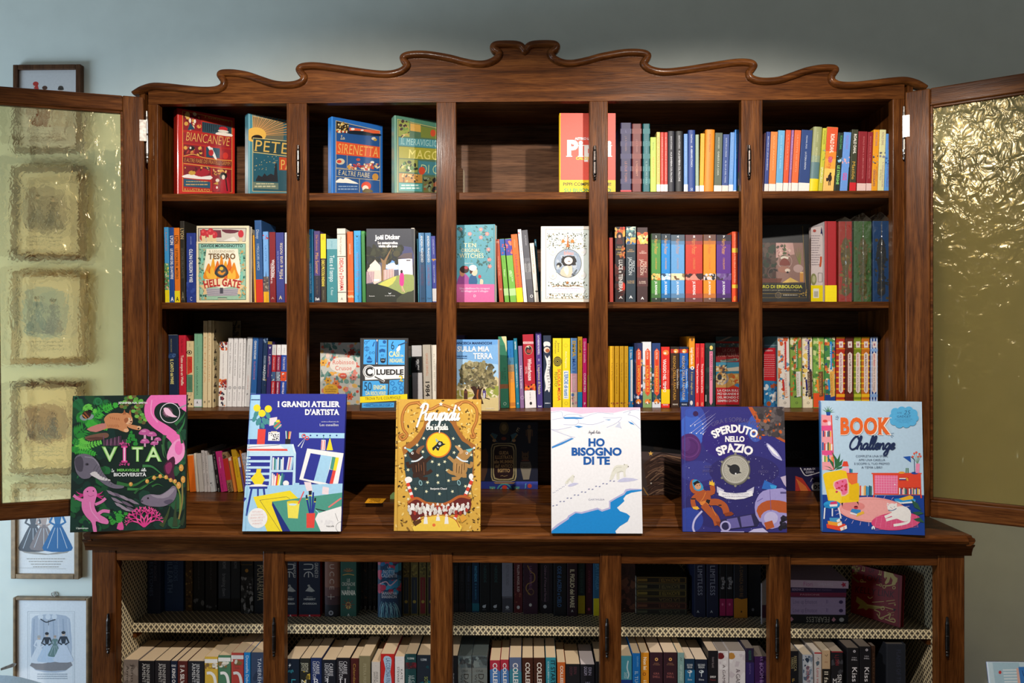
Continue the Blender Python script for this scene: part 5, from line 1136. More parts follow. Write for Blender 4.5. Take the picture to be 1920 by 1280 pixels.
S_(501,592,265,'7fb592','sage green spine with white foot, third shelf',T=[('Barbara Berman',290,400,'4a7a5c',.12,.4),('SANDRO PETTI',420,600,'5a8a6c',.16,.45),('LA COLLINA BEATA',640,965,'2c5a44',.2,.4),('A',1030,1058,'2a2a2a',.2,.42,'h','b')],B=[(1010,1090,'e4e6ea')],lean=2,Y=.15)
S_(597,647,128,'e2cda0','first tall cream spine with faint orange lettering',T=[('L\'ALFABETO',180,270,'c8824a',.4),('DI NINA',300,830,'d0a070',.36),('o',1020,1050,'2a2420',.4,.5,'h','b')],lean=7,Y=.145,dep=.155)
S_(650,692,124,'e4d0a4','second tall cream spine beside its lettered front cover',T=[('LETTERE',200,300,'c8824a',.4),('DEL CUORE',320,820,'d0a070',.36),('o',1015,1045,'2a2420',.4,.5,'h','b')],lean=8,Y=.145,dep=.155)
def a_let(p):
 p.poly([(690,120),(1100,120),(1100,1200),(680,1200)],'d9c596')
 for x,y,h in((740,240,40),(725,330,44),(735,470,40),(725,560,44),(740,660,40),(735,750,44),(730,850,48),(725,920,40)):p.hand('lru',x-6,y+20,h*.5,6,'4a4034',.3,.6)
 p.hand('Alla dolce',760,210,30,7,'3a3020',.2);p.hand('Amelie',790,290,40,8,'3a3020',.2);p.ell(728,1022,12,18,'2a2420');p.leafy([(720,620),(750,560),(765,500)],'6a7a5a',6,26,6)
F_(722,776,124,'e0cb9c','lettered cream cover angled inward beside two cream spines',a_let,Yl=.146,Yr=.205,th=.003,hard=False,pg='dcc8a0')
F_(800,1020,126,'8a7450','cream cover, its shade painted in as tan, behind the thin white spines',lambda p:(p.hand('Alla dolce',760,210,36,8,'2c2418',.2),p.hand('Amelie',790,300,46,9,'2c2418',.2)),Yl=.312,Yr=.312,th=.008,hard=False)  # the cream cover's shade is put into this tan
BR_=['f0ece8','c8502c','23284a','8a2a34','e07a3a','2a2430']
S_(778,866,365,'f0ece8','white spine scattered with red and navy sprigs',pic=[(363,460,BR_,26),(780,880,BR_,22),(880,1085,BR_,14)],T=[('I GIARDINI DI VERSAILLES',480,780,'a0909a',.14),('Garzanti',930,1060,'6a6468',.14)],lean=14)
for i,(a,c,ln,t,lb)in enumerate(((868,926,18,'Paolo Nori   IL LIBRO DELLE PAROLE','first thin white spine with a grey oval, by the sprigged one'),(928,978,20,'Marco Peano   IL LIBRO DEI BUONI','second thin white spine with a grey oval, fully visible'),(980,1034,22,'Daniel Pennac   DIARIO E ALTRE STORIE','third thin white spine with a grey oval, fully visible'),(1036,1064,24,'Piero e la Tigre','fourth thin white spine, narrowest of the white row'))):
 S_(a,c,319,'ece9e8',lb,T=[(t,375,720+i*25,'4a4646',.24),('PICCOLA',930,1030,'6a6666',.2)],art=lambda p,a=a,c=c:(p.ring((a+c)/2+8,880,15,5,'8a8a8c',12),p.ell((a+c)/2+8,880,9,8,'b4b4b6')),lean=ln)
S_(1066,1126,312,'efedec','white spine with faint red title at the end of the white row',T=[('Orlando Contini, il Barone',400,620,'4a4646',.2),('CAPIRE L\'ARTE',740,900,'e0a090',.2),('P',945,965,'4a4a4c',.3,.5,'h','b')],lean=36)
S_(1130,1196,316,'2d6cb8','medium blue spine with white name beside the white row',T=[('GIANNI RODARI',350,560,'f4f8fc',.36,.5,'d','b'),('FILASTROCCHE',580,790,'d87a9a',.3)],lean=34,B=[(940,985,'6aa4e0')])
S_(1200,1250,316,'17366e','deep blue cover edge behind the medium blue spine',lean=30)
S_(1253,1304,318,'1e3a62','navy spine with white title and starry top',T=[('SUCCEDE',520,610,'b8c8dc',.4,.5,'d','b'),('MARZIANI',620,800,'f0f4f8',.46,.5,'d','b')],pic=[(316,380,['1e3a62','8aa4c4','4a6a92'],8),(700,900,['1e3a62','3a6a72','a88a4a'],10)],lean=30)
S_(1307,1356,360,'3c2c78','purple spine with yellow striped top',T=[('I gialli',500,620,'f4f0f8',.36,.62),('DEL MISTERO',520,760,'c86a6a',.3,.3)],B=[(362,390,'e8c23a'),(372,380,'2a2040')],art=lambda p:p.poly([(1345,420),(1370,420),(1357,448)],'f0f0f4'),lean=26)
for a,c,co,em,lb in((1359,1408,'d02a34','4a6a9a','red and white spine with blue picture, first of three matching'),(1412,1460,'8c1f4a','8a98a8','maroon and white spine with grey picture, second of three matching'),(1463,1532,'2348a4','e0502a','blue and white spine with orange picture, third of three matching')):
 S_(a,c,397,co,lb,B=[(394,512,'f0eeec')],T=[('ITALO',430,490,'8a8684',.2),('ITALO CALVINO',535,680,'f4e8ec',.34),('FIABE ITALIANE',820,990,'f4e8ec',.3,.5,'d','b')],pic=[(700,805,[em,'d8dce0','3a4a6a',em],10)],lean=24)
S_(1534,1570,560,'f0b41c','yellow sliver of a book against the second post, third shelf',lean=24)
crop(560,590,6)
def a_rob(p):
 p.box(230,300,700,1030,'cfd0c8')
 C_=['e88a7c','f0b050','d8503c','5a8a84','7aa49a','f2d8c8','e06a50','8aa8a0','f4c46a']
 p.scatter(245,318,690,1015,110,C_,12,34,5);
 rd=random.Random(4)
 for k in range(26):
  x,y=rd.uniform(260,680),rd.uniform(330,1000);p.leafy([(x,y),(x+rd.uniform(-40,40),y-rd.uniform(40,90))],rd.choice(['4a7a74','6a9a90','5f8f94','88b0a4']),5,26,8)
 for x,y,c in((330,740,'f0b03a'),(420,770,'ee8a4a'),(600,420,'b03a30'),(575,920,'e0603c'),(620,700,'e08a80'),(275,540,'f2b44a')):
  for k in range(6):p.ell(x+22*math.cos(k*1.05),y+22*math.sin(k*1.05),20,12,c,R(k*60)*57.3,same=k>0)
  p.ell(x,y,9,9,'7a3a24')
 p.ell(500,565,150,92,'f2ebe2',n=28);p.text('Robinson',505,555,48,'e0503a','s',w=250);p.text('Crusoe',505,622,48,'e0503a','s',w=190);p.hand('daniel',440,478,24,5,'c8c0b8')
 p.ell(500,685,42,32,'e0604c');p.text('DEFOE',500,690,12,'f8e0d8','b')
 p.ell(362,850,86,72,'f2bc3a',n=28);p.text('CON',362,818,15,'8a5a1c','b');p.text('ILLUSTRAZIONI',362,845,15,'8a5a1c','b',w=130);p.text('INCANTEVOLI',362,870,15,'8a5a1c','b',w=120);p.smallprint(320,405,893,8,'a8741c',2)
def a_robs(p):
 p.rect(0,p.w,0,p.h,'c4c2c0');rd=random.Random(3);p.up()
 for k in range(60):u,v=rd.uniform(0,p.w),rd.uniform(0,p.h);r=rd.uniform(.0006,.0016);p.shape([(u-r,v),(u,v-r*1.6),(u+r,v),(u,v+r*1.6)],rd.choice(['3a3a3c','7a2a2a','5a5a5c']),True)
 p.rect(p.w*.5,p.w,p.h*.26,p.h*.82,'b0283a');p.words('ROBINSON CRUSOE',p.w*.64,p.h*.78,(0,-p.h*.5/13.5),(p.w*.26,0),'e8a8a8','s')
F_(243,690,312,'c4c2c0','flowered cover-out hardback with yellow round sticker, second bay third shelf',a_rob,Yl=.235,Yr=.25,th=.038,side=a_robs,ccol='c4c2c0')
def a_clue(p):
 B_='4aa8e8';K='3c3a3a'
 p.line([(716,255),(690,1080)],5,'242222')
 for q in([(735,280),(865,280),(858,558),(728,555)],[(898,280),(993,282),(992,560),(893,558)],[(1008,282),(1195,284),(1192,562),(1004,560)],[(722,745),(900,742),(920,775),(1008,775),(1000,905),(716,915)],[(1022,735),(1185,725),(1182,895),(1015,902)],[(712,992),(1075,985),(1072,1040),(712,1045)]):p.poly(q,B_)
 p.poly([(866,282),(888,282),(884,556),(870,556)],'2a6ab0');p.ell(882,288,7,12,'f0d8c8');p.ell(878,545,6,8,'f0e8e0')
 D_='1c5a9c'
 p.ring(755,315,14,6,D_);p.line([(768,305),(800,290)],7,D_);p.poly([(828,350),(848,300),(858,305),(838,360)],D_);p.frame(745,365,790,400,8,D_);p.line([(768,350),(768,415)],8,D_);p.ring(805,428,12,5,D_);p.ring(842,426,12,5,D_);p.line([(752,470),(768,445)],6,D_)
 p.poly([(765,500),(795,460),(826,505)],D_);p.poly([(760,515),(832,515),(818,540),(775,540)],D_);p.ell(965,305,20,20,D_);p.line([(910,350),(985,350)],6,D_,0);p.poly([(905,395),(940,380),(975,392),(972,425),(938,415),(908,428)],D_);p.text('f f',940,470,24,D_,'b')
 p.ell(948,515,30,28,'1c2a3c');p.poly([(918,480),(935,500),(920,515)],'1c2a3c');p.poly([(980,478),(962,500),(976,515)],'1c2a3c');p.ell(938,510,5,5,'fff');p.ell(958,510,5,5,'fff')
 p.text('6',1057,390,92,'1a3a5c','r',w=42);p.line([(1220,305),(1120,345)],14,'20466e');p.poly([(1140,340),(1100,385),(1110,410),(1140,395)],'f0f0f0',2)
 p.text('CASI',1016,470,58,'e8e4a8','b','l',w=120);p.text('DA',1145,472,24,'e8e4a8','b','l',w=36);p.text('INDAGARE...',1022,535,42,'e8e4a8','b','l',w=165)
 p.poly([(740,585),(1190,578),(1188,715),(748,732)],'f6f4f2');p.line([(860,690),(965,748)],26,'f6f4f2');p.ell(795,640,72,74,'f6f4f2',n=26);p.ring(795,640,62,7,'2c2a2a');p.line([(855,695),(960,748)],13,'2c2a2a');p.ell(795,640,56,58,'f6f4f2')
 p.text('C',792,685,92,'2c2a2a','x',w=84);p.text('LUEDLE',872,672,56,'2c2a2a','x','l',w=308);p.text('2',1152,752,70,'2c2a2a','b',w=52);p.text('2',1150,748,62,'f2d23a','b',w=44)
 p.text('50',778,850,92,'1a3a5c','r',w=92);p.text('ENIGMI',840,838,46,'e8e4a8','b','l',w=140);p.text('DA RISOLVERE!',752,902,40,'e8e4a8','b','l',w=230)
 for x,y in((1055,770),(1140,765),(1080,830),(1155,820),(1050,880),(1150,870)):p.ring(x,y,22,7,'1c6ab4',9)
 p.poly([(650,922),(1230,890),(1230,958),(650,992)],'f4dc1c');p.text('TROVA TU IL COLPEVOLE!',950,952,30,'2c2a20','r',w=405,rot=-2)
 p.line([(730,1015),(800,998),(990,995),(1060,1010),(990,1030),(800,1032),(730,1015)],4,D_,3);p.text('HARTIGAN BROWNE',892,1024,20,D_,'b',w=270)
F_(690,1222,262,'3c3a3a','blue and grey puzzle book cover-out with magnifying glass, second bay',a_clue,Yl=.055,Yr=.062,th=.03,ccol='3c3a3a',xt=716)
S_(1236,1272,352,'23483c','dark green patterned spine right of the puzzle book',pic=[(352,470,['4a4038','7a6a5a','2c2824'],10),(680,760,['23483c','c86a4a','3a2c2a'],6)],lean=-8)
S_(1283,1398,345,'f0edec','white spine with black square block, third shelf second bay',B=[(468,652,'161616')],T=[('INGA',515,590,'f4f4f4',.12,.4),('INGA VIDA',500,620,'f4f4f4',.2,.6,'u','b'),('UNA STORIA',690,900,'d8d0d4',.16)],lean=-14)
S_(1410,1502,337,'e8ddca','cream spine with orange name and large black numerals',T=[('GEORGE ORWELL',430,690,'e88a5a',.26,.5,'d','h'),('1984',735,920,'2a2624',.5,.5,'d','b')],lean=-18)
S_(1506,1568,340,'ece4d4','plain cream spine with grey script against the third post',T=[('P.L. TRAVERS  MARY POPPINS',440,860,'a09684',.3)],lean=-18)
crop(840,590,6)
S_(40,190,230,'3c2c5a','dim purple spine standing behind the olive tree cover',Y=.21,dep=.1)
def a_tree(p):
 p.poly([(60,278),(560,278),(575,1090),(60,1090)],'7fb2e4');p.poly([(60,278),(560,278),(560,330),(60,400)],'6aa4e0');p.poly([(60,480),(565,560),(568,800),(60,800)],'a8cdec')
 p.poly([(60,800),(200,780),(380,820),(540,690),(572,720),(575,1090),(60,1090)],'d9c79a',1);p.poly([(60,860),(200,850),(300,910),(60,960)],'a8a04a',2);p.poly([(420,830),(570,800),(572,900),(480,930)],'98a048',2);p.poly([(60,940),(380,950),(570,930),(574,1090),(60,1090)],'d8c48c',1)
 p.scatter(90,780,560,930,40,['e8dcb8','b8a45a','f0e8d0'],8,26,3,.5)
 p.scatter(150,555,500,770,190,['6a6248','8a8058','a89c74','4e4a38','7a7050'],14,34,6);p.scatter(200,530,440,800,110,['8a8058','b4a880','5c5640','98906a'],10,28,7);p.scatter(120,620,540,820,90,['746a4c','968a60','585238'],10,24,8)
 p.poly([(300,800),(250,810),(280,850),(300,900),(240,1000),(400,1000),(370,900),(380,840),(400,810),(360,830),(345,790),(330,830)],'3c2018',1);p.line([(340,840),(330,920),(350,990)],18,'a05a2c',3);p.line([(395,930),(430,935),(470,948)],9,'2c1a14',2)
 p.ell(200,880,22,42,'6a4030');p.poly([(180,880),(220,880),(222,990),(178,990)],'4a2c22');p.ell(198,845,11,13,'3a241c');p.poly([(390,850),(428,850),(425,925),(395,925)],'5a4a86',1);p.ell(406,842,12,14,'3a2a24');p.box(400,880,414,940,'e8e4ec')
 p.text('FRANCESCA MANNOCCHI',60,330,25,'1f3a6a','b','l',w=436);p.text('SULLA MIA',105,412,56,'f6f8fa','b','l',w=358);p.text('TERRA',285,495,62,'f6f8fa','b','l',w=215);p.smallprint(60,215,470,10,'2a4a7a',2);p.smallprint(60,215,492,8,'2a4a7a',3)
 p.text('EINAUDI',475,1058,13,'f0ead8','s',w=90)
F_(60,568,278,'7fb2e4','cover-out book with an olive tree under blue sky, middle bay',a_tree,Yl=.075,Yr=.06,th=.022,hard=False,ccol='b8b0a0',xt=300)
S_(571,587,640,'b8302a','red sliver of a book behind the olive tree cover',Y=.13)
S_(592,688,245,'3a8a6a','green spine with pale crescent top and brown stripe',B=[(340,780,'2f7a5e'),(780,830,'8a5a3a'),(830,1060,'2f7a5e')],art=lambda p:(p.poly([(600,246),(655,246),(665,330),(655,420),(640,330)],'e8dca8',2),p.ring(640,1000,16,4,'c8e0d0',9)),T=[('SE IL LUPO',590,740,'1f4a3a',.24,.65),('VERRA',630,730,'1f4a3a',.24,.35)],lean=-30,Y=.145)
S_(692,762,290,'1c7ac0','spine fading from blue to orange, middle bay',B=[(480,560,'4a86a8'),(560,640,'a08a6a'),(640,760,'dc9440'),(760,1060,'ee9a2a'),(985,1030,'c87a2a')],T=[('Silvia Vecchini',380,540,'1a4a7a',.2),('LE PAROLE',580,720,'7a5a3a',.26)],lean=-28,Y=.145)
S_(766,808,265,'157a96','thin teal spine with white lettering, middle bay',T=[('ELISA PURICELLI',300,390,'f0f8fa',.36,.5,'d','b'),('NON CHIEDERMI DI PIU',550,820,'d8ecf2',.36),('o',980,1005,'f0f8fa',.4,.5,'h')],lean=-32,Y=.145)
S_(811,859,350,'8d6a9a','short mauve spine with white italic title',T=[('Il fuoco e la neve',570,830,'f2ecf4',.46)],art=lambda p:p.ring(836,930,18,3,'d8c8e0',10),lean=-24,Y=.145)
def a_win(p):
 p.ell(908,395,44,54,'c8a07a');p.ell(908,398,38,47,'23242e');p.poly([(880,420),(900,380),(920,400),(940,375),(935,430)],'a83a30',2);p.poly([(880,360),(905,350),(915,372)],'e8e0d8')
 p.box(845,302,960,326,'f4e4e4');p.text('WINTERHOUSE',902,322,15,'b0283a','b',w=105)
 p.scatter(868,785,988,845,34,['e86a24','f08a2c','3a1a1c','d8482c'],6,18,3);p.ell(932,995,14,18,'2a2424')
S_(868,994,222,'b81f34','thick crimson spine with moon medallion and white foot',B=[(848,1060,'f2eef0'),(845,850,'3a1a1c')],art=a_win,T=[('Winterhouse',495,740,'f6ecec',.34,.55,'d','b'),('HOTEL',580,665,'f0d8d8',.16,.22),('IL BATTELLO',870,960,'5a4a4c',.1)],lean=-32,Y=.145)
S_(1000,1068,195,'4c3a86','tall purple spine with cream script title',T=[('KATHERINE RUNDELL',230,450,'e4dcf0',.3,.5,'d','b'),('L\'equivoco di Natale',560,895,'ecd8a8',.42,.5),('Rizzoli',1020,1036,'f4f4f4',.6,.5,'h','b'),('@',495,515,'d8ccf0',.3,.5,'h')],lean=-18,Y=.15)
def a_heart(p):
 L=[(1090,455),(1110,560),(1085,690),(1098,800),(1090,860),(1118,840),(1140,870),(1152,760),(1140,640),(1152,540),(1142,458),(1118,490)]
 p.poly(L,'f2f0f0',3);p.poly([(1075,315),(1100,300),(1145,310),(1148,355),(1110,345),(1080,360)],'eceaea',2);p.ell(1112,395,34,34,'e8d8c8');p.ell(1120,402,24,22,'b0603a')
 for k,ch in enumerate('HEARTBEATS'):p.text(ch,1118+(8,10,6,-2,-8,-8,-2,6,8,4)[k],525+k*33,26,'1c2432','s',rot=84)
 p.smallprint(1090,1150,1000,12,'b8c0cc',2)
S_(1073,1168,232,'23304a','navy spine with a waving white ribbon, middle bay',art=a_heart,hard=True,lean=-6,Y=.15)
def a_black(p):
 p.ell(1232,525,48,56,'2a2620');
 for k in range(3):p.ring(1232,525,14+k*14,4,'e8d23a',14)
S_(1178,1281,263,'f2da1c','yellow spine with black scribble and big red orange title',art=a_black,T=[('James',315,420,'3a3420',.2,.65),('Patterson',290,440,'3a3420',.22,.32),('SCUOLA MEDIA',610,965,'e8442a',.34,.72,'d','b'),('FEGATO!',640,810,'3a3420',.3,.35)],Y=.15)
S_(1284,1375,263,'f4dc1e','yellow spine with white label title, right of the scribbled one',B=[(625,945,'f4dc1e')],art=lambda p:(p.box(1298,628,1356,945,'e8ecf0'),p.ring(1325,345,20,4,'c8b01c',10),p.ring(1330,995,18,4,'b8a01c',10)),T=[('Anna Pavignano',410,600,'f4eec8',.22),('L\'EROE di tutti i',640,935,'2a7ac0',.44,.5,'d','b')],Y=.15)
S_(1379,1453,262,'6a9ad4','blue, pink and cream spine with orange and blue letters',B=[(660,870,'f0b4c0'),(870,1060,'f2dcc4')],T=[('EMMA',290,470,'f0c03a',.5,.5,'d','b'),('MATT',490,660,'3a6ac0',.5,.5,'d','b'),('IL CORAGGIO',690,850,'f8f0f2',.36)],pic=[(880,1040,['f2dcc4','5a7ac0','e8a8b0','8a8a92'],10)],lean=2,Y=.15)
S_(1457,1510,246,'ecb41c','amber spine with black title and bright blue foot',B=[(868,1060,'1c9ad8')],T=[('GIGI DATOME',285,430,'3a3010',.44,.5,'d','b'),('IL VICINO DEL CANESTRO',490,750,'a87a1c',.3),('o',452,475,'5a3a1c',.3,.5,'h')],lean=4,Y=.15)
S_(1514,1562,264,'e8207a','hot pink spine with white lettering, middle bay',T=[('Guarda e ascolta',300,540,'f8d8e8',.5),('CUORE MIO',655,870,'fbe8f0',.44,.5,'d','b'),('P',985,1015,'f8f0f4',.4,.5,'h','b')],lean=2,Y=.15)
S_(1566,1640,320,'c8561c','dark orange and ochre spine against the fourth post',B=[(680,1060,'a8861c')],T=[('I mondi',400,600,'e8a05a',.3),('De Gaspari',720,940,'3a3010',.26)],lean=4,Y=.15)
crop(1120,590,6)
for i,(a,c)in enumerate(((141,190),(194,246),(250,299),(303,349))):
 S_(a,c,352,'f2b81a',('first','second','third','fourth')[i]+' of four matching thin amber paperbacks right of the fourth post',T=[('STORIE DI',370,490,'c88a14',.26),(('Il mare di Matilde','Le mie avventure','Nonna in volo','Il ritorno di Tommi')[i],540,(740,890,760,830)[i],'8a5a10',.3)],pic=[(985,1015,['f2b81a','d8702a','8a5a2a'],6)])
S_(352,406,360,'1f82c4','blue spine with white strip, right of four amber ones',T=[('G. Stilton',390,490,'f0f6fa',.4,.5,'d','b')],art=lambda p:(p.box(374,505,398,970,'f4f2f4')),B=[],pic=[(985,1015,['1f82c4','e0803a'],5)],)
def red_tab(x0,x1):
 xm=(x0+x1)/2+4
 def f(p):
  p.poly([(xm-28,410),(xm,375),(xm+28,410),(xm+28,880),(xm,915),(xm-28,880)],'e0401f');p.line([(xm-22,415),(xm,388),(xm+22,415),(xm+22,876),(xm,902),(xm-22,876),(xm-22,415)],3,'f0a060')
  p.ell(xm,975,32,28,'e8822a');p.ell(xm-8,985,14,12,'f4e4d0');p.scatter(xm-30,955,xm+30,1000,8,['f0f0f0','5a3a2a','f0a040'],4,10,3)
 return f
TT=lambda t,c='f6dcc0':[('G. STILTON',395,500,c,.2,.54,'d','b'),(t,570,870,'f0b040',.26,.54,'d','b')]
S_(411,508,318,'1c2a5c','navy spine with red pointed label, first of the labelled trio',art=red_tab(411,508),T=TT('L\'ANTICA ROMA'),pic=[(430,620,['1c2a5c','3a4a8a','c8a06a'],10),(780,960,['1c2a5c','8a98c0','e0e4f0'],8)],lean=4)
S_(512,612,304,'e4e6ea','white and green spine with red pointed label, middle of the trio',art=red_tab(512,612),T=TT('L\'ALBA DEI RE'),B=[(860,1060,'8aa86a')],pic=[(560,860,['d8dce0','8aa86a','c8a07a','e8c8a8','5a7a4a'],30)],lean=-4)
S_(616,714,318,'1f3c74','blue and white spine with red pointed label, last of the trio',art=red_tab(616,714),T=TT('ZANNE BIANCHE'),B=[(980,1060,'dfe4ee')],pic=[(600,960,['1f4a5c','3a6a4a','c8d4dc','8a6a4a','2a3a5a'],30)],lean=-2)
S_(718,816,360,'e0281c','bright red spine with broad yellow band near the foot',T=[('Geronimo',620,830,'f48a70',.18,.8),('VIAGGIO NEL TEMPO',500,870,'fbf0ec',.34,.4,'d','b'),('PIEMME',1005,1020,'f4d8d0',.62,.5,'h','b')],B=[(838,1000,'f6d010')],art=lambda p:(p.ell(770,425,34,30,'e88a3a'),p.ell(762,432,16,13,'f4e0c8')))
S_(828,926,360,'3a2414','dark brown spine with gilt title and red cap',B=[(358,385,'2a1c14'),(385,430,'b8281c')],T=[('Geronimo Stilton',610,830,'e8dccc',.2,.8),('REGNO DELLA FANTASIA',460,960,'d8a03a',.3,.42),('PIEMME',1000,1015,'d8ccc0',.62,.5,'h','b')],art=lambda p:(p.ell(884,408,26,24,'f0a848'),p.ell(878,414,12,10,'f6e4d0')),pic=[(600,800,['3a2414','6a4424','50301a'],12)],lean=-4)
S_(930,1027,360,'1c5ab0','royal blue spine with pale title and red cap',B=[(358,385,'10284a'),(385,430,'b8281c'),(980,1060,'16284a')],T=[('Geronimo Stilton',610,830,'dfe8f4',.2,.8),('REGNO DELLA FANTASIA',460,960,'e0c078',.3,.42),('PIEMME',1000,1015,'c8d0e0',.62,.5,'h','b')],art=lambda p:(p.ell(978,408,26,24,'f0a848'),p.ell(972,414,12,10,'f6e4d0')),pic=[(500,960,['1c5ab0','3a8ae0','16407a'],18)],lean=-4)
S_(1031,1097,243,'f0981c','tall orange-topped navy spine with a football',B=[(600,1060,'2c3f74')],T=[('Luigi Garlando',370,560,'fbeedd',.42,.5,'d','b'),('Il mister sbaglia mai',640,900,'d8c06a',.34),('8',265,295,'2a2420',.4,.5,'h','b')],art=lambda p:(p.ell(1068,598,20,20,'f4f4f4'),p.ell(1068,598,8,8,'2a2a2a'),p.ell(1058,990,16,26,'e8e0d8')),lean=2)
S_(1101,1151,322,'d8242c','left one of two matching slim scarlet spines',T=[('Erin Hunter',370,480,'f08a70',.3),('Tre topini lasciano al buio',550,880,'f8d8d4',.4,.5,'d','b'),('@',985,1015,'f0c8a0',.5,.5,'h')],lean=4)
S_(1154,1204,322,'d8242c','right one of two matching slim scarlet spines',T=[('Erin Hunter',370,480,'f08a70',.3),('Tre topini lasciano al buio',550,880,'f8d8d4',.4,.5,'d','b'),('@',985,1015,'f0c8a0',.5,.5,'h')],lean=4)
def a_pencil(p):
 p.poly([(1262,410),(1298,410),(1296,985),(1278,1018),(1262,985)],'e88aa8');p.ell(1281,370,18,24,'f2d878');p.box(1215,900,1228,975,'d8d8d0')
 for y,s in((420,'IL DIARIO'),):pass
S_(1212,1328,312,'1c3434','black green spine with a long pink pencil',art=a_pencil,T=[('IL DIARIO DI GRETA',420,740,'9a3a5c',.16,.6,'d','b')],pic=[(320,900,['1c3434','2a4a44','162828'],24)],Y=.19,dep=.125)
def a_house(p):
 p.box(1200,240,1700,1010,'2f4a4c');p.poly([(1350,300),(1480,245),(1520,245),(1400,300)],'8a7a6a');p.box(1300,298,1700,320,'a8281c')
 p.poly([(1310,325),(1700,325),(1700,380),(1310,372)],'4a6a6a');p.scatter(1320,325,1610,370,20,['c8b8a0','6a4a3a','8a9a9a'],5,16,2)
 p.poly([(1300,365),(1700,365),(1700,535),(1320,530)],'9a1a20');p.text('LA CASA',1480,418,38,'d8a090','s',w=145);p.text('SULL\'ALBERO',1478,470,42,'d8a090','s',w=250);p.text('MAGICA',1640,520,36,'d8a090','s');p.poly([(1380,510),(1560,488),(1585,500),(1570,518),(1390,532)],'8a9a90');p.smallprint(1400,1560,514,10,'3a4a44',2)
 p.poly([(1310,535),(1700,530),(1700,830),(1320,825)],'d8a45a');p.poly([(1310,535),(1700,530),(1700,580),(1450,600),(1320,570)],'4aa0c0',1);p.poly([(1450,600),(1700,570),(1700,620),(1480,640)],'f0e4cc',1);p.poly([(1320,640),(1640,630),(1700,660),(1480,660),(1330,690)],'3a90b4',1)
 p.ell(1400,720,78,66,'b0a8b4');p.ell(1395,705,60,60,'d8b060');p.scatter(1345,570,1450,780,60,['e8c890','8a5a3a','4a4a54','f0e0c0','b8803c','2a3a4a'],6,20,6);p.ell(1375,700,26,34,'2c3442')
 p.scatter(1480,680,1620,800,30,['e8b45a','c8843c','f0cc80','e06a2c'],10,34,7);p.poly([(1540,790),(1570,770),(1600,780),(1590,815),(1550,812)],'4a90c0');p.poly([(1450,830),(1530,790),(1620,830)],'e0561c')
 p.box(1200,818,1700,1010,'d8202c')
 for k,s in enumerate(('LA CASA SULL\'ALBERO','PIÙ GRANDE E FAMOSA','DEL MONDO CRESCE','SEMPRE DI PIÙ!')):p.text(s,1350,862+k*39,24,'fbeeee','b','l',w=(385,390,340,232)[k])
F_(1334,1720,245,'2c4648','tree house adventure cover-out with red label, beside the fifth post',a_house,Yl=.25,Yr=.24,th=.03,hard=False,ccol='23383a',xt=1400)
crop(1400,590,6)
def a_hb(p):
 p.poly([(150,245),(345,245),(375,1040),(150,1040)],'4a6a72');p.box(150,245,340,330,'3f5a58');p.line([(150,345),(340,345)],8,'8a9aa0')
 p.poly([(150,375),(325,370),(335,745),(150,735)],'c8202c')
 for k in range(11):p.smallprint(195,318,455+k*24,6,'e8a0a0',k)
 p.text('DIVENTA',250,410,16,'f0c8c8','b',w=90)
 p.poly([(150,740),(340,750),(375,1040),(150,1040)],'2a7ab0');p.scatter(170,760,350,1000,30,['4a9ac8','1f5a8a','d8e0e4','a8502c','6ab0d0'],10,30,5);p.box(290,895,330,968,'f0eeec')
 for k in range(7):p.box(294+k*5,925,296+k*5,965,'3a3a3c')
F_(195,344,245,'4a6a72','illustrated back cover in teal, red and blue right of the fifth post',a_hb,Yl=.235,Yr=.172,th=.006,hard=False,xt=160)
def tree_art(x0,x1,c1,c2,tag_,ty0,ty1,bx,tb):
 xm=(x0+x1)/2
 def f(p):
  p.line([(xm+8,310),(xm+10,605)],24,c1);p.ell(xm+8,310,12,12,c1);p.ell(xm+10,605,12,12,c1)
  p.poly([(xm-28,728),(xm-6,725),(xm+2,850),(xm-18,852)],c1)
  p.poly([(xm-4,640),(xm+48,636),(xm+52,915),(xm+6,925)],c2);p.ring(xm+5,990,12,4,'3a3430',9)
 return f
P5=[('f0e8dc',['f0e8dc','e88a4a','4a8ab0','f4f0e8','d8602c','6aa0c0','f0c878'],'d0302c','f0e8dc','white and orange tree house spine with red title bar','26 PIANI'),('8aa84a',['8aa84a','e8b43a','5a8a3a','c8582c','f0e4b8','3a5a3a','d8702c'],'3a8a3a','f0ece4','green and yellow tree house spine with green title bar','13 STORIE'),('e4d8b8',['e4d8b8','b8a0b0','e0c060','3a3a4a','c8803c','f0ead8'],'2c2a6a','4a3024','beige tree house spine with indigo title bar','39 PIANI'),('7aa84a',['7aa84a','5a8a3a','a8c05a','e0803a','c8d08a','4a7a3a'],'ee8a2c','6a4a2c','leafy green tree house spine with orange title bar','52 PIANI'),('4a8a4a',['4a8a4a','2a6a5a','c8502c','8aa8a0','e8d8a8','2a4a7a','e0883a'],'1f8ad0','e8b050','green and blue tree house spine with blue title bar','65 PIANI')]
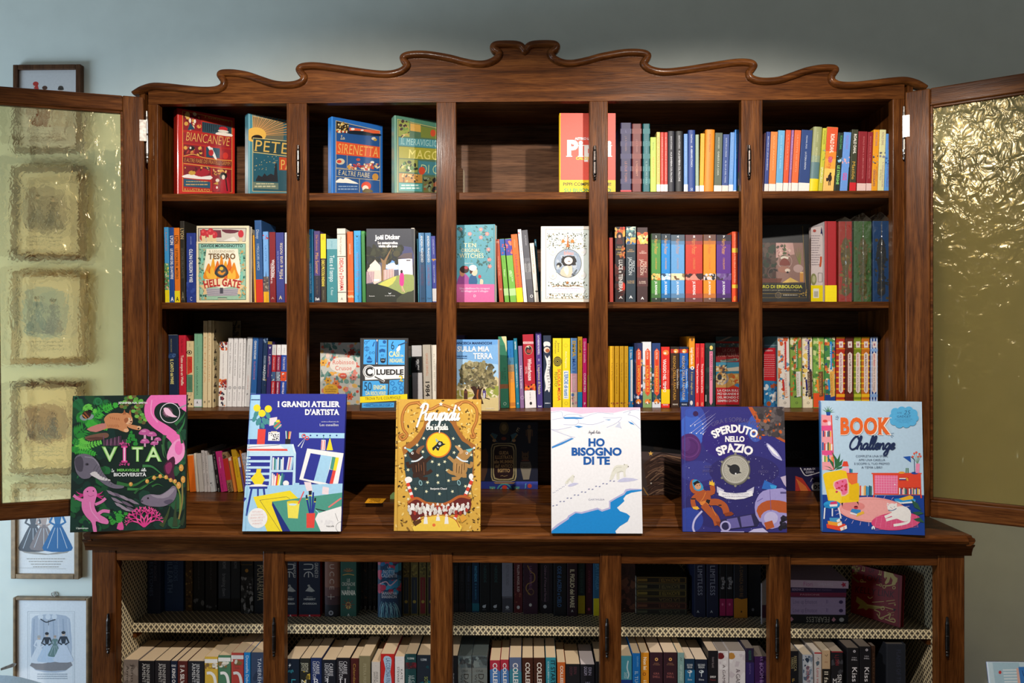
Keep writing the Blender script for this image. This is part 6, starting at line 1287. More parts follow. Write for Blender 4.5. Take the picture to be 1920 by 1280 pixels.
for(x0,x1,yt),(c,pal,c1,c2,lb,tt)in zip(((361,490,250),(494,622,250),(630,744,250),(750,874,250),(880,998,250)),P5):
 foot={'7aa84a':[(880,1040,'e0501f')],'4a8a4a':[(900,1040,'1f3f8a')],'8aa84a':[(930,1040,'8ab04a')]}.get(c,[(950,1040,c)])
 S_(x0,x1,yt,c,lb,pic=[(252,1030,pal,70)],B=[],art=lambda p,x0=x0,x1=x1,c1=c1,c2=c2,foot=foot:(([p.box(x0-5,a,x1+5,b_,q)for a,b_,q in foot]),tree_art(x0,x1,c1,c2,'',0,0,0,0)(p)),T=[('TERRY DENTON',330,595,'f4f0e8',.12,.56),('LA CASA SULL\'ALBERO',655,905,('c8502c','8a8a4a','c8b89a','e8a85a','8a5a2c')[P5.index((c,pal,c1,c2,lb,tt))],.18,.66)],lean=(-14 if x0<400 else-8 if x0<700 else-4),Y=.17)
def stripes(x0,x1,c1,c2,chk):
 xm=(x0+x1)/2+6
 def f(p):
  n=24
  for k in range(n):
   y0=250+k*32
   if k%2==0:p.box(x0-4,y0,x1+4,y0+16,c2)
  if chk:
   for q in range(3):p.box(x0+6+q*32,250,x0+20+q*32,1035,chk)
  p.box(x0-4,385,x1+4,412,c1 if not chk else c2);p.box(x0-4,895,x1+4,925,c2)
  p.poly([(xm-24,300),(xm+22,298),(xm+24,368),(xm-22,370)],'ecdcd4');p.ell(xm,335,10,15,'b87a8a')
  p.poly([(xm-24,440),(xm,418),(xm+24,440),(xm+22,860),(xm,884),(xm-24,860)],'ecd8d0')
 return f
for i,(x0,x1,c1,c2,chk,tt,tc,lb)in enumerate(((1006,1105,'b8301c','f2a81c',None,'una banda','b06a8a','red and yellow striped spine, first of the striped set'),(1110,1202,'5a2018','6a2a1e',None,'una si Teffi','3a2420','dark maroon striped spine, second of the striped set'),(1206,1288,'7a8a1c','c0c83a',None,'una sorpresa','c8604a','green striped spine, third of the striped set'),(1292,1382,'c8701c','f4c01c',None,'una bufera','3a2c1c','amber striped spine, fourth of the striped set'),(1388,1474,'1c3f8a','8ab0e4','c8d8f0','amici e fantasmi','c8303a','blue and white checked spine, last of the striped set'))):
 S_(x0,x1,248,c1,lb,art=stripes(x0,x1,c1,c2,chk),T=[('Diario di una Schiappa',590,862,'4a3a34',.24,.56),(tt,440,580,tc,.22,.56,'d','b')],lean=2,Y=.17)
# ================================================================== bottom shelf of the upper case
row(ZD,.15,.14,'books on the shelf behind the display books')
crop(340,800,8)
S_(60,118,340,'e0a030','ochre spine behind the edge of the jungle animal book',lean=-38,Y=.165)
S_(124,222,425,'e8701c','wide orange spine just right of the jungle animal book',B=[(424,430,'f0c080')],lean=-42,ccol='f0e4d4')
S_(226,262,400,'e8dcc8','cream book edge with a red patch at the foot',B=[(1030,1140,'d8341c')],lean=-44)
S_(270,340,405,'d4ccc4','plain grey white spine leaning on the bottom shelf',lean=-50)
S_(343,388,355,'dcd4d0','white spine with dark dots, left of two leaning alike',T=[('Rodari',380,650,'6a6464',.3),('Giovanni',690,890,'4a4646',.34)],lean=-52)
S_(391,436,362,'dad2ce','white spine with dark dots, right of two leaning alike',T=[('Rodari',390,660,'6a6464',.3),('Fiabe lunghe',700,880,'4a4646',.34)],B=[(1060,1140,'2a2a2c')],lean=-54)
S_(439,512,430,'d8dada','pale grey spine with torn black marks along its edge',pic=[(640,900,['d8dada','2a2a2c','c8ccd0'],6)],B=[(1020,1130,'2c2c2e')],lean=-54)
S_(540,590,375,'1c181a','black leaning spine with small white lettering',T=[('L. M. MONTI',400,640,'c8c0b8',.3),('Oltre mare',720,850,'d8d0c8',.36),('BUR',920,1020,'c8c0b8',.3)],lean=-85)
S_(594,692,372,'d0307e','wide magenta spine, the brightest on the bottom shelf',T=[('Grazia Deledda',450,620,'f4c8dc',.2),('Le brave ragazze',700,960,'6a1440',.22,.4),('Einaudi',1020,1100,'f4c8dc',.22)],lean=-88)
S_(698,780,388,'a08058','tan spine with bright red band and large dark letters',T=[('NINANANNA',840,1130,'3a2c24',.6,.5,'d','b')],pic=[(400,470,['a08058','4a3a2c','8a7048'],8)],B=[(470,800,'c8302a')],lean=-93)
S_(786,828,460,'ee8a3a','slim orange spine leaning between the tan and yellow ones',B=[(455,500,'f0dcc8')],lean=-84)
S_(846,924,340,'ecb81c','wide yellow spine leaning beside the art studio book',T=[('STORIE E FILASTROCCHE',480,760,'8a6a14',.24),('Rodari',950,1080,'8a6a14',.3)],B=[(338,440,'c8981c')],lean=-103)
S_(931,962,458,'7a5a92','purple and white spine leaning beside the art studio book',B=[(455,600,'e8e4e8')],lean=-88)
S_(969,990,350,'d87a24','narrow orange spine, second from the art studio book',lean=-104)
S_(994,1064,400,'c4c0cc','pale lilac spine half hidden by the art studio book',pic=[(400,580,['c4c0cc','e0a090','8a9aa8','d8d4dc'],16)],lean=-98)
crop(700,730,4.5706)
row(ZD,.16,.10,'books on the shelf behind the display books')
tk=MB();A0=onz(px(20-60),py(975),ZD);
crop(430,730,4.5706)
q=[onz(px(x),py(y),ZD+.001)for x,y in((1160,972),(1310,972),(1345,934),(1190,932))]
o=MB();o.face([tuple(v-Vector((q[0].x,q[0].y,ZD)))for v in q],hx('e8a01c'));o.face([tuple(v-Vector((q[0].x,q[0].y,ZD+.0006)))for v in reversed(q)],hx('e8a01c'))
for i in range(4):
 a,c=q[i]-Vector((q[0].x,q[0].y,ZD)),q[(i+1)%4]-Vector((q[0].x,q[0].y,ZD));dn=Vector((0,0,.0006));o.face([tuple(a-dn),tuple(c-dn),tuple(c),tuple(a)],hx('d8901a'))
def onq(u,v):return q[0]+(q[1]-q[0])*u+(q[3]-q[0])*v-Vector((q[0].x,q[0].y,ZD))
for st,v0 in(('OGGI',.5),('NUOVI',.12)):
 V,T,tw=layout(st,'b')
 for t in T:o.face([tuple(onq(.2+.6*V[i][0]/tw,v0+.3*V[i][1])+Vector((0,0,.00004)))for i in t],hx('8a5a10'))
o=o.build('paper_ticket',PRINT,ink=True,recalc=False);o.location=(q[0].x,q[0].y,ZD+.0002);tag(o,'small orange paper ticket lying flat behind the bear circus book','ticket')
b=MB();p0=onz(px(1378),py(940),ZD);b.box(0,.03,0,.045,0,.010);o=b.build('green_card',m_plain('leaf_green_card',(.18,.30,.10),.6));o.location=(p0.x,p0.y,ZD+.0003);tag(o,'small green card packet lying beside the orange ticket','card')
crop(700,730,4.5706)
def a_mum(p):
 p.poly([(800,260),(1412,260),(1412,1000),(800,1000)],'14182c');p.box(800,788,1412,1000,'2c3a8e');p.poly([(1225,788),(1412,788),(1412,1000),(1225,1000)],'3a48a4')  # shelf shadow painted over the upper cover; lower band in its lit blue
 for x0,y0,x1,y1,c in((1008,458,1226,790,'b8a878'),(1016,466,1218,782,'14141c'),(1024,474,1210,776,'b8a878'),(1034,484,1200,766,'2c1418')):
  r=46;p.poly([(x0+r,y0),(x1-r,y0),(x1-10,y0+10),(x1,y0+r),(x1,y1-r),(x1-10,y1-10),(x1-r,y1),(x0+r,y1),(x0+10,y1-10),(x0,y1-r),(x0,y0+r),(x0+10,y0+10)],c)
 for k,(s,w)in enumerate((('GUIDA',82),('ILLUSTRATA',150),('alle MUMMIE',165),('dell\' ANTICO',150),('EGITTO',105))):p.text(s,1118,556+k*38,28,'d8b074','b',w=w)
 p.line([(1092,500),(1146,498)],5,'a88a5a');p.line([(1090,742),(1105,736),(1120,744),(1150,736)],4,'a88a5a')
 for sg in(-1,1):
  x=1120+sg*82;p.poly([(x,440),(x-sg*30,450),(x+sg*40,390),(x+sg*20,370),(x-sg*30,390)],'4a7a8a',1);p.ell(x+sg*2,436,16,14,'c8a070');p.line([(x,430),(x+sg*34,385)],8,'a8803c')
 p.ell(1120,330,40,56,'6a5a34');p.ell(1120,325,22,30,'a08450');p.ell(1118,420,22,14,'8a3a2c')
 p.text('E',1232,362,36,'c8b890','s',rot=25);p.ell(1336,320,13,16,'8a6444');p.poly([(1318,340),(1356,340),(1350,400),(1345,460),(1330,460),(1322,400)],'8a6a4a',1);p.line([(1310,345),(1312,400)],8,'6a4a34');p.line([(1362,345),(1362,400)],8,'6a4a34')
 p.poly([(1262,620),(1345,618),(1356,660),(1335,770),(1285,772),(1258,660)],'7a7264',1);p.ell(1302,575,30,34,'6a5038');p.poly([(1274,560),(1272,525),(1290,545)],'6a5038');p.poly([(1330,560),(1332,525),(1314,545)],'6a5038');p.ell(1292,572,6,5,'1a1410');p.ell(1312,572,6,5,'1a1410');p.line([(1270,608),(1334,606)],10,'8a4a3a');p.frame(1270,645,1336,675,4,'4a443a');p.text('Basti',1303,668,14,'4a443a','b')
 p.poly([(930,520),(965,500),(985,560),(975,700),(950,780),(920,780)],'5a3c2c',1)
 p.ring(1124,870,62,12,'4aa0a8',20);p.ring(1124,880,44,8,'5fb0b0',18);p.ell(1124,885,26,30,'4a8ab0');p.ell(1125,838,22,18,'d0402c');p.poly([(1030,795),(1216,795),(1200,806),(1046,806)],'b88a4a')
 for sg in(-1,1):
  x=1124+sg*104;p.poly([(x-20,870),(x-26,830),(x+26,832),(x+18,872)],'5a9a9a',1);p.ell(x,860,9,14,'e0b878');p.line([(x,880),(x+sg*14,940)],4,'3a2c5a')
 p.ell(1325,905,26,24,'f0e4d4');p.box(1302,922,1348,980,'5a3420');p.box(1312,940,1336,978,'f0dcc8');p.ell(1318,905,4,6,'5a3420');p.ell(1333,905,4,6,'5a3420');p.ell(1340,826,18,18,'d0503a');p.poly([(1300,810),(1312,800),(1308,845),(1298,850)],'5aa0d0');p.ell(935,940,22,20,'a83a34')
 p.smallprint(1060,1190,946,8,'6a78c4',2);p.smallprint(1070,1180,966,8,'6a78c4',3)
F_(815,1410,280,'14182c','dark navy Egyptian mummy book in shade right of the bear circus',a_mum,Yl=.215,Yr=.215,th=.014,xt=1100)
crop(980,730,4.5706)
def a_hair(p):
 p.box(980,240,1720,1010,'0c0a0c');p.poly([(960,530),(1150,535),(1720,590),(1720,1010),(960,1010)],'4a3c3a')  # black upper area is the shelf's shade painted in; lit brown starts below
 p.poly([(1030,640),(1120,560),(1400,575),(1400,990),(1250,1000),(1100,960)],'4a342c',1)
 rd=random.Random(5)
 for k in range(60):
  y=560+k*6.4;x=1050+rd.uniform(-10,90);c=rd.choice(['3a2620','5e4438','7a5a48','4a342c','8a6a54','2e201c'])
  p.line([(x,y+30),(x+90,y-rd.uniform(0,40)),(x+190,y+10),(x+330,y+rd.uniform(20,70))],rd.uniform(4,12),c,5,same=k%4!=0)
 p.poly([(1265,905),(1330,900),(1420,860),(1420,1000),(1310,960)],'c08a78',1);p.poly([(1265,905),(1290,900),(1315,940),(1290,935)],'d09a88')
 p.poly([(1030,820),(1080,900),(1140,980),(1030,1000)],'5a4c48');p.line([(1032,840),(1070,900),(1140,975)],8,'b8863c',4)
 p.star(1097,548,22,'e8b45a');p.ell(1100,803,7,7,'d8d0c4')
 for k in range(7):p.poly([(1040+k*44,370+(k%2)*16),(1062+k*44,352),(1080+k*44,376),(1060+k*44,392)],'1a181c',1)
 p.ell(1160,500,40,26,'1c1410')
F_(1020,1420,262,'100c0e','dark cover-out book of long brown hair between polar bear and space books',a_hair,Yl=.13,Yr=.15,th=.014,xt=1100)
crop(1220,730,4.5706)
def a_hall(p):
 p.box(1120,240,1560,1010,'0a0a0e');p.poly([(1120,664),(1560,668),(1560,1010),(1120,1010)],'241f4c')  # upper cover inked near black for shade; violet lower part inked as lit
 p.poly([(1240,740),(1300,760),(1390,890),(1420,990),(1240,900)],'c03a30',1);p.poly([(1245,760),(1330,830),(1400,960),(1330,990)],'e0783c',1);p.poly([(1235,890),(1290,880),(1350,990),(1230,1000)],'f0ece8',1)
 p.poly([(1280,668),(1440,664),(1452,705),(1340,738),(1310,720)],'1a1838');p.line([(1282,670),(1312,722),(1345,738),(1450,708)],8,'e8e4ec',2);p.text('FURIA DI',1362,690,17,'d8d4e4','b',rot=-4);p.text('CODA',1365,716,17,'d8d4e4','b',rot=-4)
 p.poly([(1340,800),(1375,780),(1420,790),(1470,830),(1400,860),(1370,840)],'2c2a5c',1);p.line([(1370,790),(1385,760),(1400,770)],5,'b8b4c8',2)
 p.ell(1425,835,46,42,'f2efec');p.ell(1412,835,15,18,'1a1820');p.ell(1445,832,15,18,'1a1820');p.ell(1410,836,6,8,'fff');p.ell(1442,833,6,8,'fff');p.box(1400,862,1452,884,'e8e4e0');p.line([(1400,872),(1452,870)],3,'3a343c')
 p.poly([(1395,900),(1470,890),(1480,990),(1410,990)],'d84a2c',1);p.line([(1380,890),(1430,910),(1470,900)],8,'2c2a5c',2)
 p.text('HALLOWEEN',1250,490,58,'242428','l',w=270,rot=-2);p.poly([(1395,395),(1368,410),(1372,445),(1408,450),(1385,432),(1380,412)],'242428');p.text('ROSSO',1215,590,60,'2a2a30','b',w=200);p.line([(1265,612),(1330,598),(1380,606)],8,'242428',2)
 for k in range(9):p.box(1124+k*50,650,1150+k*50,656,'16161c')
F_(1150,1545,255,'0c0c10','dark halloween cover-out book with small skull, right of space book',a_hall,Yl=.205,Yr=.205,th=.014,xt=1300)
# ================================================================== six display books on the slab
row(ZSL,-.06,.02,'large display books along the cabinet top')
crop(110,730,4.5706)
def a_vita(p):
 DK='10251f';G1,G2,G3,G4='3fae3a','2a8a34','1f6a3a','6ac84a'
 p.poly([(90,50),(1115,50),(1090,1180),(85,1240)],DK)
 p.scatter(130,60,420,560,46,['153a2a','1c4a2c','12302a'],30,80,2);p.scatter(110,680,420,1215,60,['184a2a','1c5a30','246a38','12342a'],22,60,3);p.scatter(420,900,900,1200,30,['14342c','183e30'],30,70,4);p.scatter(960,240,1100,1160,30,['1c4a34','2a5a3a','16382c'],24,60,5)
 for pts,n,l,c in((((140,400),(240,320),(330,200),(420,90)),15,95,G2),(((250,330),(330,220),(440,150),(510,130)),14,80,G1),(((140,90),(190,150),(260,230)),12,70,G3),(((160,210),(240,260),(360,290)),12,74,G2),(((130,480),(220,520),(330,560)),11,80,G1),(((150,440),(230,480),(370,450)),12,76,G4),(((130,540),(150,440),(200,370)),9,60,G2),(((250,270),(310,310),(420,340)),13,56,G1),(((300,90),(350,110),(430,100)),8,50,G3),(((230,130),(260,170),(330,190)),8,60,G4)):
  p.leafy(list(pts),c,n,l,11)
 p.ring(340,100,26,10,'2a7a4a',14);p.ring(180,375,24,9,G2,14);p.ring(150,75,18,7,'2a6a4a',12)
 for x,y in((600,90),(560,130),(660,170),(690,215),(640,80),(700,120),(720,260)):
  for k in range(5):p.ell(x+24*math.cos(k*1.25),y+24*math.sin(k*1.25),20,16,['6a5a34','4a7a34','7a6a3a','5a9a3a','6ab04a','4a3a24','7aba4a'][(x+k)%7],same=k>0)
 p.ell(215,240,34,26,'8a9a9a',20);p.ell(270,235,34,22,'8a9a9a',-20);p.ell(240,215,40,34,'3a2018',-30);p.line([(222,195),(262,240)],12,'8a4a2a');p.ell(268,188,18,16,'1c1410');p.line([(206,215),(240,248)],10,'c8803c')
 BC,BD,BL_='cf8a5c','a8623c','e8b48a'
 p.poly([(390,250),(440,205),(540,205),(570,230),(600,300),(540,340),(440,330),(380,345),(300,350),(250,335),(330,320),(395,290)],BC,3)
 p.poly([(240,340),(330,300),(400,290),(400,330),(320,365)],'c88078',2);p.poly([(500,300),(560,300),(600,340),(590,365),(560,362),(500,335)],BC,2);p.poly([(590,300),(650,305),(700,320),(700,345),(665,345),(600,325)],BC,2)
 p.ell(690,328,18,16,BL_);p.ell(685,335,9,7,'2a1a14');p.ell(580,350,22,15,BL_)
 for k in range(7):p.line([(440+k*18,232+k*3),(448+k*18,250+k*4)],5,BD);p.line([(420+k*14,300),(428+k*15,325)],4,BD)
 p.poly([(520,240),(540,205),(590,200),(632,240),(630,290),(600,308),(550,300)],BC,3);p.poly([(548,215),(565,170),(580,212)],BD);p.poly([(600,212),(615,168),(625,225)],BD);p.ell(600,270,34,30,BL_);p.poly([(560,255),(590,240),(600,262),(575,290)],BD,2);p.ell(612,252,12,6,'f0e8c8');p.ell(614,252,5,5,'2a1a14');p.ell(622,275,9,6,'5a2a24');p.line([(600,292),(622,290)],4,'5a2a24')
 p.poly([(225,410),(300,385),(400,370),(430,385),(420,410),(350,425),(270,440)],'7a5444',3);p.poly([(230,420),(330,405),(400,415),(340,435)],'5a3a30',2)
 for k in range(18):p.line([(390+k*11,480),(386+k*11+(k%3)*4,395+(k*37)%40)],7,['7a4a6a','5a3450','8a5a78'][k%3])
 for x,y,r in((740,375,52),(800,390,42),(740,450,40),(850,430,30),(820,465,32)):p.poly([(x-r*.16,y),(x+r*.16,y),(x+r*.2,y+r),(x-r*.2,y+r)],'d8a8c0');p.poly([(x-r,y+6),(x-r*.7,y-r*.5),(x,y-r*.75),(x+r*.7,y-r*.5),(x+r,y+6),(x,y+r*.28)],'c05a98',3);p.ell(x-r*.2,y-r*.35,r*.4,r*.16,'dc8ab8')
 for x,y in((600,430),(640,410),(660,450),(620,380)):p.leafy([(x,y+30),(x,y),(x+8,y-30)],G2,5,30,8)
 PK,PL='ee6fb4','f59ccc'
 neck=[(1120,60),(1000,60),(880,60),(810,100),(780,160),(785,230),(830,290),(920,350),(1000,420),(1030,490),(1020,560)]
 q=crom(neck,7);a,b_=[],[]
 for i,pt in enumerate(q):
  o,r_=q[max(i-1,0)],q[min(i+1,len(q)-1)];dx,dy=r_[0]-o[0],r_[1]-o[1];d=math.hypot(dx,dy)or 1;f=i/(len(q)-1);k=62-26*min(1,f*1.7)+22*max(0,f-.55)*2
  a.append((pt[0]-dy/d*k,pt[1]+dx/d*k));b_.append((pt[0]+dy/d*k,pt[1]-dx/d*k))
 p.up();c=hx(PK)
 for i in range(len(q)-1):p.put([p.m(a[i]),p.m(a[i+1]),p.m(b_[i+1]),p.m(b_[i])],c)
 p.poly([(970,470),(1040,420),(1080,500),(1070,580),(1010,640),(985,620),(985,575),(940,610),(930,560)],PL,3);p.ell(1030,500,34,60,PK)
 p.poly([(940,605),(985,572),(1000,620),(985,700),(1000,765),(970,770),(920,730),(900,660)],'4a1c34',2);p.poly([(915,650),(960,620),(975,660),(950,720),(925,710)],'8a2c5a',2)
 p.line([(800,90),(795,200),(850,280)],10,PL,4);p.poly([(1000,55),(1120,55),(1120,190),(1060,170),(1010,100)],PK,2)
 p.ell(955,200,92,88,DK,n=28);p.ring(955,200,84,6,'e8dce4',30);p.line([(1035,158),(1105,128)],12,'9a98a0')
 for k in range(22):an=k*2*PI/22;p.line([(935,195),(935+46*math.cos(an),195+46*math.sin(an))],6,'f0a8cc' if k%2 else 'e88ab8',0,True)
 p.poly([(900,160),(940,160),(985,215),(1020,235),(970,235),(920,210)],'f4c4dc',2)
 for pts,w,c in((((1000,300),(1060,240),(1090,180)),30,'2c6a3a'),(((1020,380),(1070,300),(1085,230)),26,'347a44'),(((1060,460),(1040,380),(1010,320)),24,'2a5a38'),(((910,390),(900,470),(930,600)),34,'2c5a34'),(((890,470),(900,560),(920,590)),20,'3a6a3c')):
  p.line(list(pts),w,c,5,True)
 for pts,w,c in((((880,1170),(930,1080),(960,980)),44,'3c4a28'),(((1000,1170),(1000,1060),(1010,940)),46,'34442a'),(((1050,1160),(1085,1050),(1080,910)),36,'2c3c26'),(((1030,1110),(1060,960),(1060,800)),14,'8a7a44'),(((1040,1060),(1040,900),(990,800),(900,750),(800,760)),12,'7a8a3c'),(((500,800),(640,820),(740,770),(850,720)),34,'2f6a34'),(((590,850),(700,850),(780,800),(840,770)),26,'3a7a3c'),(((650,890),(720,830),(820,790)),20,'2a5a30'),(((720,655),(800,660),(880,720),(930,760)),26,'3a7a44'),(((800,830),(850,810),(900,830)),18,'2f6a34')):
  p.line(list(pts),w,c,6,w>16)
 for x,y in((620,810),(760,785),(820,755),(872,742),(922,750),(962,775),(998,785),(1030,820),(1052,670),(1068,770)):p.ell(x,y,16 if x<1020 else 20,18 if x<1020 else 30,'d89a4a');p.ell(x-4,y-5,6,8,'f0c078')
 EG,EL,ED='6f6876','9a94a0','4a4450'
 p.poly([(140,590),(200,550),(280,565),(340,620),(370,690),(420,760),(480,810),(560,825),(545,845),(470,845),(400,815),(340,770),(290,740),(260,760),(200,760),(150,700)],EG,3)
 p.poly([(140,600),(190,570),(215,620),(205,700),(160,690)],ED,2);p.poly([(270,720),(320,700),(360,740),(440,770),(440,780),(370,775),(310,750)],'d8d0d0',2);p.ell(245,640,17,12,ED);p.ell(247,640,7,6,'100c10')
 for k in range(9):f=k/8;p.line([(330+f*130,640+f*165),(300+f*150,690+f*130)],4,ED)
 p.line([(225,575),(300,590),(350,650)],6,EL,4)
 AX,AD='e67ab4','c82f7e'
 for sg,x in((-1,215),(1,320)):
  for k in range(3):p.line([(x,905),(x+sg*(40+k*14),890+k*26),(x+sg*(62+k*6),870+k*34)],22-k*4,AD,4,True)
 p.poly([(215,870),(260,832),(310,840),(332,890),(320,940),(310,1000),(340,1060),(420,1110),(425,1150),(370,1145),(320,1130),(330,1215),(300,1215),(285,1140),(240,1090),(205,1030),(200,960),(215,925)],AX,3)
 p.line([(215,950),(170,935),(130,905)],26,AX,4);p.line([(315,985),(370,960),(405,930)],24,AX,4);p.line([(330,1075),(380,1040),(440,1045)],28,AX,4);p.ell(250,872,6,6,'3a1a2c');p.ell(300,868,6,6,'3a1a2c');p.line([(252,905),(278,915),(305,903)],4,'b04a86',3);p.line([(270,960),(285,1040),(350,1120)],8,'f09ccc',4)
 for k,(x,y)in enumerate(((430,870),(490,890),(540,910),(470,930),(560,960),(500,975),(610,940),(600,1010),(540,1000))):p.poly([(x-20,y-10),(x+20,y),(x+70,y+30),(x+85,y+45),(x+40,y+38),(x,y+18)],['8a7a8a','6a5a6c','9a8a98'][k%3],1)
 p.poly([(705,960),(730,915),(790,895),(870,900),(940,860),(980,825),(1010,840),(1010,900),(980,960),(900,1000),(800,1000),(740,985)],'7a6e80',3);p.poly([(790,900),(880,905),(960,850),(1000,850),(940,920),(850,930)],'9a8e9c',2);p.ell(768,930,9,8,'1a141a');p.ell(715,955,12,8,'4a4050');p.poly([(900,960),(950,940),(985,950),(940,985)],'5a5064',2)
 rd=random.Random(8)
 def branch(x,y,an,l,w,d):
  e=(x+l*math.cos(an),y-l*math.sin(an));p.line([(x,y),e],w,['e0408c','ee5a9c','c8307a'][d%3],same=d>0)
  if d<4:
   for sg in(-1,1):branch(e[0],e[1],an+sg*rd.uniform(.3,.7),l*.74,w*.76,d+1)
 for a_ in(1.1,1.57,2.05,.7,2.5):branch(735,1175,a_,62,15,0)
 p.poly([(500,1190),(530,1120),(555,1150),(556,1200)],'e0569c',2);
 for pts in(((520,1140),(510,1080),(470,1040)),((520,1120),(560,1070),(600,1060)),((515,1110),(520,1060),(540,1040)),((480,1150),(450,1110),(440,1080))):p.leafy(list(pts),'3a9a3a',5,36,10)
 for s,x,w,c1,c2 in(('V',440,118,'4a8a34','d4f0b4'),('T',678,92,'4a8a34','d4f0b4'),('A',815,122,'4a8a34','d4f0b4')):
  p.text(s,x,614,124,c1,'b',w=w+10);p.text(s,x,612,118,'8fd068','b',w=w);p.text(s,x,610,114,c2,'r',w=w-10)
 p.box(540,480,592,498,'d8408c');p.box(540,608,592,626,'d8408c');p.box(553,490,580,615,'ee58a4');p.box(561,496,572,610,'fbd0e6');p.scatter(525,455,610,480,16,['c84a8c','8a3a6a'],4,10,2);p.scatter(525,628,610,650,16,['c84a8c','8a3a6a'],4,10,3)
 p.text('JENNIFER N.R. SMITH',638,122,16,'ece8e8','b',w=246);p.hand('Le',455,705,13,4,'e4e8e4');p.text('MERAVIGLIE',598,700,21,'7ad060','b',w=192);p.hand('della',708,698,12,3.5,'e4e8e4');p.text('BIODIVERSITÀ',612,742,28,'f0f0f0','b',w=278);p.text('L\'ippocampo',205,1192,14,'d8e4d8','b',w=105)
F_(97,1080,58,'12281f','dark jungle picture book with pink flamingo, leftmost display book',a_vita,ybl=1228,ybr=1192,lean=3,th=.014,xt=130,gloss=True)
crop(430,730,4.5706)
def a_art(p):
 NV,LB,YE,RD_,GR,WH='2f3594','a9d4ee','f4dc2c','e8493f','4f9a86','f4f0ee'
 p.box(100,30,1020,1240,NV)
 p.poly([(185,45),(265,45),(255,425),(160,425)],LB);p.box(150,84,262,92,'1f3a74');p.box(150,255,258,263,'1f3a74');p.line([(190,45),(140,460)],5,'7fb4dc')
 for x,y in((245,320),(300,310),(270,300)):p.line([(270,335),(x,250)],6,'3a7a7a')
 for x,y,r in((230,210,34),(215,250,30),(330,220,34),(300,270,34),(250,275,36),(330,275,28),(285,310,28)):p.ell(x,y,r*.55,r,'4a8f92',25 if x<270 else-25)
 for x,y in((237,158),(334,166),(280,204)):p.ell(x,y,31,31,YE)
 p.poly([(245,338),(312,340),(302,472),(236,472)],RD_)
 p.poly([(345,245),(410,235),(408,300),(342,312)],'f2dce0');p.poly([(385,280),(430,262),(447,320),(400,345),(378,322)],'4f9a86');p.line([(385,320),(440,275)],9,RD_);p.line([(405,340),(446,300)],9,'f0b0b0');p.poly([(400,262),(430,258),(432,278),(402,282)],YE)
 p.poly([(335,365),(432,365),(430,440),(332,438)],WH);p.box(358,358,410,370,'f0dcc0')
 rd=random.Random(2)
 for k in range(34):p.ell(rd.uniform(342,424),rd.uniform(374,432),4.5,4.5,'2a2a3c',n=6,same=k>0)
 for k,c in enumerate(('e8e8ec','4f9a86','2a2a3c',RD_,YE,'f0b0b0')):p.line([(488+k*6,430),(484+k*9,355+(k*13)%12)],6,c)
 p.poly([(480,422),(525,424),(520,492),(478,490)],'23232c')
 p.poly([(598,370),(1000,374),(1000,418),(598,416)],LB)
 for k in range(6):p.ell(640+k*56,394,7,7,'22307c')
 p.ring(638,398,15,7,RD_,14);p.ring(666,416,14,7,RD_,14);p.poly([(652,410),(585,485),(592,490)],'dfe4ea');p.poly([(655,410),(612,498),(620,502)],'dfe4ea')
 p.poly([(790,430),(826,432),(822,520),(785,518)],'f2e4e4');p.line([(796,436),(792,515)],6,RD_);p.line([(815,436),(812,515)],6,RD_);p.poly([(858,420),(866,420),(888,520),(832,520)],YE);p.line([(862,400),(862,425)],5,'4f9a86');p.line([(808,398),(808,432)],5,'4f9a86')
 p.poly([(155,470),(550,468),(572,545),(565,830),(140,830)],'c4e2f2');p.poly([(158,475),(425,472),(500,525),(155,530)],WH);p.line([(160,495),(430,474)],4,'22307c');p.poly([(155,508),(495,508),(502,526),(155,524)],'e8584c');p.poly([(550,468),(572,545),(555,545),(535,470)],'dceef6')
 for k in range(6):p.poly([(158-k*4,570+k*54),(352-k*3,570+k*54),(350-k*3,604+k*54),(155-k*4,604+k*54)],NV);p.box(140,580+k*54,182,592+k*54,'dceef6')
 p.poly([(368,570),(552,570),(546,690),(362,688)],NV);p.poly([(362,708),(545,706),(540,828),(355,826)],NV)
 for k,c in enumerate((WH,'4f9a86',LB,WH,'2f6a8a','dceef6',WH)):p.poly([(372+k*14,582+(k%3)*8),(384+k*14,580+(k%3)*8),(380+k*14,688),(368+k*14,688)],c)
 for k,c in enumerate((WH,'f0a0a0',WH,LB)):p.poly([(508+k*12,578),(518+k*12,580),(500+k*12,688),(490+k*12,688)],c)
 for k,c in enumerate((WH,'f0c8c8',WH,RD_,YE,WH,'4f9a86','2f6a8a')):p.poly([(365+k*14,716+(k%3)*12),(377+k*14,716+(k%3)*12),(374+k*12,826),(360+k*12,826)],c)
 p.ell(486,804,26,25,WH)
 p.poly([(600,770),(668,505),(980,546),(925,848)],WH);p.poly([(634,762),(697,545),(785,560),(725,782)],NV);p.poly([(725,782),(785,560),(880,574),(828,800)],LB);p.poly([(862,680),(882,575),(912,580),(890,690)],GR);p.poly([(890,690),(912,580),(940,584),(916,696)],YE);p.poly([(826,800),(858,684),(888,690),(858,810)],NV);p.poly([(858,810),(888,690),(914,696),(886,815)],RD_)
 p.poly([(135,830),(1000,804),(960,1230),(110,1230)],LB);p.poly([(555,800),(600,800),(600,830),(555,835)],LB);p.poly([(640,790),(700,795),(715,870),(665,870)],'f0dce0');p.poly([(800,830),(855,840),(850,900),(795,895)],'f0dce0')
 p.poly([(235,680),(275,680),(270,712),(306,765),(275,825),(225,825),(183,762),(230,712)],YE,1);p.ell(250,827,78,16,WH);p.poly([(172,832),(328,830),(326,850),(174,852)],'2c3c94',1);p.line([(192,850),(145,1082)],17,'2c3c94');p.line([(246,850),(246,1040)],15,'2c3c94');p.line([(296,850),(320,1078)],17,'2c3c94')
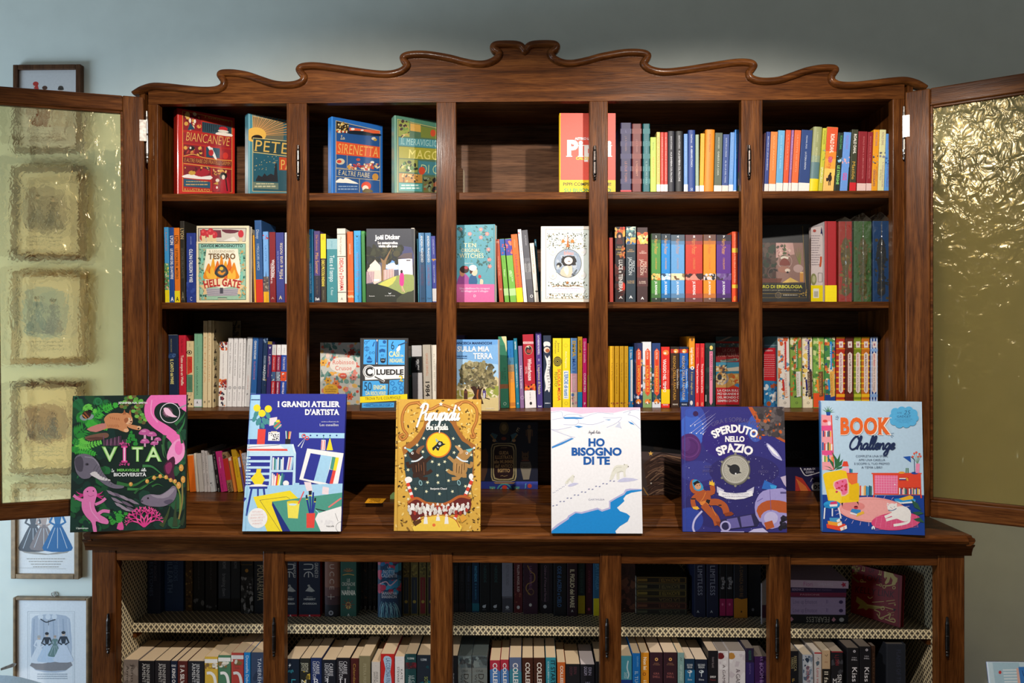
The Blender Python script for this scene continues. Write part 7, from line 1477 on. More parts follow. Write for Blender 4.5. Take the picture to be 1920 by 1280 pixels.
 p.poly([(205,920),(520,865),(600,940),(370,965),(500,1228),(330,1228)],YE);p.line([(262,948),(490,918),(520,936)],3,'3a3a3c');p.line([(262,948),(445,1225)],3,'3a3a3c');p.poly([(150,930),(110,918),(118,975)],'2f3594')
 p.poly([(368,960),(985,880),(960,1040),(780,1225),(500,1225)],GR);p.poly([(368,960),(385,985),(530,1225),(460,1225),(366,990)],'22307c')
 p.poly([(495,960),(605,955),(588,1105),(504,1100)],'f4e45a',1);p.ell(550,962,55,12,'e8cc2c');p.ell(545,985,34,9,'cfe6f0');p.line([(640,872),(592,980)],10,'e85a60')
 for x0,y0,x1,c in((660,910,690,'23308a'),(690,870,700,'2c3c94'),(720,880,712,'23308a'),(738,940,718,'2c3c94')):p.line([(x0,y0),(x1,1060)],14,c)
 p.poly([(680,868),(708,866),(706,900),(682,900)],'20202a');p.poly([(655,905),(668,900),(672,930),(660,935)],'20202a');p.poly([(730,930),(744,925),(742,955),(728,958)],'20202a');p.line([(676,908),(708,908)],8,YE);p.line([(656,940),(674,940)],7,YE);p.line([(726,962),(742,962)],7,YE)
 p.poly([(662,1060),(736,1058),(728,1185),(662,1185)],RD_,1);p.line([(850,1010),(960,930)],13,'e87a74');p.line([(740,1022),(895,1058)],8,'20202a');p.line([(740,1030),(790,1080)],6,LB)
 p.poly([(760,1060),(960,1000),(980,1240),(790,1228),(736,1110)],WH,0);p.ring(960,1180,46,3,'3a3a3c',22);p.line([(908,1060),(932,1128)],3,'3a3a3c')
 p.text('hoppípolla',865,1176,13,'2a2a30','b',w=66);p.scatter(790,1120,890,1150,10,['e8e4e4'],8,16,2)
 p.ell(244,1101,83,86,WH,n=30)
 for k,s in enumerate(('PITTORICI','E SCULTORI','GRANDI ARTISTI','CURIOSITÀ','FORMATO')):p.text(s,242,1055+k*25,14,'e0a8a0','s',w=(86,104,130,96,84)[k],rot=-3)
 p.text('I GRANDI ATELIER',945,148,44,'f4f2f4','S','r',w=530);p.text("D'ARTISTA",940,216,44,'f4f2f4','S','r',w=292);p.text('scritto e illustrato da',938,280,10,'e8e8f0','s','r',w=150);p.text('Les canailles',938,313,20,'f4f2f4','s','r',w=164)
 p.line([(186,50),(138,1222)],4,'8ac0e0')
F_(110,955,45,'23297a','royal blue picture book of an artist studio, second display book',a_art,ybl=1222,ybr=1224,lean=10,th=.014,xt=190,gloss=True)
crop(700,730,4.5706)
def a_circ(p):
 OC,DG='d8a846','2f4246'
 p.box(160,70,945,1230,OC)
 rd=random.Random(12);p.up()
 for k in range(560):
  x,y=rd.uniform(180,930),rd.uniform(85,1215);p.ell(x,y,rd.uniform(8,19),rd.uniform(4,9),rd.choice(['6a4a1c','3a2a14','a87a2a','e8c060','8a6428','f0d080']),rd.uniform(0,180),6,same=k%30!=0)
 p.line([(212,85),(205,1215)],4,'b0822c')
 for sg,pts in((-1,((400,110),(300,130),(250,220),(255,330),(290,390),(250,430),(225,400),(260,380))),(1,((700,130),(800,105),(880,160),(885,260),(850,350),(870,400),(845,410),(838,385)))):p.line(list(pts),24,'9a5a24',6);p.line(list(pts),12,'c8843c',6)
 p.line([(380,115),(480,170),(580,130),(690,160),(760,110)],22,'a8642c',6);p.line([(380,115),(480,170),(580,130),(690,160),(760,110)],9,'d89a50',6)
 p.poly([(450,200),(500,255),(560,262),(640,255),(700,200),(715,300),(790,420),(880,480),(860,520),(860,700),(840,850),(800,930),(640,985),(500,985),(330,930),(280,760),(260,560),(250,490),(330,440),(430,310)],'a4662c',2)
 p.poly([(470,275),(560,262),(650,270),(690,330),(760,440),(850,510),(850,700),(835,860),(780,915),(640,970),(500,965),(330,935),(285,780),(268,560),(380,460),(440,350)],DG,2)
 for x in(470,540,610,680,760):p.line([(560+(x-560)*.25,300),(x-(610-x)*.1,620),(560+(x-560)*1.5,950)],3,'1c2c30',4)
 p.line([(275,820),(560,830),(850,810)],3,'1c2c30',3)
 for x,y in((432,418),(376,475),(425,533),(505,618),(563,642),(612,618),(298,688),(550,735),(633,692),(692,540),(685,420),(465,795),(555,797),(645,780),(362,850),(455,873),(567,893),(678,873),(790,828),(285,862),(300,938),(825,660),(736,485),(828,890),(840,560),(275,565)):p.star(x,y,16,'ece8c0',rot=-80+(x%40),same=x!=432)
 p.ell(560,474,108,110,'d8782a',n=36);p.ell(560,472,98,100,'f4d02c',n=36)
 p.poly([(505,500),(540,470),(560,440),(590,445),(600,462),(622,468),(600,478),(570,495),(560,525),(545,520),(535,500),(515,525),(508,518)],'1f2428',1);p.ell(570,464,11,11,'f0f0ec');p.ell(571,464,5,5,'1f2428');p.poly([(540,455),(532,415),(562,440)],'9ab8c0');p.line([(545,490),(560,500)],6,'d8e4ea')
 def bear(s,x0,c,cl):
  X=lambda v:x0+s*v
  p.poly([(X(60),640),(X(120),590),(X(170),600),(X(180),690),(X(160),740),(X(100),750),(X(60),700)],c,3)
  p.poly([(X(30),560),(X(60),520),(X(110),525),(X(140),560),(X(150),620),(X(110),640),(X(60),600)],c,3)
  p.poly([(X(90),535),(X(110),500),(X(155),478),(X(160),492),(X(125),530),(X(120),555)],cl,2);p.ell(X(60),545,11,11,'f0ece8');p.ell(X(62),545,5,5,'1a1410');p.ell(X(34),535,16,18,c)
  p.line([(X(150),640),(X(190),600),(X(220),575)],28,c,4);p.line([(X(70),640),(X(30),660),(X(15),620)],30,c,4);p.line([(X(160),720),(X(200),710),(X(225),690)],30,c,4);p.line([(X(120),735),(X(140),760),(X(190),765)],30,c,4);p.line([(X(80),720),(X(80),755)],34,c)
  p.line([(X(50),615),(X(100),610),(X(150),575)],13,'dce6ec',4);p.poly([(X(40),540),(X(-2),500),(X(70),515)],'7ac0c4');p.ell(X(-2),500,9,9,'e8f0f0')
  for k in range(8):p.line([(X(80+k*11),620+(k*29)%40),(X(84+k*11),690+(k*17)%40)],4,cl if k%2 else '2a1a12')
 bear(1,275,'3c241a','8a5a3c');bear(-1,862,'b0844c','c89a68')
 for x,y in((405,800),(733,798)):p.ell(x,y,15,24,'8ab0b4',-15);p.ell(x,y,8,16,'2c4448',-15)
 for x0,y0,x1,y1 in((292,790,405,1150),(848,770,672,1165)):
  p.line([(x0,y0),(x1,y1)],27,'f2ece8')
  for k in range(7):f=(k+.2)/7;g=(k+.75)/7;p.line([(x0+(x1-x0)*f,y0+(y1-y0)*f),(x0+(x1-x0)*g,y0+(y1-y0)*g)],27,'d8402c',same=k>0)
 p.ell(302,772,32,26,'f4efea');p.ell(838,745,20,26,'f4efea')
 p.poly([(295,970),(370,930),(460,975),(560,990),(650,965),(740,915),(830,930),(830,1030),(740,1070),(560,1065),(400,1090),(350,1130),(310,1060)],'6a2420',2)
 p.line([(295,970),(370,930),(460,975),(560,990),(650,965),(740,915),(830,930)],22,'b8602c',5)
 rd=random.Random(3)
 for k in range(40):x=305+k*13;y=1010+26*math.sin(k*1.9)-40*abs((x-560)/260)**2*.2;p.ell(x,y,10,14,rd.choice(['f0e8e0','e8dcd0','f4f0ea']));p.ell(x,y+26,12,20,rd.choice(['f0ece8','c8c0b8','a8382c','d8d0c8']));p.ell(x-3,y-2,2.5,2.5,'2a201c',n=6)
 p.poly([(350,1215),(380,1140),(470,1085),(560,1070),(650,1085),(720,1130),(745,1215)],'f2cc50',2);p.line([(360,1170),(420,1105),(560,1075),(690,1105),(740,1180)],6,'a83a24',5)
 for x,y,h_ in((450,1090,60),(628,1090,60),(555,1088,36)):p.poly([(x-18,y+h_),(x-12,y),(x+12,y),(x+18,y+h_)],'f0ece8',1);p.ell(x,y-14,11,13,'f0d8c8')
 p.ell(520,1160,14,14,'e8703a');p.poly([(735,1090),(780,1070),(800,1110),(760,1140)],'e0a03c');p.poly([(340,1140),(400,1105),(415,1135),(360,1170)],'5a3418')
 p.star(580,125,20,'f8f4ea')
 p.hand('Pupupidù',378,262,62,17,'fbf8f2',.28,.82);p.hand('Orsi in pista',452,345,29,8,'f4f0ea',.1,.74);p.text('Benjamin Chaud',560,856,15,'f0ece8','b',w=142)
F_(176,917,88,'c8962c','ochre circus picture book with two bears, third display book',a_circ,ybl=1216,ybr=1218,lean=7,th=.012,xt=195,gloss=True)
crop(980,730,4.5706)
def a_ice(p):
 p.box(235,140,1045,1250,'f1eff2');p.poly([(235,140),(1045,140),(1045,180),(900,175),(780,200),(640,195),(500,210),(330,180),(235,190)],'f0c4dc')
 GY,BU='b8bcd8','3a86cc'
 p.poly([(235,190),(330,180),(500,212),(640,198),(780,205),(930,175),(1010,165),(1020,340),(900,260),(700,300),(460,330),(330,300),(235,340)],'f6f5f8')
 for pts in(((240,200),(330,188),(345,235),(380,215),(470,212)),((470,212),(520,235),(640,200),(780,210)),((690,240),(780,245),(850,240),(800,290),(720,325)),((820,270),(845,335)),((250,260),(340,245),(470,255),(460,300),(350,300)),((240,340),(300,345),(420,320)),((250,345),(400,400),(450,410)),((250,490),(370,430),(420,410)),((860,200),(940,175),(1000,175)),((900,215),(960,230),(1005,260)),((930,265),(1010,340)),((480,290),(600,300),(700,270))):p.line(list(pts),5,GY,3)
 for q in([(345,237),(440,235),(530,242),(500,252),(360,252)],[(440,312),(480,310),(520,318),(480,330)],[(900,270),(940,285),(960,305),(925,295)],[(700,258),(760,256),(740,264)],[(250,490),(330,455),(420,415),(440,420),(340,470),(250,505)]):p.poly(q,BU,1)
 for q in([(470,210),(490,235),(530,240),(500,218)],[(790,320),(835,275),(840,330)],[(270,345),(350,370),(300,350)],[(920,180),(900,215),(930,200)]):p.poly(q,'d0d4e6')
 p.poly([(245,1195),(300,1150),(380,1100),(390,1080),(450,1045),(500,1050),(640,1012),(680,1030),(740,1010),(740,955),(800,920),(865,885),(880,855),(920,848),(1020,852),(1020,870),(930,882),(880,905),(860,935),(870,955),(830,990),(805,1010),(830,1040),(890,1060),(920,1085),(900,1130),(830,1170),(790,1210),(800,1245),(240,1245)],'b9b6dc')
 p.poly([(250,1210),(320,1160),(395,1110),(400,1095),(455,1058),(505,1064),(645,1028),(680,1046),(752,1022),(752,965),(810,930),(870,900),(890,872),(930,862),(1020,858),(1020,868),(930,884),(885,905),(862,935),(872,955),(832,992),(808,1012),(834,1042),(892,1062),(920,1085),(900,1130),(832,1172),(794,1212),(806,1245),(240,1245)],'1688d2')
 for k in range(18):
  f=k/17;x=262+520*f;y=1002-225*f**.85;p.ell(x,y+(8 if k%2 else-6),9,4.5,'7a80a8',-12,8,same=k>0)
 for k in range(9):f=k/8;p.ell(262+105*f,884-66*f+(4 if k%2 else 0),5,2.5,'8a90b4',n=6,same=k>0)
 p.poly([(810,790),(870,755),(990,770),(900,790)],'c8c8e4',2);p.poly([(385,825),(430,800),(480,805),(420,830)],'c8c8e4',2)
 BE,BS='e2e0d4','b8b6a8'
 p.poly([(745,770),(752,740),(770,690),(790,655),(830,645),(880,650),(905,650),(905,665),(885,680),(880,720),(885,745),(865,748),(860,705),(830,715),(828,765),(805,768),(805,715),(790,730),(770,770)],BE,2);p.ell(885,657,22,17,BE);p.ell(905,660,5,4,'3a3a3c');p.ell(872,643,6,6,BS);p.line([(775,700),(800,670),(850,665)],3,BS,3);p.line([(810,715),(840,700),(862,702)],4,BS,3)
 p.poly([(362,805),(375,780),(400,755),(430,735),(442,745),(438,765),(430,795),(418,795),(405,780),(385,805)],BE,2);p.ell(430,744,13,13,BE);p.ell(440,748,3,3,'3a3a3c');p.line([(380,790),(405,765)],3,BS)
 for s,y,w in(('HO',484,142),('BISOGNO',563,432),('DI TE',640,228)):
  p.text(s,632,y,62,'1656a4','x',w=w);p.text(s,632,y-2,56,'5a94d0','l',w=w-8);p.text(s,634,y-1,56,'1656a4','r',w=w-8)
 p.hand('Angelo Ruta',562,376,12,2.5,'5a5a6a',.25,.95);p.text('CARTHUSIA',632,948,13,'a8a8c0','s',w=140)
F_(247,1028,157,'eceaee','white picture book of polar bears and blue sea, fourth display book',a_ice,ybl=1236,ybr=1238,lean=7,th=.011,xt=247,gloss=True,ccol='e4e2e8')
crop(1220,730,4.5706)
def a_space(p):
 PU,BL2,OR,LI='34307a','3f62c0','b8582c','a49ad4'
 p.box(255,140,1180,1240,PU)
 for x,y,rx,ry,c in((330,300,150,200,'3a4aa0'),(350,360,110,150,BL2),(820,340,110,60,'3a4a9c'),(900,330,70,120,'3f58b0'),(660,1000,380,200,'2f2a6c'),(330,1120,120,110,'3244a0'),(400,700,160,90,'3a3c8a'),(800,700,300,140,'302a6a'),(640,430,200,160,'34287a')):p.ell(x,y,rx,ry,c,n=28)
 p.ell(350,200,60,40,'3a52ac');rd=random.Random(4);p.up()
 for k in range(240):p.ell(rd.uniform(300,1150),rd.uniform(300,1200),rd.uniform(1.2,3.4),None,rd.choice(['c8c8f0','8a8ad0','e8e8ff','6a6ab8']),0,5,same=k%40!=0)
 p.ell(385,207,23,23,'3a2050');p.ell(330,495,102,118,'542a6a',n=30);p.ring(330,495,84,8,'6a3a7c',28);p.ring(335,495,60,6,'4a2460',24);p.ell(300,470,40,60,'5c3476')
 p.poly([(835,150),(1180,150),(1180,470),(1080,420),(980,330),(890,250)],OR,1);p.poly([(870,150),(1180,150),(1180,450),(1090,400),(1000,310),(920,230)],'4a4244',1);p.scatter(930,160,1150,400,80,['5a5254','3a3436','6a5e5c','463e40'],8,34,3);p.scatter(880,180,1120,420,26,['c8602c','a04c28','4a4244'],6,18,8)
 for x0,y0,x1,y1 in((342,312,500,178),(378,304,530,212),(348,370,560,205),(392,376,545,240),(430,374,530,280),(446,296,560,200),(446,334,556,232),(448,380,480,350)):p.line([(x0,y0),(x1,y1)],4,'b8b4e8',0,True);p.ell(x0,y0,5,5,'f4f4ff',n=8)
 p.poly([(990,470),(1010,465),(1080,530),(1125,600),(1110,605),(1040,560)],'b8b4e0',2);p.poly([(1000,475),(1040,500),(1100,575),(1050,545)],'f6f6fc',2)
 p.arc('GIRA E SOPRAVVIVI',720,698,423,117,63,36,'625a90','r')
 p.arc('SPERDUTO',720,682,316,123.5,56.5,62,'f6f4f6','x');p.text('NELLO',720,446,44,'f6f4f6','x',w=168);p.arc('SPAZIO',720,812,280,119,61,66,'f6f4f6','x')
 p.ell(725,688,128,133,'6a6860',n=40);p.ell(725,686,118,122,'9a968c',n=40);p.ell(728,690,100,104,'b4b0a4',n=36);p.ring(725,686,110,5,'d0ccc0',36)
 for k in range(36):an=k*PI/18;p.line([(725+60*math.cos(an),688+62*math.sin(an)),(725+98*math.cos(an),688+101*math.sin(an))],1.6,'7a766c',same=k>0)
 for k in range(6):an=R(k*60+30);p.ell(725+132*math.cos(an),688+137*math.sin(an),11,11,'8a867c')
 p.ell(718,684,46,44,'2c2c2e');p.poly([(655,655),(690,650),(780,715),(740,720)],'2c2c2e');p.ell(728,720,7,7,'f0f0f0');p.poly([(650,640),(680,650),(668,668)],'3a3a3c')
 p.text('GILES',490,672,22,'5f5790','r',w=60);p.text('SPARROW',488,708,22,'5f5790','r',w=92);p.text('R.',960,672,22,'5f5790','r');p.text('FREDDI',965,714,22,'5f5790','r',w=86)
 p.poly([(566,828),(630,862),(600,912),(620,892),(568,880)],'c8c4dc');p.poly([(886,832),(820,868),(850,915),(880,885)],'c8c4dc');p.poly([(585,862),(650,882),(725,888),(800,882),(868,864),(875,908),(800,934),(725,942),(650,934),(580,905)],'f0eef4',1)
 p.text('SEGUI IL TUO DESTINO CON',727,900,12,'5a5280','r',w=230);p.text('LA RUOTA DELLA SOPRAVVIVENZA',727,922,12,'5a5280','r',w=225)
 A1,A2,A3='b0562c','8c3e20','e0863c'
 p.line([(440,1040),(380,1110),(362,1180),(375,1220)],18,'b4aee0',5);p.line([(440,1040),(380,1110),(362,1180),(375,1220)],5,'d8d4f0',5)
 p.poly([(340,790),(365,768),(420,790),(455,860),(430,880),(370,892),(335,850)],A1,2);p.poly([(355,785),(390,770),(440,810),(450,855),(410,870),(370,850)],'3a9ac8',2);p.poly([(370,800),(405,785),(432,830),(415,855),(385,850)],'d09a78',2);p.poly([(362,800),(400,778),(425,800),(395,805),(375,825)],'1f1a1c',1);p.ell(398,822,4,4,'201818');p.ell(418,818,4,4,'201818')
 p.poly([(385,890),(450,860),(500,885),(515,940),(480,975),(420,970),(380,930)],A1,2);p.line([(480,885),(530,880),(525,820)],42,A1,3);p.poly([(500,815),(505,780),(518,795),(525,770),(535,800),(545,790),(545,825)],'f0c03a')
 p.line([(395,905),(360,945),(372,1005)],40,A1,3);p.poly([(355,1005),(400,1000),(418,1020),(395,1030),(365,1022)],'f0b83a');p.box(345,930,385,942,'2a2028')
 p.poly([(415,965),(510,940),(520,975),(470,1000),(430,990)],A3,1);p.line([(505,965),(575,965),(630,1000),(650,1060)],56,A1,3);p.poly([(625,1060),(690,1045),(712,1065),(690,1080),(640,1085)],A2,1);p.line([(450,985),(510,1050),(555,1100),(575,1160)],60,A1,3);p.poly([(555,1130),(600,1130),(598,1180),(570,1160)],A2,1);p.poly([(480,940),(510,945),(500,985),(470,960)],'241c24',1);p.box(580,985,606,996,'2a2028')
 p.line([(470,880),(450,930),(420,965)],5,A3,2);p.line([(520,1000),(560,1080)],5,A3)
 p.poly([(600,1115),(890,1060),(930,1130),(910,1170),(610,1205),(590,1160)],'2c2850');p.poly([(650,1110),(740,1095),(765,1180),(670,1192)],'6a62a4');p.poly([(765,1090),(860,1072),(885,1165),(780,1178)],'6a62a4');p.ring(640,1170,40,14,'b4aee0',20);p.line([(600,1215),(700,1222),(800,1222)],16,'b4aee0',2)
 p.poly([(950,850),(975,775),(1080,825),(1070,865)],'2f6ac0');p.poly([(1020,815),(1080,825),(1072,850),(1030,845)],'3aa0e0')
 p.poly([(890,1010),(910,930),(960,870),(1060,850),(1180,870),(1180,1130),(1100,1150),(930,1130)],LI,2);p.poly([(905,1040),(950,970),(1040,945),(1150,960),(1180,990),(1180,1060),(1060,1050),(970,1130)],OR,2);p.poly([(940,1110),(970,1050),(1040,1030),(1110,1060),(1130,1120),(1090,1180),(990,1190)],LI,2);p.ell(1030,1100,60,54,'c4bce4');p.poly([(970,1140),(1040,1120),(1060,1180),(990,1200)],OR,1);p.poly([(830,1225),(880,1195),(960,1185),(1010,1225)],'c8c2ea',1);p.line([(1020,860),(1030,1040)],4,'6a5a9a');p.line([(910,960),(960,930)],8,'7a70b0');p.box(1110,875,1160,892,'5a5288')
 p.scatter(1100,1080,1170,1200,10,['201c28','2a2434'],14,26,5);p.poly([(1110,750),(1180,730),(1180,860),(1140,810)],'c4b4d0',1)
 p.line([(290,145),(295,1220)],4,'4a56a8')
F_(275,1168,150,'2c2868','purple space picture book with metal dial, fifth display book',a_space,ybl=1221,ybr=1228,lean=4,th=.016,xt=262,gloss=True)
crop(1500,730,4.5706)
def a_chal(p):
 SK,NB,RD_,PK,YE='bcd6ea','153f96','e8472c','f0709c','f6cc18'
 p.box(160,90,1080,1260,SK);p.poly([(160,900),(640,905),(1080,850),(1080,1260),(160,1260)],NB);p.poly([(500,890),(640,905),(1080,905),(1080,850),(1070,855),(1040,700),(500,700)],SK)
 p.poly([(180,215),(270,218),(288,690),(190,690)],'f4a0a8');p.poly([(183,310),(272,308),(274,350),(184,355)],'e8508c');p.poly([(186,405),(275,408),(278,440),(188,445)],'f4a0a8');p.line([(270,220),(290,690)],9,RD_);p.poly([(186,525),(284,520),(285,560),(190,565)],'e8508c')
 for k,c in enumerate(('1f3f8a','d0402c','f0ece8','2c7a8a','1c2a4a','e8b43a')):
  p.box(196+k*12,352+(k%2)*8,206+k*12,405,c);p.box(190+k*15,452+(k%3)*8,203+k*15,522,('1f5aa4','d83a3c','e8e0d8','5a6a3a','e0a83a','f0ece8')[k]);p.box(192+k*15,560+(k%3)*8,205+k*15,620,('f0ece8','6ab04a','f0c84a','2c7aa0','e8b0b4','f0a03c')[k])
 p.ell(250,290,14,18,'f4e4e8');p.ell(215,270,20,12,'e0403c')
 for a_ in(-80,-55,-30,-100,-125,-150,-10):p.line([(240,200),(240+34*math.cos(R(a_)),200+40*math.sin(R(a_))),(240+58*math.cos(R(a_*.96-3)),205+66*math.sin(R(a_)))],10,'3a7a44',3,True)
 p.poly([(222,192),(262,192),(258,222),(228,222)],'1c4a9c')
 for pts in(((290,690),(320,640),(345,545)),((300,680),(340,640),(368,595)),((290,680),(270,620),(230,570)),((285,690),(240,660),(205,655)),((290,690),(250,690),(215,685)),((300,660),(310,600),(270,530)),((300,690),(340,670),(365,655))):
  q=list(pts);m_=q[1];p.poly([q[0],(m_[0]-16,m_[1]-4),q[2],(m_[0]+16,m_[1]+6)],'2f6a40',1)
 p.poly([(350,690),(410,660),(420,720),(355,720)],'f4b0c0',2);p.poly([(372,615),(405,615),(418,658),(358,658)],RD_);p.box(422,678,436,714,'2c5a9c');p.box(437,682,450,714,'2a8a92')
 p.poly([(390,718),(492,718),(490,900),(400,900)],'f0703a');p.line([(380,718),(496,718)],8,RD_)
 for k,c in enumerate(('e8502c','f0ece8','f4d8a8','f0a03a','2a8ab0','3a9ac8','1c4a6a','2c6a5a')):p.box(512+k*13,822+(k%3)*5,524+k*13,908,c)
 p.poly([(612,714),(1042,714),(1042,724),(612,724)],RD_);p.poly([(622,724),(1035,724),(1040,905),(630,900)],RD_);p.poly([(638,733),(838,736),(838,893),(640,890)],PK)
 for k in range(9):p.line([(652+k*22,735),(654+k*22,891)],3,'f8a8c4');
 for k in range(7):p.line([(640,750+k*22),(838,752+k*22)],3,'f8a8c4')
 p.ell(812,814,5,5,'f8f0f4');p.box(846,752,930,782,'c83a24');p.box(850,758,905,766,'f4f0ec');p.box(850,767,908,775,'1c3f8a');p.poly([(905,752),(925,760),(928,782),(915,782)],'f0a03a');p.box(846,838,1030,900,'b83424')
 for k,c in enumerate(('f4f0ec','1c3f8a','f0a0a4','f4e4d0','2a8a7a','1c4a6a','d0402c','f0ece8','1c3f8a','f0b0a0','5a8a6a','f0ece8','2a5aa4','f0c83a','e8e0d8')):p.box(848+k*12,842+(k%3)*6,858+k*12,898,c)
 p.line([(632,900),(630,930)],12,RD_);p.line([(1036,900),(1038,930)],12,RD_)
 p.ell(870,712,28,10,'f0a03a');p.line([(908,715),(910,672)],8,'4a7a3a');p.line([(925,715),(924,672)],8,'3a6a34');p.ell(982,715,30,11,'1c4a9c');p.line([(982,712),(978,600),(950,575)],6,'2c3c5c');p.poly([(882,576),(945,570),(950,625)],'1f56b0')
 p.poly([(992,632),(1026,634),(1022,715),(990,715)],'f290b4',1)
 for x,y in((965,575),(978,548),(1012,575),(1022,552),(996,538),(1032,572)):p.line([(1005,635),(x,y)],3,'7a9a7a');p.ell(x,y,9,9,'e8604a')
 p.ell(620,1030,300,108,'f4a8a4',4,40);p.ring(620,1030,1,1,'f4a8a4');p.line([(620+272*math.cos(k*.2),1030+92*math.sin(k*.2))for k in range(33)],5,'f0908c')
 for k in range(26):an=k*.24;p.line([(622+298*math.cos(an),1032+106*math.sin(an)),(624+326*math.cos(an),1036+134*math.sin(an))],5,'b8a8d8')
 p.ell(455,1000,100,40,'e88a86');
 p.poly([(195,730),(215,712),(350,688),(395,700),(415,790),(440,815),(500,800),(508,840),(500,960),(350,972),(240,950)],YE,1);p.poly([(240,855),(330,850),(360,880),(352,970),(255,950)],'f8d83a',1);p.poly([(425,820),(490,800),(508,830),(505,950),(420,945)],'f0c010',1)
 p.poly([(288,790),(385,760),(412,780),(415,890),(355,915),(345,880),(295,850)],'f4c4b0',2);p.poly([(298,795),(382,768),(402,785),(405,882),(362,902),(352,868),(305,845)],PK,2);p.scatter(310,785,400,890,18,['c8304a','d8405c'],7,12,3)
 p.poly([(352,972),(368,968),(362,1005)],'2a2024');p.poly([(484,962),(498,960),(502,990)],'2a2024')
 p.ell(272,985,72,34,'2a9ad8');p.poly([(200,985),(344,985),(330,1012),(215,1014)],'1f86c4',1);
 for a,c in(((212,1012),(205,1108)),((276,1018),(276,1085)),((330,1010),(350,1105))):p.line([a,c],11,'eceef2')
 p.poly([(258,965),(312,955),(322,985),(262,998)],'d83a6a');p.poly([(250,985),(320,980),(318,1000),(255,1003)],'f0e8ec')
 p.poly([(430,1045),(445,1020),(520,1030),(518,1050),(490,1065)],'3a8ac8',1);p.poly([(428,1050),(490,1066),(520,1052),(518,1064),(490,1078),(430,1064)],'e8eef2');p.poly([(490,1060),(540,1040),(552,1060),(480,1090)],'f0b83a',1);p.ell(478,1010,18,14,'c83a4a');p.ell(478,1002,16,7,'6a2028')
 p.poly([(225,1150),(385,1150),(400,1190),(350,1210),(230,1185)],RD_,0);p.poly([(340,1185),(398,1160),(402,1190),(350,1210)],'f0e8e4');p.poly([(235,1125),(350,1125),(360,1160),(330,1170),(240,1155)],'f4a02c');p.poly([(318,1150),(356,1130),(360,1158),(325,1170)],'f4ece0');p.poly([(250,1098),(335,1098),(345,1130),(325,1138),(255,1128)],'4a9ac8');p.poly([(312,1118),(340,1102),(344,1128),(318,1138)],'eef0f0');p.text('2',375,1196,20,'c8302c','b')
 p.poly([(805,935),(960,925),(990,945),(985,965),(860,972),(812,958)],'2a9ad8',0);p.poly([(812,952),(862,966),(985,955),(984,970),(860,978)],'f0f0f0');p.poly([(845,935),(940,905),(970,918),(965,938),(880,950)],'f4b82c',0)
 p.ell(822,1128,212,76,'e0487a',-4,40);
 for k in range(9):p.line([(660+k*42,1075+(k%2)*6),(640+k*46,1180)],3,'f080a4');p.line([(640,1090+k*14),(1000,1080+k*12)],2,'f080a4')
 WH='f4eeea'
 p.poly([(800,1020),(850,1000),(910,1005),(948,1050),(942,1100),(900,1130),(840,1110),(780,1080)],WH,3);p.ell(788,1010,42,36,WH);p.poly([(742,1000),(745,968),(775,985)],WH);p.poly([(800,985),(828,968),(830,1005)],WH);p.poly([(748,994),(750,978),(765,988)],'f0a0b0');p.line([(800,1060),(760,1078),(725,1092)],24,WH,3);p.line([(840,1090),(780,1105),(735,1118)],24,WH,3);p.line([(935,1090),(930,1130),(880,1150),(800,1162)],22,WH,4);p.line([(755,1032),(790,1036),(825,1018)],6,'3a5a8a',2);p.line([(772,1008),(782,1012)],3,'3a3034');p.line([(802,1006),(812,1002)],3,'3a3034');p.ell(788,1018,4,3,'d8708a')
 for pts in(((950,940),(990,990),(1040,1040)),((960,1050),(1010,1060),(1060,1060)),((970,1110),(1010,1110),(1065,1140))):q=list(pts);m_=q[1];p.poly([q[0],(m_[0]-12,m_[1]+18),q[2],(m_[0]+16,m_[1]-16)],'2c5a44',1)
 p.poly([(612,1196),(612,1178),(626,1165),(640,1178),(640,1196)],'f0f0f4');p.poly([(622,1196),(622,1184),(630,1184),(630,1196)],NB)
 for x,y,r in((815,195,38),(870,185,40),(930,185,40),(970,205,36),(985,245,30),(960,275,36),(910,290,38),(850,290,40),(805,270,36),(795,235,32),(890,235,80)):p.ell(x,y,r,r,'5ab4e4',same=x!=815)
 p.text('OLTRE',850,206,11,'24467a','r',w=42);p.text('25',915,213,34,'1f2f5c','l',w=58,skew=.2);p.text('GADGET',888,240,18,'24467a','r',w=120);p.text('PER UN ANNO DA BOOKLOVER',886,258,9,'2f6aa6','l',w=150);p.text('SENZA RIPETIZIONI',885,272,9,'2f6aa6','l',w=120);p.text('E MOLTO ALTRO',885,286,9,'2f6aa6','l',w=84)
 p.text('BOOK',558,384,136,'f6ece4','S',w=436);p.text('BOOK',552,378,130,'f06a28','S',w=422)
 p.hand('Challenge',412,512,52,15,'1b2a54',.22,1.02)
 for a,c in(((300,250),(325,256)),((302,232),(328,244)),((312,222),(330,236)),((778,375),(802,372)),((780,388),(800,398)),((776,398),(790,410))):p.line([a,c],3,'5a7aa0')
 for k,(s,w)in enumerate((('COMPLETA UNA SFIDA,',278),('APRI UNA CASELLA',226),('E SCOPRI IL TUO PREMIO',304),('A TEMA LIBRI!',180))):p.text(s,614,578+k*32,17,'41506a','r',w=w)
 p.line([(176,105),(192,1205)],5,'3f86c8')
F_(192,1070,100,'9fc4e0','pale blue picture book with yellow armchair and cat, rightmost display book',a_chal,ybl=1224,ybr=1254,lean=3.5,th=.022,xt=172,gloss=True,ccol='b4cee4',spine='3a7ec4')
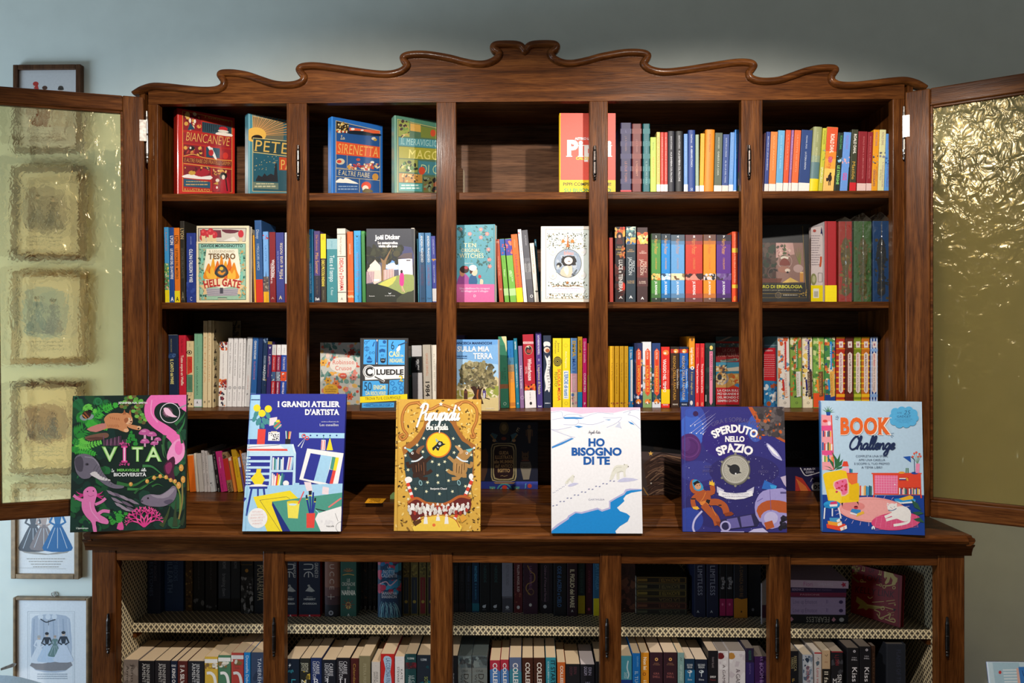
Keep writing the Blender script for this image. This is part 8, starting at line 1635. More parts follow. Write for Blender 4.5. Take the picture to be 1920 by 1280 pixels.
# ================================================================== base cabinet, upper row (standing well back in shade)
row(ZST,.21,.125,'books on the paper-lined upper shelf of the base')
crop(160,1020,4.9235)
S_(572,694,60,'232c46','thick dark navy spine, first on the lined shelf',T=[('TERRY BROOKS',80,340,'6a6a80',.2,.6),('ELFSTONES',160,480,'5a6a8a',.26,.3)],Y=.185)
S_(728,904,50,'2a4470','thick steel blue spine, second on the lined shelf',T=[('TERRY BROOKS',70,340,'5a7aa8',.22,.6),('ILLEARTH',160,450,'6a88b0',.26,.3)],Y=.207)
S_(924,988,50,'5a4024','brown gilt patterned spine between the navy and black books',pic=[(120,590,['5a4024','8a6a34','3a2818','a88448'],26)])
S_(996,1098,50,'16161a','first plain black spine with tiny grey lettering',T=[('NICOLE JARVIS',140,420,'4a4a50',.12)],pic=[(500,590,['16161a','6a6a6c'],3)])
S_(1106,1212,50,'1a181c','second plain black spine with tiny grey lettering',T=[('NICOLE JARVIS',140,420,'4a4a50',.12)],pic=[(500,590,['1a181c','6a6a6c'],3)])
S_(1226,1338,30,'3c4452','slate spine with pale vertical title and black foot',T=[('ROWE',160,225,'a8b0bc',.26),('breaking dawn',270,480,'98a0ac',.3)],B=[(500,620,'14161a')])
S_(1342,1430,40,'2c323c','darker slate spine with black foot beside the pale-titled one',T=[('ROWE',160,225,'98a0ac',.3)],B=[(500,620,'121418')])
S_(1436,1550,30,'1c1e22','black and white spine with a standing figure',pic=[(300,650,['2a2c30','8a8c90','4a4c50','b8bac0','16181c'],46)],art=lambda p:(p.frame(1438,150,1540,188,3,'a8803c'),p.ell(1490,243,15,17,'c8963c'),p.poly([(1480,580),(1478,510),(1490,480),(1515,500),(1525,600)],'101214',1),p.ell(1502,470,10,14,'101214')),Y=.192)
S_(1556,1690,30,'1d2430','dark navy spine with large cream letters by the second post',T=[('POLNAREWA',190,520,'d8cca8',.42,.45,'d','s')],Y=.192)
crop(480,1020,4.9235)
def dune(x0,x1):
 xm=(x0+x1)/2
 def f(p):
  p.line([(xm-55,185),(xm+20,185),(xm+30,205),(xm+18,230),(xm-55,232)],8,'c8c4bc',2);p.ring(xm-10,295,40,8,'c8c4bc',20);p.box(xm-60,302,xm+40,345,'1c2438');p.line([(xm-10,260),(xm-10,306)],8,'c8c4bc')
  p.poly([(xm-40,432),(xm,385),(xm+50,432),(xm+20,440)],'b8b4ac',1);p.ell(xm-8,382,12,10,'a8a49c');p.box(x0-5,648,x1+5,720,'b02028');p.text('A',xm,690,40,'f0e8e8','r')
 return f
for x0,x1,lb in((256,380,'left one of two dark blue desert spines with red foot'),(396,594,'right, wider one of two dark blue desert spines with red foot')):
 S_(x0,x1,60,'1c2438',lb,art=dune(x0,x1),T=[('GRANDE DI',170,310,'c8c4bc',.16,.82),('BRIAN',480,492,'a8a49c',.3,.5,'h'),('HERBERT',498,515,'d8d4cc',.56,.5,'h','b'),('ANDERSON',540,556,'d8d4cc',.66,.5,'h','b')],Y=.172,ccol='a81c24')
S_(630,770,40,'8a5a48','tall rounded spine fading from copper to black',B=[(400,480,'6a4440'),(480,560,'4a3034'),(560,700,'1c1820')],T=[('U C C E',180,420,'c8b0a0',.3)],art=lambda p:(p.line([(692,460),(692,510)],4,'d8c8b8'),p.line([(660,485),(725,485)],4,'d8c8b8'),p.ell(692,634,22,22,'a8a4a8'),p.ell(692,634,12,12,'4a4648')),bow=True,Y=.172)
def a_fawn(p):
 for k in range(9):an=R(200+k*17.5);p.line([(852,255),(852+52*math.cos(an),262+44*math.sin(an))],5,['8a3a34','a8843c'][k%2])
 p.line([(800,285),(852,275),(905,285)],7,'c89a4a',3);p.ell(852,565,26,34,'c8a05a')
 for k in range(8):an=R(k*45);p.line([(852,555),(852+58*math.cos(an),555+50*math.sin(an))],7,'6a3a30')
S_(779,929,40,'2f5a4c','bottle green spine with cream story title and red sprays',art=a_fawn,T=[('LE',318,345,'e8e0cc',.2,.5,'h','s'),('CRONACHE',352,382,'e8e0cc',.84,.5,'h','s'),('DI',392,415,'d8d0bc',.16,.5,'h','s'),('NARNIA',425,468,'f0e8d4',.86,.5,'h','b'),('A',640,662,'e0dcd0',.14,.5,'h','b')],Y=.177)
for i,(x0,x1)in enumerate(((946,986),(988,1030),(1032,1072),(1074,1112))):
 S_(x0,x1,60,('1c1a1c','241c18','1c1c22','20181c')[i],('first','second','third','fourth')[i]+' of four very dark slim spines deep behind the green one',pic=[(230,520,['1c1a1c','5a3a24','3a2c24','2a2a34'],14)],T=[('O',570,600,'c8c4bc',.3,.5,'h')],Y=.232,dep=.105)
def a_not(p):
 p.box(1110,60,1340,180,'8a2c5a');p.scatter(1120,60,1330,440,60,['1f6a9a','2a8ab4','c83a5a','16486a','b02c4a','3aa0c0'],12,46,4)
 for k in range(26):p.line([(1130+k*8,690),(1140+k*7+20*math.sin(k),600),(1160+k*5,530+(k*23)%40)],4,['7ab0bc','a8ccd0','4a8a9c'][k%3],3)
 p.line([(1140,370),(1200,345),(1240,380),(1300,330)],10,'d8a8b4',4)
 p.box(1112,684,1340,720,'c8702c')
S_(1118,1338,40,'16385a','fat rounded fantasy spine in swirling blue and crimson',art=a_not,T=[('LA',205,222,'e8d8e4',.16,.5,'h','s'),('NOTTE',240,270,'e0e8f0',.5,.5,'h','s'),('CADENTE',276,306,'e0e8f0',.68,.5,'h','s'),('SAMANTHA',440,466,'f0f0f4',.66,.5,'h','s'),('SHANNON',472,498,'f0f0f4',.66,.5,'h','s')],bow=True,gloss=True,Y=.167,dep=.125)
for i,(x0,x1,c)in enumerate(((1352,1420,'1f2a3a'),(1425,1500,'1f2a3a'),(1506,1575,'7a1f24'),(1580,1650,'3a2430'))):
 S_(x0,x1,40,'6a5c2c',('first','second','third','fourth')[i]+' gold-framed spine beside the fat swirling one'+(', its panel red' if i==2 else ''),art=lambda p,x0=x0,x1=x1,c=c:(p.box(x0+10,305,x1-12,640,c),p.scatter(x0+8,180,x1-8,295,20,['8a7a3a','4a4020'],5,14,x0),p.ell((x0+x1)/2,530,15,15,'a8903c'),p.line([((x0+x1)/2,330),((x0+x1)/2,510)],5,'5a5a34')),Y=.187)
crop(800,1020,4.9235)
for i,(x0,x1,c,tc)in enumerate(((237,294,'191a20','4a4c54'),(297,354,'15151a','34343c'),(357,415,'16181f','34405a'),(419,486,'123450','4aa0c8'))):
 S_(x0,x1,40,c,('first','second','third','fourth, bluer')[i]+' of four slim dark spines right of the third post',T=[('PARTHENOS',200,345,tc,.34,.5,'d','b'),('o',355,375,tc,.3,.5,'h'),('IL SEGRETO',390,510,tc,.2)],B=[(545,615,{0:'2c2a30',1:'221a22',2:'20222a',3:'1f6a7a'}[i])],Y=.217)
for x0,x1,lb in((491,586,'left one of two black spines with a small white bird'),(589,690,'right one of two black spines with a small white bird')):
 S_(x0,x1,40,'14171a',lb,T=[('NEREIDE',195,355,'2c5a5c',.24)],art=lambda p,xm=(x0+x1)/2-8:(p.ell(xm,575,16,14,'c8ccd0'),p.poly([(xm+4,560),(xm+18,555),(xm+12,585)],'c8ccd0'),p.smallprint(xm-16,xm+18,606,5,'6a6c70',2)),Y=.217)
S_(695,796,40,'8a8894','pale grey spine fading dark below, among black spines',B=[(480,500,'6a6872'),(500,640,'4a4850')],T=[('ROTTA DEL NORD',190,380,'6a6a76',.26)],art=lambda p:(p.line([(700,490),(750,500),(792,492)],3,'4a3038',2),p.ell(745,582,16,14,'d0d0d4'),p.smallprint(725,768,606,5,'9a9aa0',2)),Y=.217)
S_(806,886,40,'5a1a1e','dark red spine with white dashed title',T=[('FALLEN ANGEL SUD',190,440,'c8a8a0',.26,.5,'d','b')],pic=[(450,540,['5a1a1e','8a4a3a','6a2a24'],8)],art=lambda p:p.ell(846,582,14,16,'d8d0cc'),Y=.217)
S_(891,1028,40,'3a1a2c','maroon spine with curling gold ornament',art=lambda p:(p.line([(930,195),(960,250),(995,280),(990,340),(930,370),(920,420),(960,470)],9,'9a743c',6),p.ring(960,440,28,6,'7a5a34',14),p.ell(958,560,13,15,'c8c0b8')),T=[('LAILA MIMMELO',200,420,'8a5a7a',.16)],Y=.207,ccol='b8b4bc')
S_(1040,1166,40,'1c141c','black plum spine with fine white border and title',art=lambda p:(p.line([(1062,190),(1062,520),(1100,530),(1120,520),(1120,190)],3,'5a3a4a'),p.ell(1092,575,16,17,'c8c4c4')),T=[('Children of Virtue and Nerissa',195,530,'8a6a7a',.18,.45)],Y=.212)
S_(1172,1290,40,'0f0f14','black spine with blue grey upright title near the fourth post',T=[('ODE di ACERO e CIELO',200,580,'3a5f88',.3,.45,'d','b')],Y=.192)
S_(1296,1392,40,'2c1420','black maroon spine with large cream title',T=[('IL FIGLIO del MARE',230,585,'e0cfa8',.4,.5,'d','b'),('A',605,625,'c8c0b8',.2,.5,'h','b')],Y=.192)
S_(1397,1462,40,'243a40','dark teal spine with yellow foot near the fourth post',T=[('IL MARE SENZA FINE',230,450,'3f6a60',.34)],B=[(474,640,'c8b420')],Y=.207)
S_(1467,1534,40,'4a1826','wine red spine between two yellow-footed ones',T=[('AVVENTURE',240,450,'8a3a48',.3)],art=lambda p:p.ell(1498,600,12,14,'a8445a'),Y=.207)
S_(1538,1640,40,'2f6a90','medium blue spine with yellow foot touching the fourth post',T=[('BATTAGLIA',180,420,'5a9ac0',.4,.4)],B=[(500,660,'e0cc1c')],Y=.197)
crop(1120,1020,4.9235)
S_(200,350,30,'4a2a24','reddish brown ornament spine right of the fourth post',pic=[(195,600,['4a2a24','6a3a30','3a201c','7a4a38'],40)],Y=.227,dep=.105)
def lying(x0,x1,y0,y1,Y,dep,col,label,T,art=None,hard=False,yaw=0,z=None,pg='e8dcc4',L=None):
 """a book lying flat, its spine to the front: spine from x0 to x1, y0 (top) to y1 (bottom)"""
 a,b_=at(px(x0),py(y1),Y),at(px(x1),py(y0),Y);w=b_.x-a.x;h=b_.z-a.z-.0004
 zb=a.z if z is None else z
 M=Matrix.Translation((a.x,Y,zb+.0002))@Matrix.Rotation(R(yaw),4,'Z');pr=Print(w,h,mapper_for(M))
 for st,u0,u1,c,hf,vc,fl,sty in T:
  V,Tr,tw=layout(st,sty);k=(u1-u0)*w/tw;H=hf*h
  if fl:pr.words(st,u1*w,vc*h+H/2,(-k,0),(0,-H),c,sty)
  else:pr.words(st,u0*w,vc*h-H/2,(k,0),(0,H),c,sty)
 if art:art(pr)
 mb=MB();th=.0006 if not hard else.002
 ccol=hx(col)
 mb.box(0,w,0,dep,0,th,ccol);mb.box(0,w,0,dep,h-th,h,ccol);mb.box(0,w,0,.001,th,h-th,ccol);pr.emit(mb)
 o=mb.build('paperback_book',PRINT,ink=True,recalc=False);o.matrix_world=M;tag(o,label,'book',ROW['group']);LABELS[label.lower()]=1
 p=MB();p.box(.0006,w-.0006,.0012,dep-.001,th,h-th,hx(pg));p.build('pages',PAGES,parent=o,ink=True,recalc=False);NBOOK[0]+=1
 return zb+.0002+h
zt=ZST+.0003
for i,(y1,y0,c,gc,tt)in enumerate(((600,551,'2c2824','5a5a44','LA CASA'),(548,491,'3a1f1c','7a4a34','PLAYMASTER I'),(488,438,'2a2018','6a5430','LA DIGA'),(434,374,'2a2414','8a7434','BLACKWATER III'),(370,312,'201e1a','7a6c40','BLACKWATER II'),(308,250,'241c10','8a6a2c','BLACKWATER I'))):
 def la(pr,gc=gc):
  for v0,v1 in((.06,.14),(.86,.94)):pr.rect(.003,pr.w-.003,pr.h*v0,pr.h*v1,gc)
  pr.rect(.003,.005,pr.h*.1,pr.h*.9,gc);pr.rect(pr.w-.005,pr.w-.003,pr.h*.1,pr.h*.9,gc);pr.rect(pr.w*.03,pr.w*.22,pr.h*.3,pr.h*.7,gc)
 zt=lying(358,828,y0,y1,.21,.12,c,('lowest','second lowest','third lowest','fourth','fifth','topmost')[i]+' of six slim gilt-edged dark books lying stacked',[(tt,.45,.86,gc,.5,.5,True,'b')],la,z=zt)
S_(898,1002,30,'1f2440','left one of two navy spines with spaced white letters',T=[('LIMITLESS',195,475,'a8acc0',.4,.5,'d','s'),('A',610,632,'c8ccd4',.2,.3,'h','b')],Y=.192,lean=-4)
F_(850,892,150,'1f2440','navy back cover edge with white barcode beside the spaced-letter spines',lambda p:(p.poly([(834,510),(856,520),(858,600),(836,590)],'c8d0d8'),p.line([(835,420),(870,460)],3,'6a7aa0'),p.line([(835,380),(870,440)],3,'6a7aa0')),Yl=.24,Yr=.197,th=.004,hard=False)
S_(1010,1120,30,'1f2440','right one of two navy spines with spaced white letters',T=[('LIMITLESS',195,475,'a8acc0',.4,.5,'d','s'),('A',610,632,'c8ccd4',.2,.4,'h','b')],Y=.192,lean=-2)
for x0,x1,lb in((1128,1184,'left one of two slim black spines with magenta foot'),(1188,1254,'right one of two slim black spines with magenta foot')):
 S_(x0,x1,30,'15141a',lb,T=[('fragili',300,415,'c8c4c8',.56,.5,'u')],B=[(503,660,'a81f58')],art=lambda p,xm=(x0+x1)/2:p.ell(xm,555,9,12,'d86a94'),Y=.192)
S_(1260,1386,30,'1c1c24','dark spine with wavy orange paper band',T=[('LA DANZA DEI RE',180,490,'7a5a34',.24,.55)],art=lambda p:(p.poly([(1255,505),(1290,495),(1330,508),(1392,496),(1392,680),(1255,680)],'c07a1c',0),p.ell(1330,622,8,10,'4a2c10')),Y=.187)
S_(1392,1512,30,'100f12','black spine with one small white emblem near the fifth post',art=lambda p:p.ell(1436,603,12,14,'8a8a90'),Y=.202)
F_(1522,1580,360,'b8b0b4','pale cover edge leaning behind the fifth post',lambda p:(p.box(1500,560,1590,680,'5a2a4a'),),Yl=.14,Yr=.20,th=.004,hard=False)
crop(1430,1020,4.9235)
zt=ZST+.0003
zt=lying(180,790,678,756,.15,.15,'1a181c','black book lying lowest in the small stack, pink petals on its spine',[('FEARLESS',.36,.72,'b8b0a0',.6,.45,True,'s')],lambda p:(p.up(),[p.shape([(p.w*u-.006,p.h*.4),(p.w*u,p.h*.75),(p.w*u+.006,p.h*.45),(p.w*u,p.h*.2)],'d890a0',True)for u in(.14,.78)],p.shape([(p.w*.9+.007*math.cos(k*.6),p.h*.45+.006*math.sin(k*.6))for k in range(10)],'b8b4b0')),z=zt)
for i,(y0,y1,lb)in enumerate(((590,666,'lower of two matching lilac books lying stacked'),(516,590,'upper of two matching lilac books lying stacked'))):
 zt=lying(170,765,y0,y1,.15,.145,'bda4cc',lb,[],lambda p:(hand_uv(p,'Love up emotion',.18,.56,.42,'6a5a8a'),p.rect(p.w*.70,p.w*.708,p.h*.3,p.h*.75,'8a74a4'),p.rect(p.w*.72,p.w*.728,p.h*.3,p.h*.75,'8a74a4'),p.shape([(p.w*.93+.006*math.cos(k*.6),p.h*.48+.005*math.sin(k*.6))for k in range(10)],'4a3a6a')),z=zt)if False else lying(170,765,y0,y1,.15,.145,'bda4cc',lb,[('Love up Emotion',.18,.56,'6a5a8a',.5,.5,False,'l')],lambda p:(p.rect(p.w*.70,p.w*.708,p.h*.3,p.h*.75,'8a74a4'),p.rect(p.w*.72,p.w*.728,p.h*.3,p.h*.75,'8a74a4'),p.shape([(p.w*.93+.006*math.cos(k*.6),p.h*.48+.005*math.sin(k*.6))for k in range(10)],'4a3a6a')),z=zt)
zt=lying(160,772,480,516,.155,.145,'8a2c50','thin crimson book lying on the lilac pair',[('PASSIONE',.3,.6,'d8a0b0',.4,.5,False,'r')],z=zt)
zt=lying(160,772,430,480,.155,.145,'3a2450','dark violet book lying in the small stack',[('BERENICE',.18,.36,'a894b8',.4,.5,False,'b'),('la stella del mattino',.4,.78,'7a6490',.3,.5,False,'r')],z=zt)
zt=lying(160,780,365,430,.15,.16,'d8b8cc','pale pink book on top of the small lying stack',[('Fiori',.34,.48,'c04a94',.6,.5,False,'l'),('SARA HILL',.56,.78,'e8d4e4',.4,.5,False,'r')],lambda p:p.shape([(p.w*.93+.008*math.cos(k*.63)*(1 if k%2 else.5),p.h*.5+.008*math.sin(k*.63)*(1 if k%2 else.5))for k in range(10)],'c02c4a'),z=zt,yaw=-3)
def a_love(p):
 GD='d8b86a'
 p.line([(1262,180),(1250,760)],5,'4a0c14')
 for s,x,y,h_,w in(('BOOK',1000,195,46,150),('OF',1005,262,46,60),('LOVE',1010,338,50,190),('KELLY LINK',1030,468,56,370)):p.text(s,x,y,h_,'3c0810','s',w=w,rot=8)
 p.poly([(1120,250),(1150,230),(1175,260),(1165,230),(1160,190),(1172,190),(1190,240),(1225,195),(1255,180),(1220,225),(1200,265),(1235,320),(1225,375),(1190,372),(1200,330),(1180,300),(1165,350),(1135,372),(1128,350),(1150,310),(1130,300)],GD,1);p.poly([(1122,250),(1140,245),(1132,320),(1120,300)],'e8cc84',1)
 p.line([(1195,300),(1240,315),(1215,370),(1130,385)],12,GD,2);p.ring(1122,392,14,7,GD,10);p.ring(1212,400,13,7,GD,10);p.line([(1160,250),(1190,285)],9,GD)
 p.line([(780,215),(820,290),(860,330),(890,350)],16,'8a7034',4);p.line([(840,200),(870,250),(895,210)],18,'a8883c',4);p.scatter(780,190,890,290,20,['a8883c','c8a858','6a5424'],6,14,5);p.line([(900,345),(955,348)],8,GD);p.ring(915,338,12,6,GD,10);p.line([(1048,372),(1085,378)],8,GD);p.ring(1090,376,11,6,GD,10)
 for x,y in((925,225),(1078,260)):p.line([(x,y+18),(x,y-18),(x+16,y-12),(x+16,y+22)],5,GD);p.ell(x-5,y+18,8,6,GD);p.ell(x+11,y+22,8,6,GD)
 p.poly([(870,480),(930,520),(975,560),(1050,570),(1090,590),(1040,600),(980,590),(955,610),(930,590),(870,600),(900,560),(860,530)],'b09440',1);p.line([(960,560),(1090,580),(1125,578)],14,'c8aa58',3);p.ring(1108,590,16,7,GD,10);p.line([(1130,580),(1220,605)],6,GD);p.poly([(1205,595),(1235,600),(1210,622)],'2a0a0c')
 p.line([(1030,605),(1080,630),(1075,680),(1140,660),(1180,640),(1170,690),(1215,690),(1215,720),(1130,690)],9,GD,4);p.line([(1055,640),(1090,690),(1120,680)],7,GD,3)
 p.line([(1010,535),(1120,528)],5,GD);p.line([(1140,525),(1220,515)],5,GD);p.line([(1160,550),(1225,540)],5,GD);p.line([(970,480),(990,500),(1015,485)],7,GD,3);p.star(1222,558,12,GD)
 for k in range(14):p.ell(1150+(k*37)%70,610+(k*23)%70,3.5,4,GD,n=6)
F_(805,1270,150,'8f0f18','dark red cover-out book with gold dancing figures, lined shelf',a_love,Yl=.24,Yr=.12,th=.016,hard=True,pg='5a1418',ccol='8f0f18',xt=720,lean=4)
# ================================================================== base cabinet, lower row (tops of page blocks catch the light)
row(ZLO,.052,.14,'books on the lowest visible shelf of the base')
CR='dcc3a0'
crop(160,1020,4.9235)
S_(350,486,1068,'8d8078','grey stone-patterned spine, leftmost of the lower row',T=[('Jennifer',1110,1400,'4a423e',.2,.62),('Armentrout',1120,1460,'4a423e',.2,.3)],pic=[(1100,1700,['8d8078','a0948c','7a6e68'],20)],pg=CR)
for x0,x1,yt,c,lb in((488,634,1078,'1a1a20','first black spine with white serif name, lower row'),(640,780,1076,'26242a','second, greyer black spine with white serif name, lower row')):
 S_(x0,x1,yt,c,lb,T=[('JENNIFER L.',1105,1330,'dcdcdc',.2,.62,'d','s'),('ARMENTROUT',1100,1400,'dcdcdc',.2,.36,'d','s')],pic=[(1330,1700,[c,'3a3a44','4a4a50'],14)],pg=CR)
S_(786,846,1078,'1c2740','slim navy spine with white block letters, lower row',T=[('KING',1112,1130,'e0e4ec',.7,.5,'h','b'),('KING OF ECSTASY',1145,1460,'f0f0f4',.5,.5,'d','b')],pg=CR)
S_(850,940,1080,'5a2420','slim dark red spine with white block letters, lower row',T=[('KING',1116,1134,'e8dcd8',.5,.5,'h','b'),('A SILVER EYES',1150,1460,'f0ece8',.4,.5,'d','b')],pg=CR)
S_(946,1096,1080,'1b1d24','third black spine with white serif name, by the yellow one',T=[('JENNIFER L.',1105,1330,'dcdcdc',.2,.62,'d','s'),('ARMENTROUT',1100,1400,'dcdcdc',.2,.36,'d','s')],pg=CR)
for x0,x1,yt,c,lb in((1101,1222,1040,'d8b040','yellow spine with curling white ribbon, lower row'),(1226,1342,1026,'4a7a5a','green spine with curling white ribbon, lower row'),(1346,1461,1004,'c0443a','red spine with curling white ribbon, lower row')):
 S_(x0,x1,yt,c,lb,B=[(yt+20,yt+56,'eeeae4')],T=[('Danielle',1100,1120,'5a4a3a',.56,.5,'h'),('Esslin',1130,1150,'5a4a3a',.4,.5,'h')],pic=[(yt+58,yt+110,[c,'8a6a3a','e8e0d0'],8)],art=lambda p,x0=x0,x1=x1:p.line([(x0+20,1190),(x0+60,1190),(x1-30,1230),(x1-20,1330),(x1-30,1500)],26,'f0ece6',5),pg=CR)
S_(1464,1525,1000,'1c86cc','slim bright blue spine, lower row by the steel blue one',T=[('Donatella Debora',1025,1330,'f0f6fa',.4)],pg=CR)
S_(1529,1660,1000,'3c4a66','steel blue spine with white capitals by the second post',T=[('TAHEREH MAFI',1050,1420,'e4e8f0',.24,.6,'d','s')],pic=[(1120,1600,['3c4a66','5a6a88','2c3850'],10)],pg=CR)
crop(480,1020,4.9235)
S_(268,400,1060,'101c2c','black navy spine with white lightning mark, lower row',T=[('Leigh',1155,1180,'3aa0b0',.5,.35,'h'),('LE',1240,1320,'3aa0b0',.3,.6)],art=lambda p:p.poly([(318,1095),(300,1122),(312,1122),(302,1142),(325,1112),(312,1112)],'f0f0f0'),pg=CR)
S_(406,500,1055,'24241e','slim black spine with gold glow and serif name',T=[('EDITH',1095,1180,'d8d4b8',.3,.65,'d','s'),('JOYCE',1095,1170,'d8d4b8',.3,.3,'d','s'),('N',1250,1290,'e8e4d0',.6,.4,'h','s')],pic=[(1170,1290,['24241e','c8a83a','6a5a24'],8)],pg=CR)
for i,(x0,x1,yt,c)in enumerate(((504,606,1050,'1c2c5c'),(609,737,1068,'181c28'),(741,866,1050,'1d1a22'))):
 S_(x0,x1,yt,c,('blue','black','plum black')[i]+' spine with large white serif author name, lower row',T=[('CARRIE',yt+30,yt+150,'e0e0e8',.28,.66,'d','s'),('LEIGHTON',yt+30,yt+200,'e0e0e8',.28,.34,'d','s')],art=lambda p,xm=(x0+x1)/2:p.text('BLU'[i%3]if i<3 else '',xm,1300,60,'e8e8f0','s'),pg=CR)
S_(870,947,1062,'4c1c1c','dark red rounded spine with gold script, lower row',T=[('Calendar',1100,1290,'b0883c',.3)],pg=CR,bow=True)
S_(950,1056,1033,'857c5c','olive spine with faint title, lower row second bay',T=[('PETRA PRIMO',1100,1330,'a8a080',.26)],pg=CR)
S_(1066,1146,1088,'d4ccc4','pale grey spine with small dark lettering, lower row',T=[('ANGELA',1175,1270,'4a4644',.24,.65),('SANTORO',1175,1290,'4a4644',.24,.35),('-',1115,1125,'3a3a3c',.2,.5,'h')],pg=CR)
S_(1149,1277,1014,'c42422','red spine with ragged pale blue title patch',art=lambda p:p.poly([(1175,1060),(1200,1030),(1245,1045),(1250,1100),(1240,1180),(1252,1300),(1200,1400),(1180,1250),(1195,1150)],'a8c4dc',2),T=[('LA CORONA FINALE',1050,1330,'2c3c6a',.3,.55,'d','s')],pg=CR)
S_(1281,1371,1038,'e2dedc','white spine with widely spaced dark capitals, lower row',T=[('KATE',1150,1250,'2c2c34',.22,.7),('STEWART',1130,1300,'2c2c34',.22,.35),('...',1064,1072,'3a3a3c',.5,.5,'h')],pg=CR)
S_(1376,1481,1014,'1f4a4c','teal spine with dark red brush band, lower row',T=[('V. E. SCHWAB',1045,1062,'e0ece8',.6,.5,'h','b'),('LE CRO',1210,1330,'d8e4e0',.24,.7),('MAREE',1210,1300,'d8e4e0',.24,.4)],pic=[(1090,1150,['3a2c34','7a2430','5a2028'],8)],pg=CR)
S_(1485,1640,1024,'242e3a','slate spine with teal glow at the third post',T=[('V. E. SCHWAB',1055,1074,'e0e8ec',.36,.4,'h','b'),('SOTTO',1220,1340,'a8b45a',.2,.55)],pic=[(1120,1600,['242e3a','1f6a74','2a4a5a','184a54'],16)],pg=CR)
crop(800,1020,4.9235)
S_(200,286,1030,'17181c','black spine with tiny white lettering right of the third post',T=[('KA',1060,1075,'e0e0e0',.3,.4,'h','b'),('DI BEATRICE',1190,1330,'c8c8cc',.2,.5)],pg=CR)
for x0,x1,lb in((290,415,'left one of two misty grey green wrapped spines'),(418,560,'right one of two misty grey green wrapped spines')):
 o=S_(x0,x1,1030,'6f7f80',lb,B=[(1130,1700,'87908c')],T=[('ONE',1160,1180,'2c3434',.5,.5,'h','s'),('DARK',1190,1420,'23282a',.36,.6,'d','s'),('WINDOW',1200,1480,'3a4444',.16,.25,'d','s')],pic=[(1035,1140,['6f7f80','4a5c60','8a9a98','3a4a50'],16)],pg='55605e',gloss=True)
 me=o.data;w=max(v.co.x for v in me.vertices);h=max(v.co.z for v in me.vertices);f=MB();f.box(-.0012,w+.0002,-.0014,.142,.0005,h+.0012);f.build('plastic_wrap',FILM,parent=o,recalc=False)
for x0,x1,yt,c,c2,lb in((592,688,1074,'b02c40','4a7ab8','left one of two red-topped blue spines, lower row'),(690,768,1068,'b02c40','4a7ab8','right one of two red-topped blue spines, lower row'),(772,884,1048,'5c6c90','3a8298','grey blue and teal spine with white capitals, lower row')):
 S_(x0,x1,yt,c,lb,art=lambda p,x0=x0,x1=x1,c2=c2:p.poly([(x0-10,1160),(x0+40,1140),(x1+10,1190),(x1+20,1800),(x0-10,1800)],c2,1),T=[('COLLEEN HOOVER',1095,1600,'f2eeee',.4,.5,'d','b')],lean=-10,pg=CR)
for x0,x1,lb in((888,990,'left one of two brown spines with white capitals'),(994,1100,'right one of two brown spines with white capitals')):
 S_(x0,x1,1050,'452318',lb,T=[('COLLEEN HOOVER',1090,1600,'ece4dc',.38,.5,'d','b')],lean=-8,pg=CR)
S_(1104,1200,1048,'2f8a9c','aqua spine with dark capitals, lower row middle bay',T=[('IT STARTS WITH US',1070,1560,'143038',.4,.7,'d','b'),('COLLEEN HOOVER',1080,1400,'d8ecf0',.14,.25)],lean=-6,pg=CR)
S_(1208,1284,1092,'c8642a','orange spine with white lettering, lower row middle bay',T=[('COLLEEN HOOVER',1120,1500,'f4e4d4',.34,.55,'d','b')],lean=-4,pg=CR)
S_(1288,1420,1108,'17161b','black spine with dim red lettering, lower row middle bay',T=[('ERIN',1130,1200,'5a2c38',.2,.66),('DOOM',1130,1210,'5a2c38',.2,.36)],lean=-4,pg=CR)
S_(1424,1556,1112,'1b1a22','rounded black spine with lilac headband, lower row middle bay',T=[('ERIN',1135,1210,'b0a8c0',.22,.66),('DOOM',1130,1210,'b0a8c0',.22,.36),('W',1270,1300,'b0a8c0',.3,.5,'h')],lean=-4,pg='d8cccc')
S_(1560,1640,1085,'141418','black spine cut off by the fourth post, lower row',pg=CR)
crop(1120,1020,4.9235)
S_(200,320,1032,'4fa0b0','light teal spine with white brush title, lower row fourth bay',B=[(1250,1800,'1c3f8a')],art=lambda p:p.line([(285,1075),(275,1140),(290,1200),(280,1240)],12,'d0e8ec',4),T=[('Sotto',1180,1240,'c8e4e8',.3,.55)],pg=CR)
S_(324,398,1008,'1a78c8','slim bright azure spine, lower row fourth bay',T=[('ELENA ARMAS',1035,1130,'8ac4f0',.22,.65),('IL TUO CIELO',1170,1450,'c8e4f8',.4,.5,'d','s')],pg=CR)
S_(402,478,1003,'d88a1c','slim amber spine, lower row fourth bay',T=[('Non lei',1040,1160,'f8e4c0',.4,.5,'d','b'),('il',1250,1290,'f8e4c0',.4)],art=lambda p:p.ring(434,1198,12,6,'7a3a14',10),pg=CR)
for x0,x1,lb in((486,606,'left one of two plum spines with a small sun emblem'),(611,738,'right one of two plum spines with a small sun emblem')):
 S_(x0,x1,1000,'351a24',lb,art=lambda p,xm=(x0+x1)/2:(p.ell(xm,1062,15,15,'e0a860'),p.ell(xm,1062,7,7,'5a2a1c')),T=[('DARK',1094,1102,'a8785c',.4,.5,'h'),('STORIES',1108,1116,'a8785c',.56,.5,'h'),('KIRA',1184,1202,'a8605c',.46,.5,'h','s'),('SHELL',1212,1232,'a8605c',.6,.5,'h','s')],pg='e4ccb0')
S_(742,804,1003,'7fa3a0','slim pale teal spine with runner mark, lower row',T=[('ABBY JIMENEZ',1110,1260,'b8d0cc',.34)],art=lambda p:p.line([(765,1045),(778,1055),(768,1065),(780,1075)],4,'3a3030'),pg=CR)
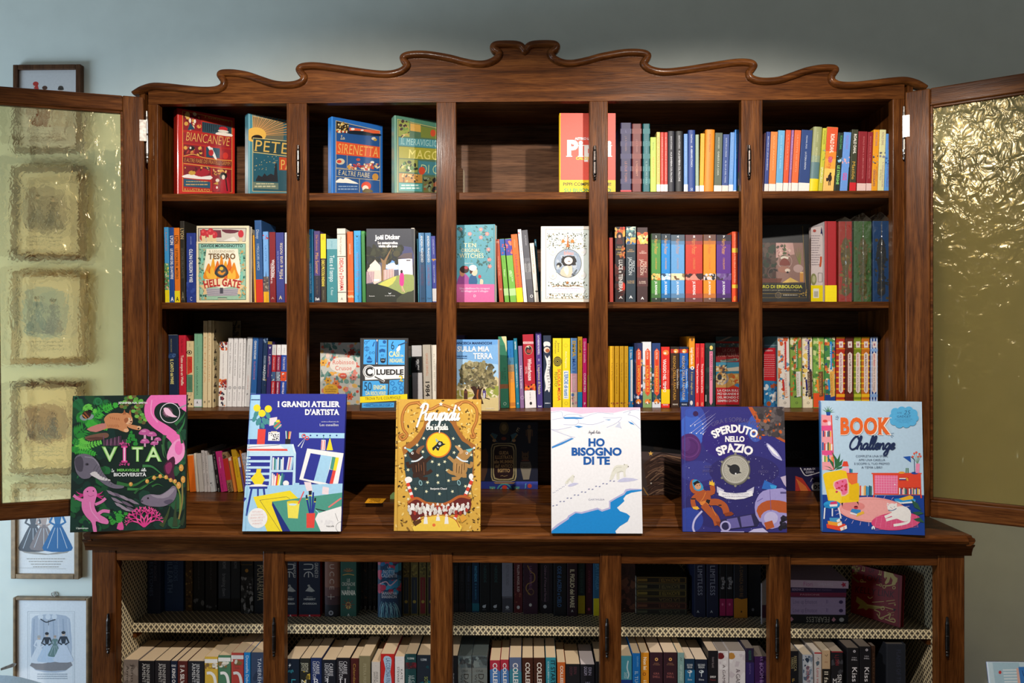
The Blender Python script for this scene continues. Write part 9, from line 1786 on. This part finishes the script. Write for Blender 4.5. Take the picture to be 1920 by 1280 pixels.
for x0,x1,yt,c,lb in((808,900,1060,'12304a','blue fading spine with white tree emblem, lower row'),(904,1018,1065,'111c30','black navy spine with white tree emblem, lower row')):
 S_(x0,x1,yt,c,lb,B=[(1160,1800,'1c6a9a' if x0<850 else '14203a')],art=lambda p,xm=(x0+x1)/2:(p.ell(xm,1175,22,14,'d0dce4'),p.line([(xm,1175),(xm,1222)],6,'d0dce4'),p.ell(xm-8,1172,8,6,c)),T=[('SECOND',1105,1122,'e4ecf0',.6,.5,'h','s'),('REIGN',1126,1144,'e4ecf0',.5,.5,'h','s'),('Elena',1240,1256,'d0d8e0',.44,.5,'h')],pg='e0ccb4')
S_(1022,1112,985,'15141a','black spine with red and white lettering, lower row fourth bay',T=[('FANNY BLAKE',1040,1140,'8a8084',.2),('GAMES OF',1215,1232,'e8e4e4',.6,.5,'h','b'),('Passion',1242,1258,'8a2c34',.6,.5,'h')],pg='c8b49c')
for x0,x1,c,lb,ttx in((1116,1212,'6a1a20','narrower of two white marbled spines, dark red flower','A GAME OF CHAOS'),(1216,1366,'b8823a','wider of two white marbled spines, gold flower','A GAME OF GODS')):
 S_(x0,x1,988,'d8d2d4',lb,pic=[(992,1700,['d8d2d4','c8bec4','e4e0e2'],26)],art=lambda p,x0=x0,c=c:(p.ell(x0+22,1035,34,26,c),p.poly([(x0-4,1005),(x0+22,1000),(x0+48,1008),(x0+40,1040),(x0+4,1044)],c,1)),T=[(ttx,1110+(x0-1116)*.4,1560,'4a3a40',.26,.55)],pg='8a8078')
S_(1370,1448,962,'221a34','dark violet spine with green title, lower row',T=[('ALEX RIVER',980,1070,'2a6a54',.3),('SANTA',1100,1200,'6a5a8a',.2)],B=[(1090,1700,'2c2058')],pg='6a6058')
S_(1460,1590,1038,'3a1f4c','glossy violet spine leaning by the fifth post',T=[('KAT',1000,1080,'8a6aa0',.2),('BOOM BUNNY',1090,1420,'9a7ab0',.26)],pic=[(1040,1300,['3a1f4c','4a2a60','2c1838'],12)],lean=-10,gloss=True,pg='6a6058')
crop(1430,1020,4.9235)
S_(236,334,988,'14141a','black spine with gold serif name right of the fifth post',T=[('REBECCA',1030,1170,'b8a878',.24,.68,'d','s'),('YARROS',1040,1150,'b8a878',.24,.4,'d','s'),('F',1240,1270,'c8a050',.3,.5,'h','s')],pg='8a7c6a')
S_(380,472,1022,'c4c8d0','white spine with blue grey figure, lower row right bay',T=[('OGNI NOTTE',1120,1330,'c04a44',.3)],pic=[(1030,1290,['c4c8d0','5a6a80','2c3a50','dfe2e6','8a98a8'],26)],pg='e4d4bc',lean=-10)
S_(476,545,998,'d8cfcb','white spine with red edge and black bird, right bay',B=[(998,1010,'c02c34')],T=[('Lena vuole',1140,1340,'b8383c',.36)],art=lambda p:(p.line([(470,1010),(478,1600)],10,'c02c34'),p.poly([(490,1090),(510,1075),(525,1085),(520,1110),(500,1125)],'5a6a78',1),p.line([(505,1045),(520,1055),(508,1065)],4,'2a2a2c')),pg='e8dccc')
S_(548,626,982,'b89a78','tan spine with dark lower half, right bay lower row',B=[(1150,1800,'1c1816')],T=[('SARAH',1080,1094,'8a4a34',.4,.5,'h'),('Il faleno',1170,1420,'e8dcc8',.44,.5,'d','s')],art=lambda p:p.line([(575,1020),(590,1035),(600,1015)],5,'3a2c24'),pg='c8b8a0')
S_(634,742,990,'17151a','black spine with red line at top and red name',B=[(988,996,'b82c34')],T=[('L. J. SHEN',1020,1120,'8a2430',.3),('SINNERS',1200,1400,'e8e4e4',.34,.7,'d','s'),('M',1240,1280,'e8e4e4',.4,.3,'h','s')],pic=[(1060,1200,['17151a','3a3a40'],6)],pg='9a8c7c')
for x0,x1,yt,lb in((778,892,958,'left one of two black spines with white script title'),(896,1002,945,'right one of two black spines with white script title')):
 S_(x0,x1,yt,'131217',lb,art=lambda p,xm=(x0+x1)/2,yt=yt:(p.ell(xm+12,yt+30,12,12,'b8b4bc'),p.ell(xm+12,yt+30,5,5,'3a3640')),T=[('KIRA',yt+82,yt+94,'a8a4ac',.4,.6,'h'),('SHELL',yt+102,yt+114,'c8c4cc',.5,.6,'h'),('Kiss me',1130,1400,'e8e4e8',.4,.62)],pg='5a5048')
S_(1006,1042,940,'3a2418','narrow brown spine right of the script-titled pair',T=[('SERENA',1000,1300,'6a4a34',.4)],pg='5a5048',Y=.09)
S_(1142,1325,925,'22262f','big slate hardback alone at the right end of the lower row',T=[('FLAMES OF THE DEMON',970,1500,'34384a',.2,.62,'d','s')],hard=True,pg='4a443e',dep=.15,Y=.092)
crop(1720,960,4)
bk=empty('magazine',tuple(at(1870,1300,-.3)-Vector((0,0,.10))));tag(bk,'striped pale blue magazine cut off by the lower right corner','magazine')
A0=at(px(598),py(1172),-.3);B0=at(px(1000),py(1160),-.3)
M=Matrix.Translation(bk.location)@Matrix.Rotation(-R(12),4,'X')
w=.17;h=(A0.z-bk.location.z)/math.cos(R(12));bk.location.x=A0.x;M=Matrix.Translation(bk.location)@Matrix.Rotation(-R(12),4,'X')
mp=mapper_for(M);pr=Print(w,h,mp)
pr.poly([(560,1100),(760,1100),(800,1400),(600,1400)],'a8c4d0')
for k in range(7):pr.poly([(640+k*3,1178+k*22),(745+k*3,1176+k*22),(747+k*3,1186+k*22),(642+k*3,1188+k*22)],'d8e4e8')
pr.poly([(742,1168),(758,1168),(790,1400),(766,1400)],'e0b0a0');pr.ell(620,1200,11,13,'c03a3a');pr.poly([(758,1160),(1100,1150),(1100,1400),(790,1400)],'3a7ac0');pr.line([(785,1185),(800,1230)],4,'1c2c5a')
m=MB();m.box(0,w,0,.003,0,h,hx('c4d8e0'));pr.emit(m)
o=m.build('cover',PRINT,parent=bk,ink=True,recalc=False);bk.rotation_euler=(-R(12),0,0)
m=MB();m.box(.0004,w-.0004,.0031,.0075,.0004,h-.0004,hx('ece8e0'));m.build('pages',PAGES,parent=bk,ink=True,recalc=False)
m=MB();m.box(0,w,.0076,.0084,0,h,hx('3a7ac0'));m.build('back_cover',PRINT,parent=bk,ink=True,recalc=False)
print('BOOKS',NBOOK[0])
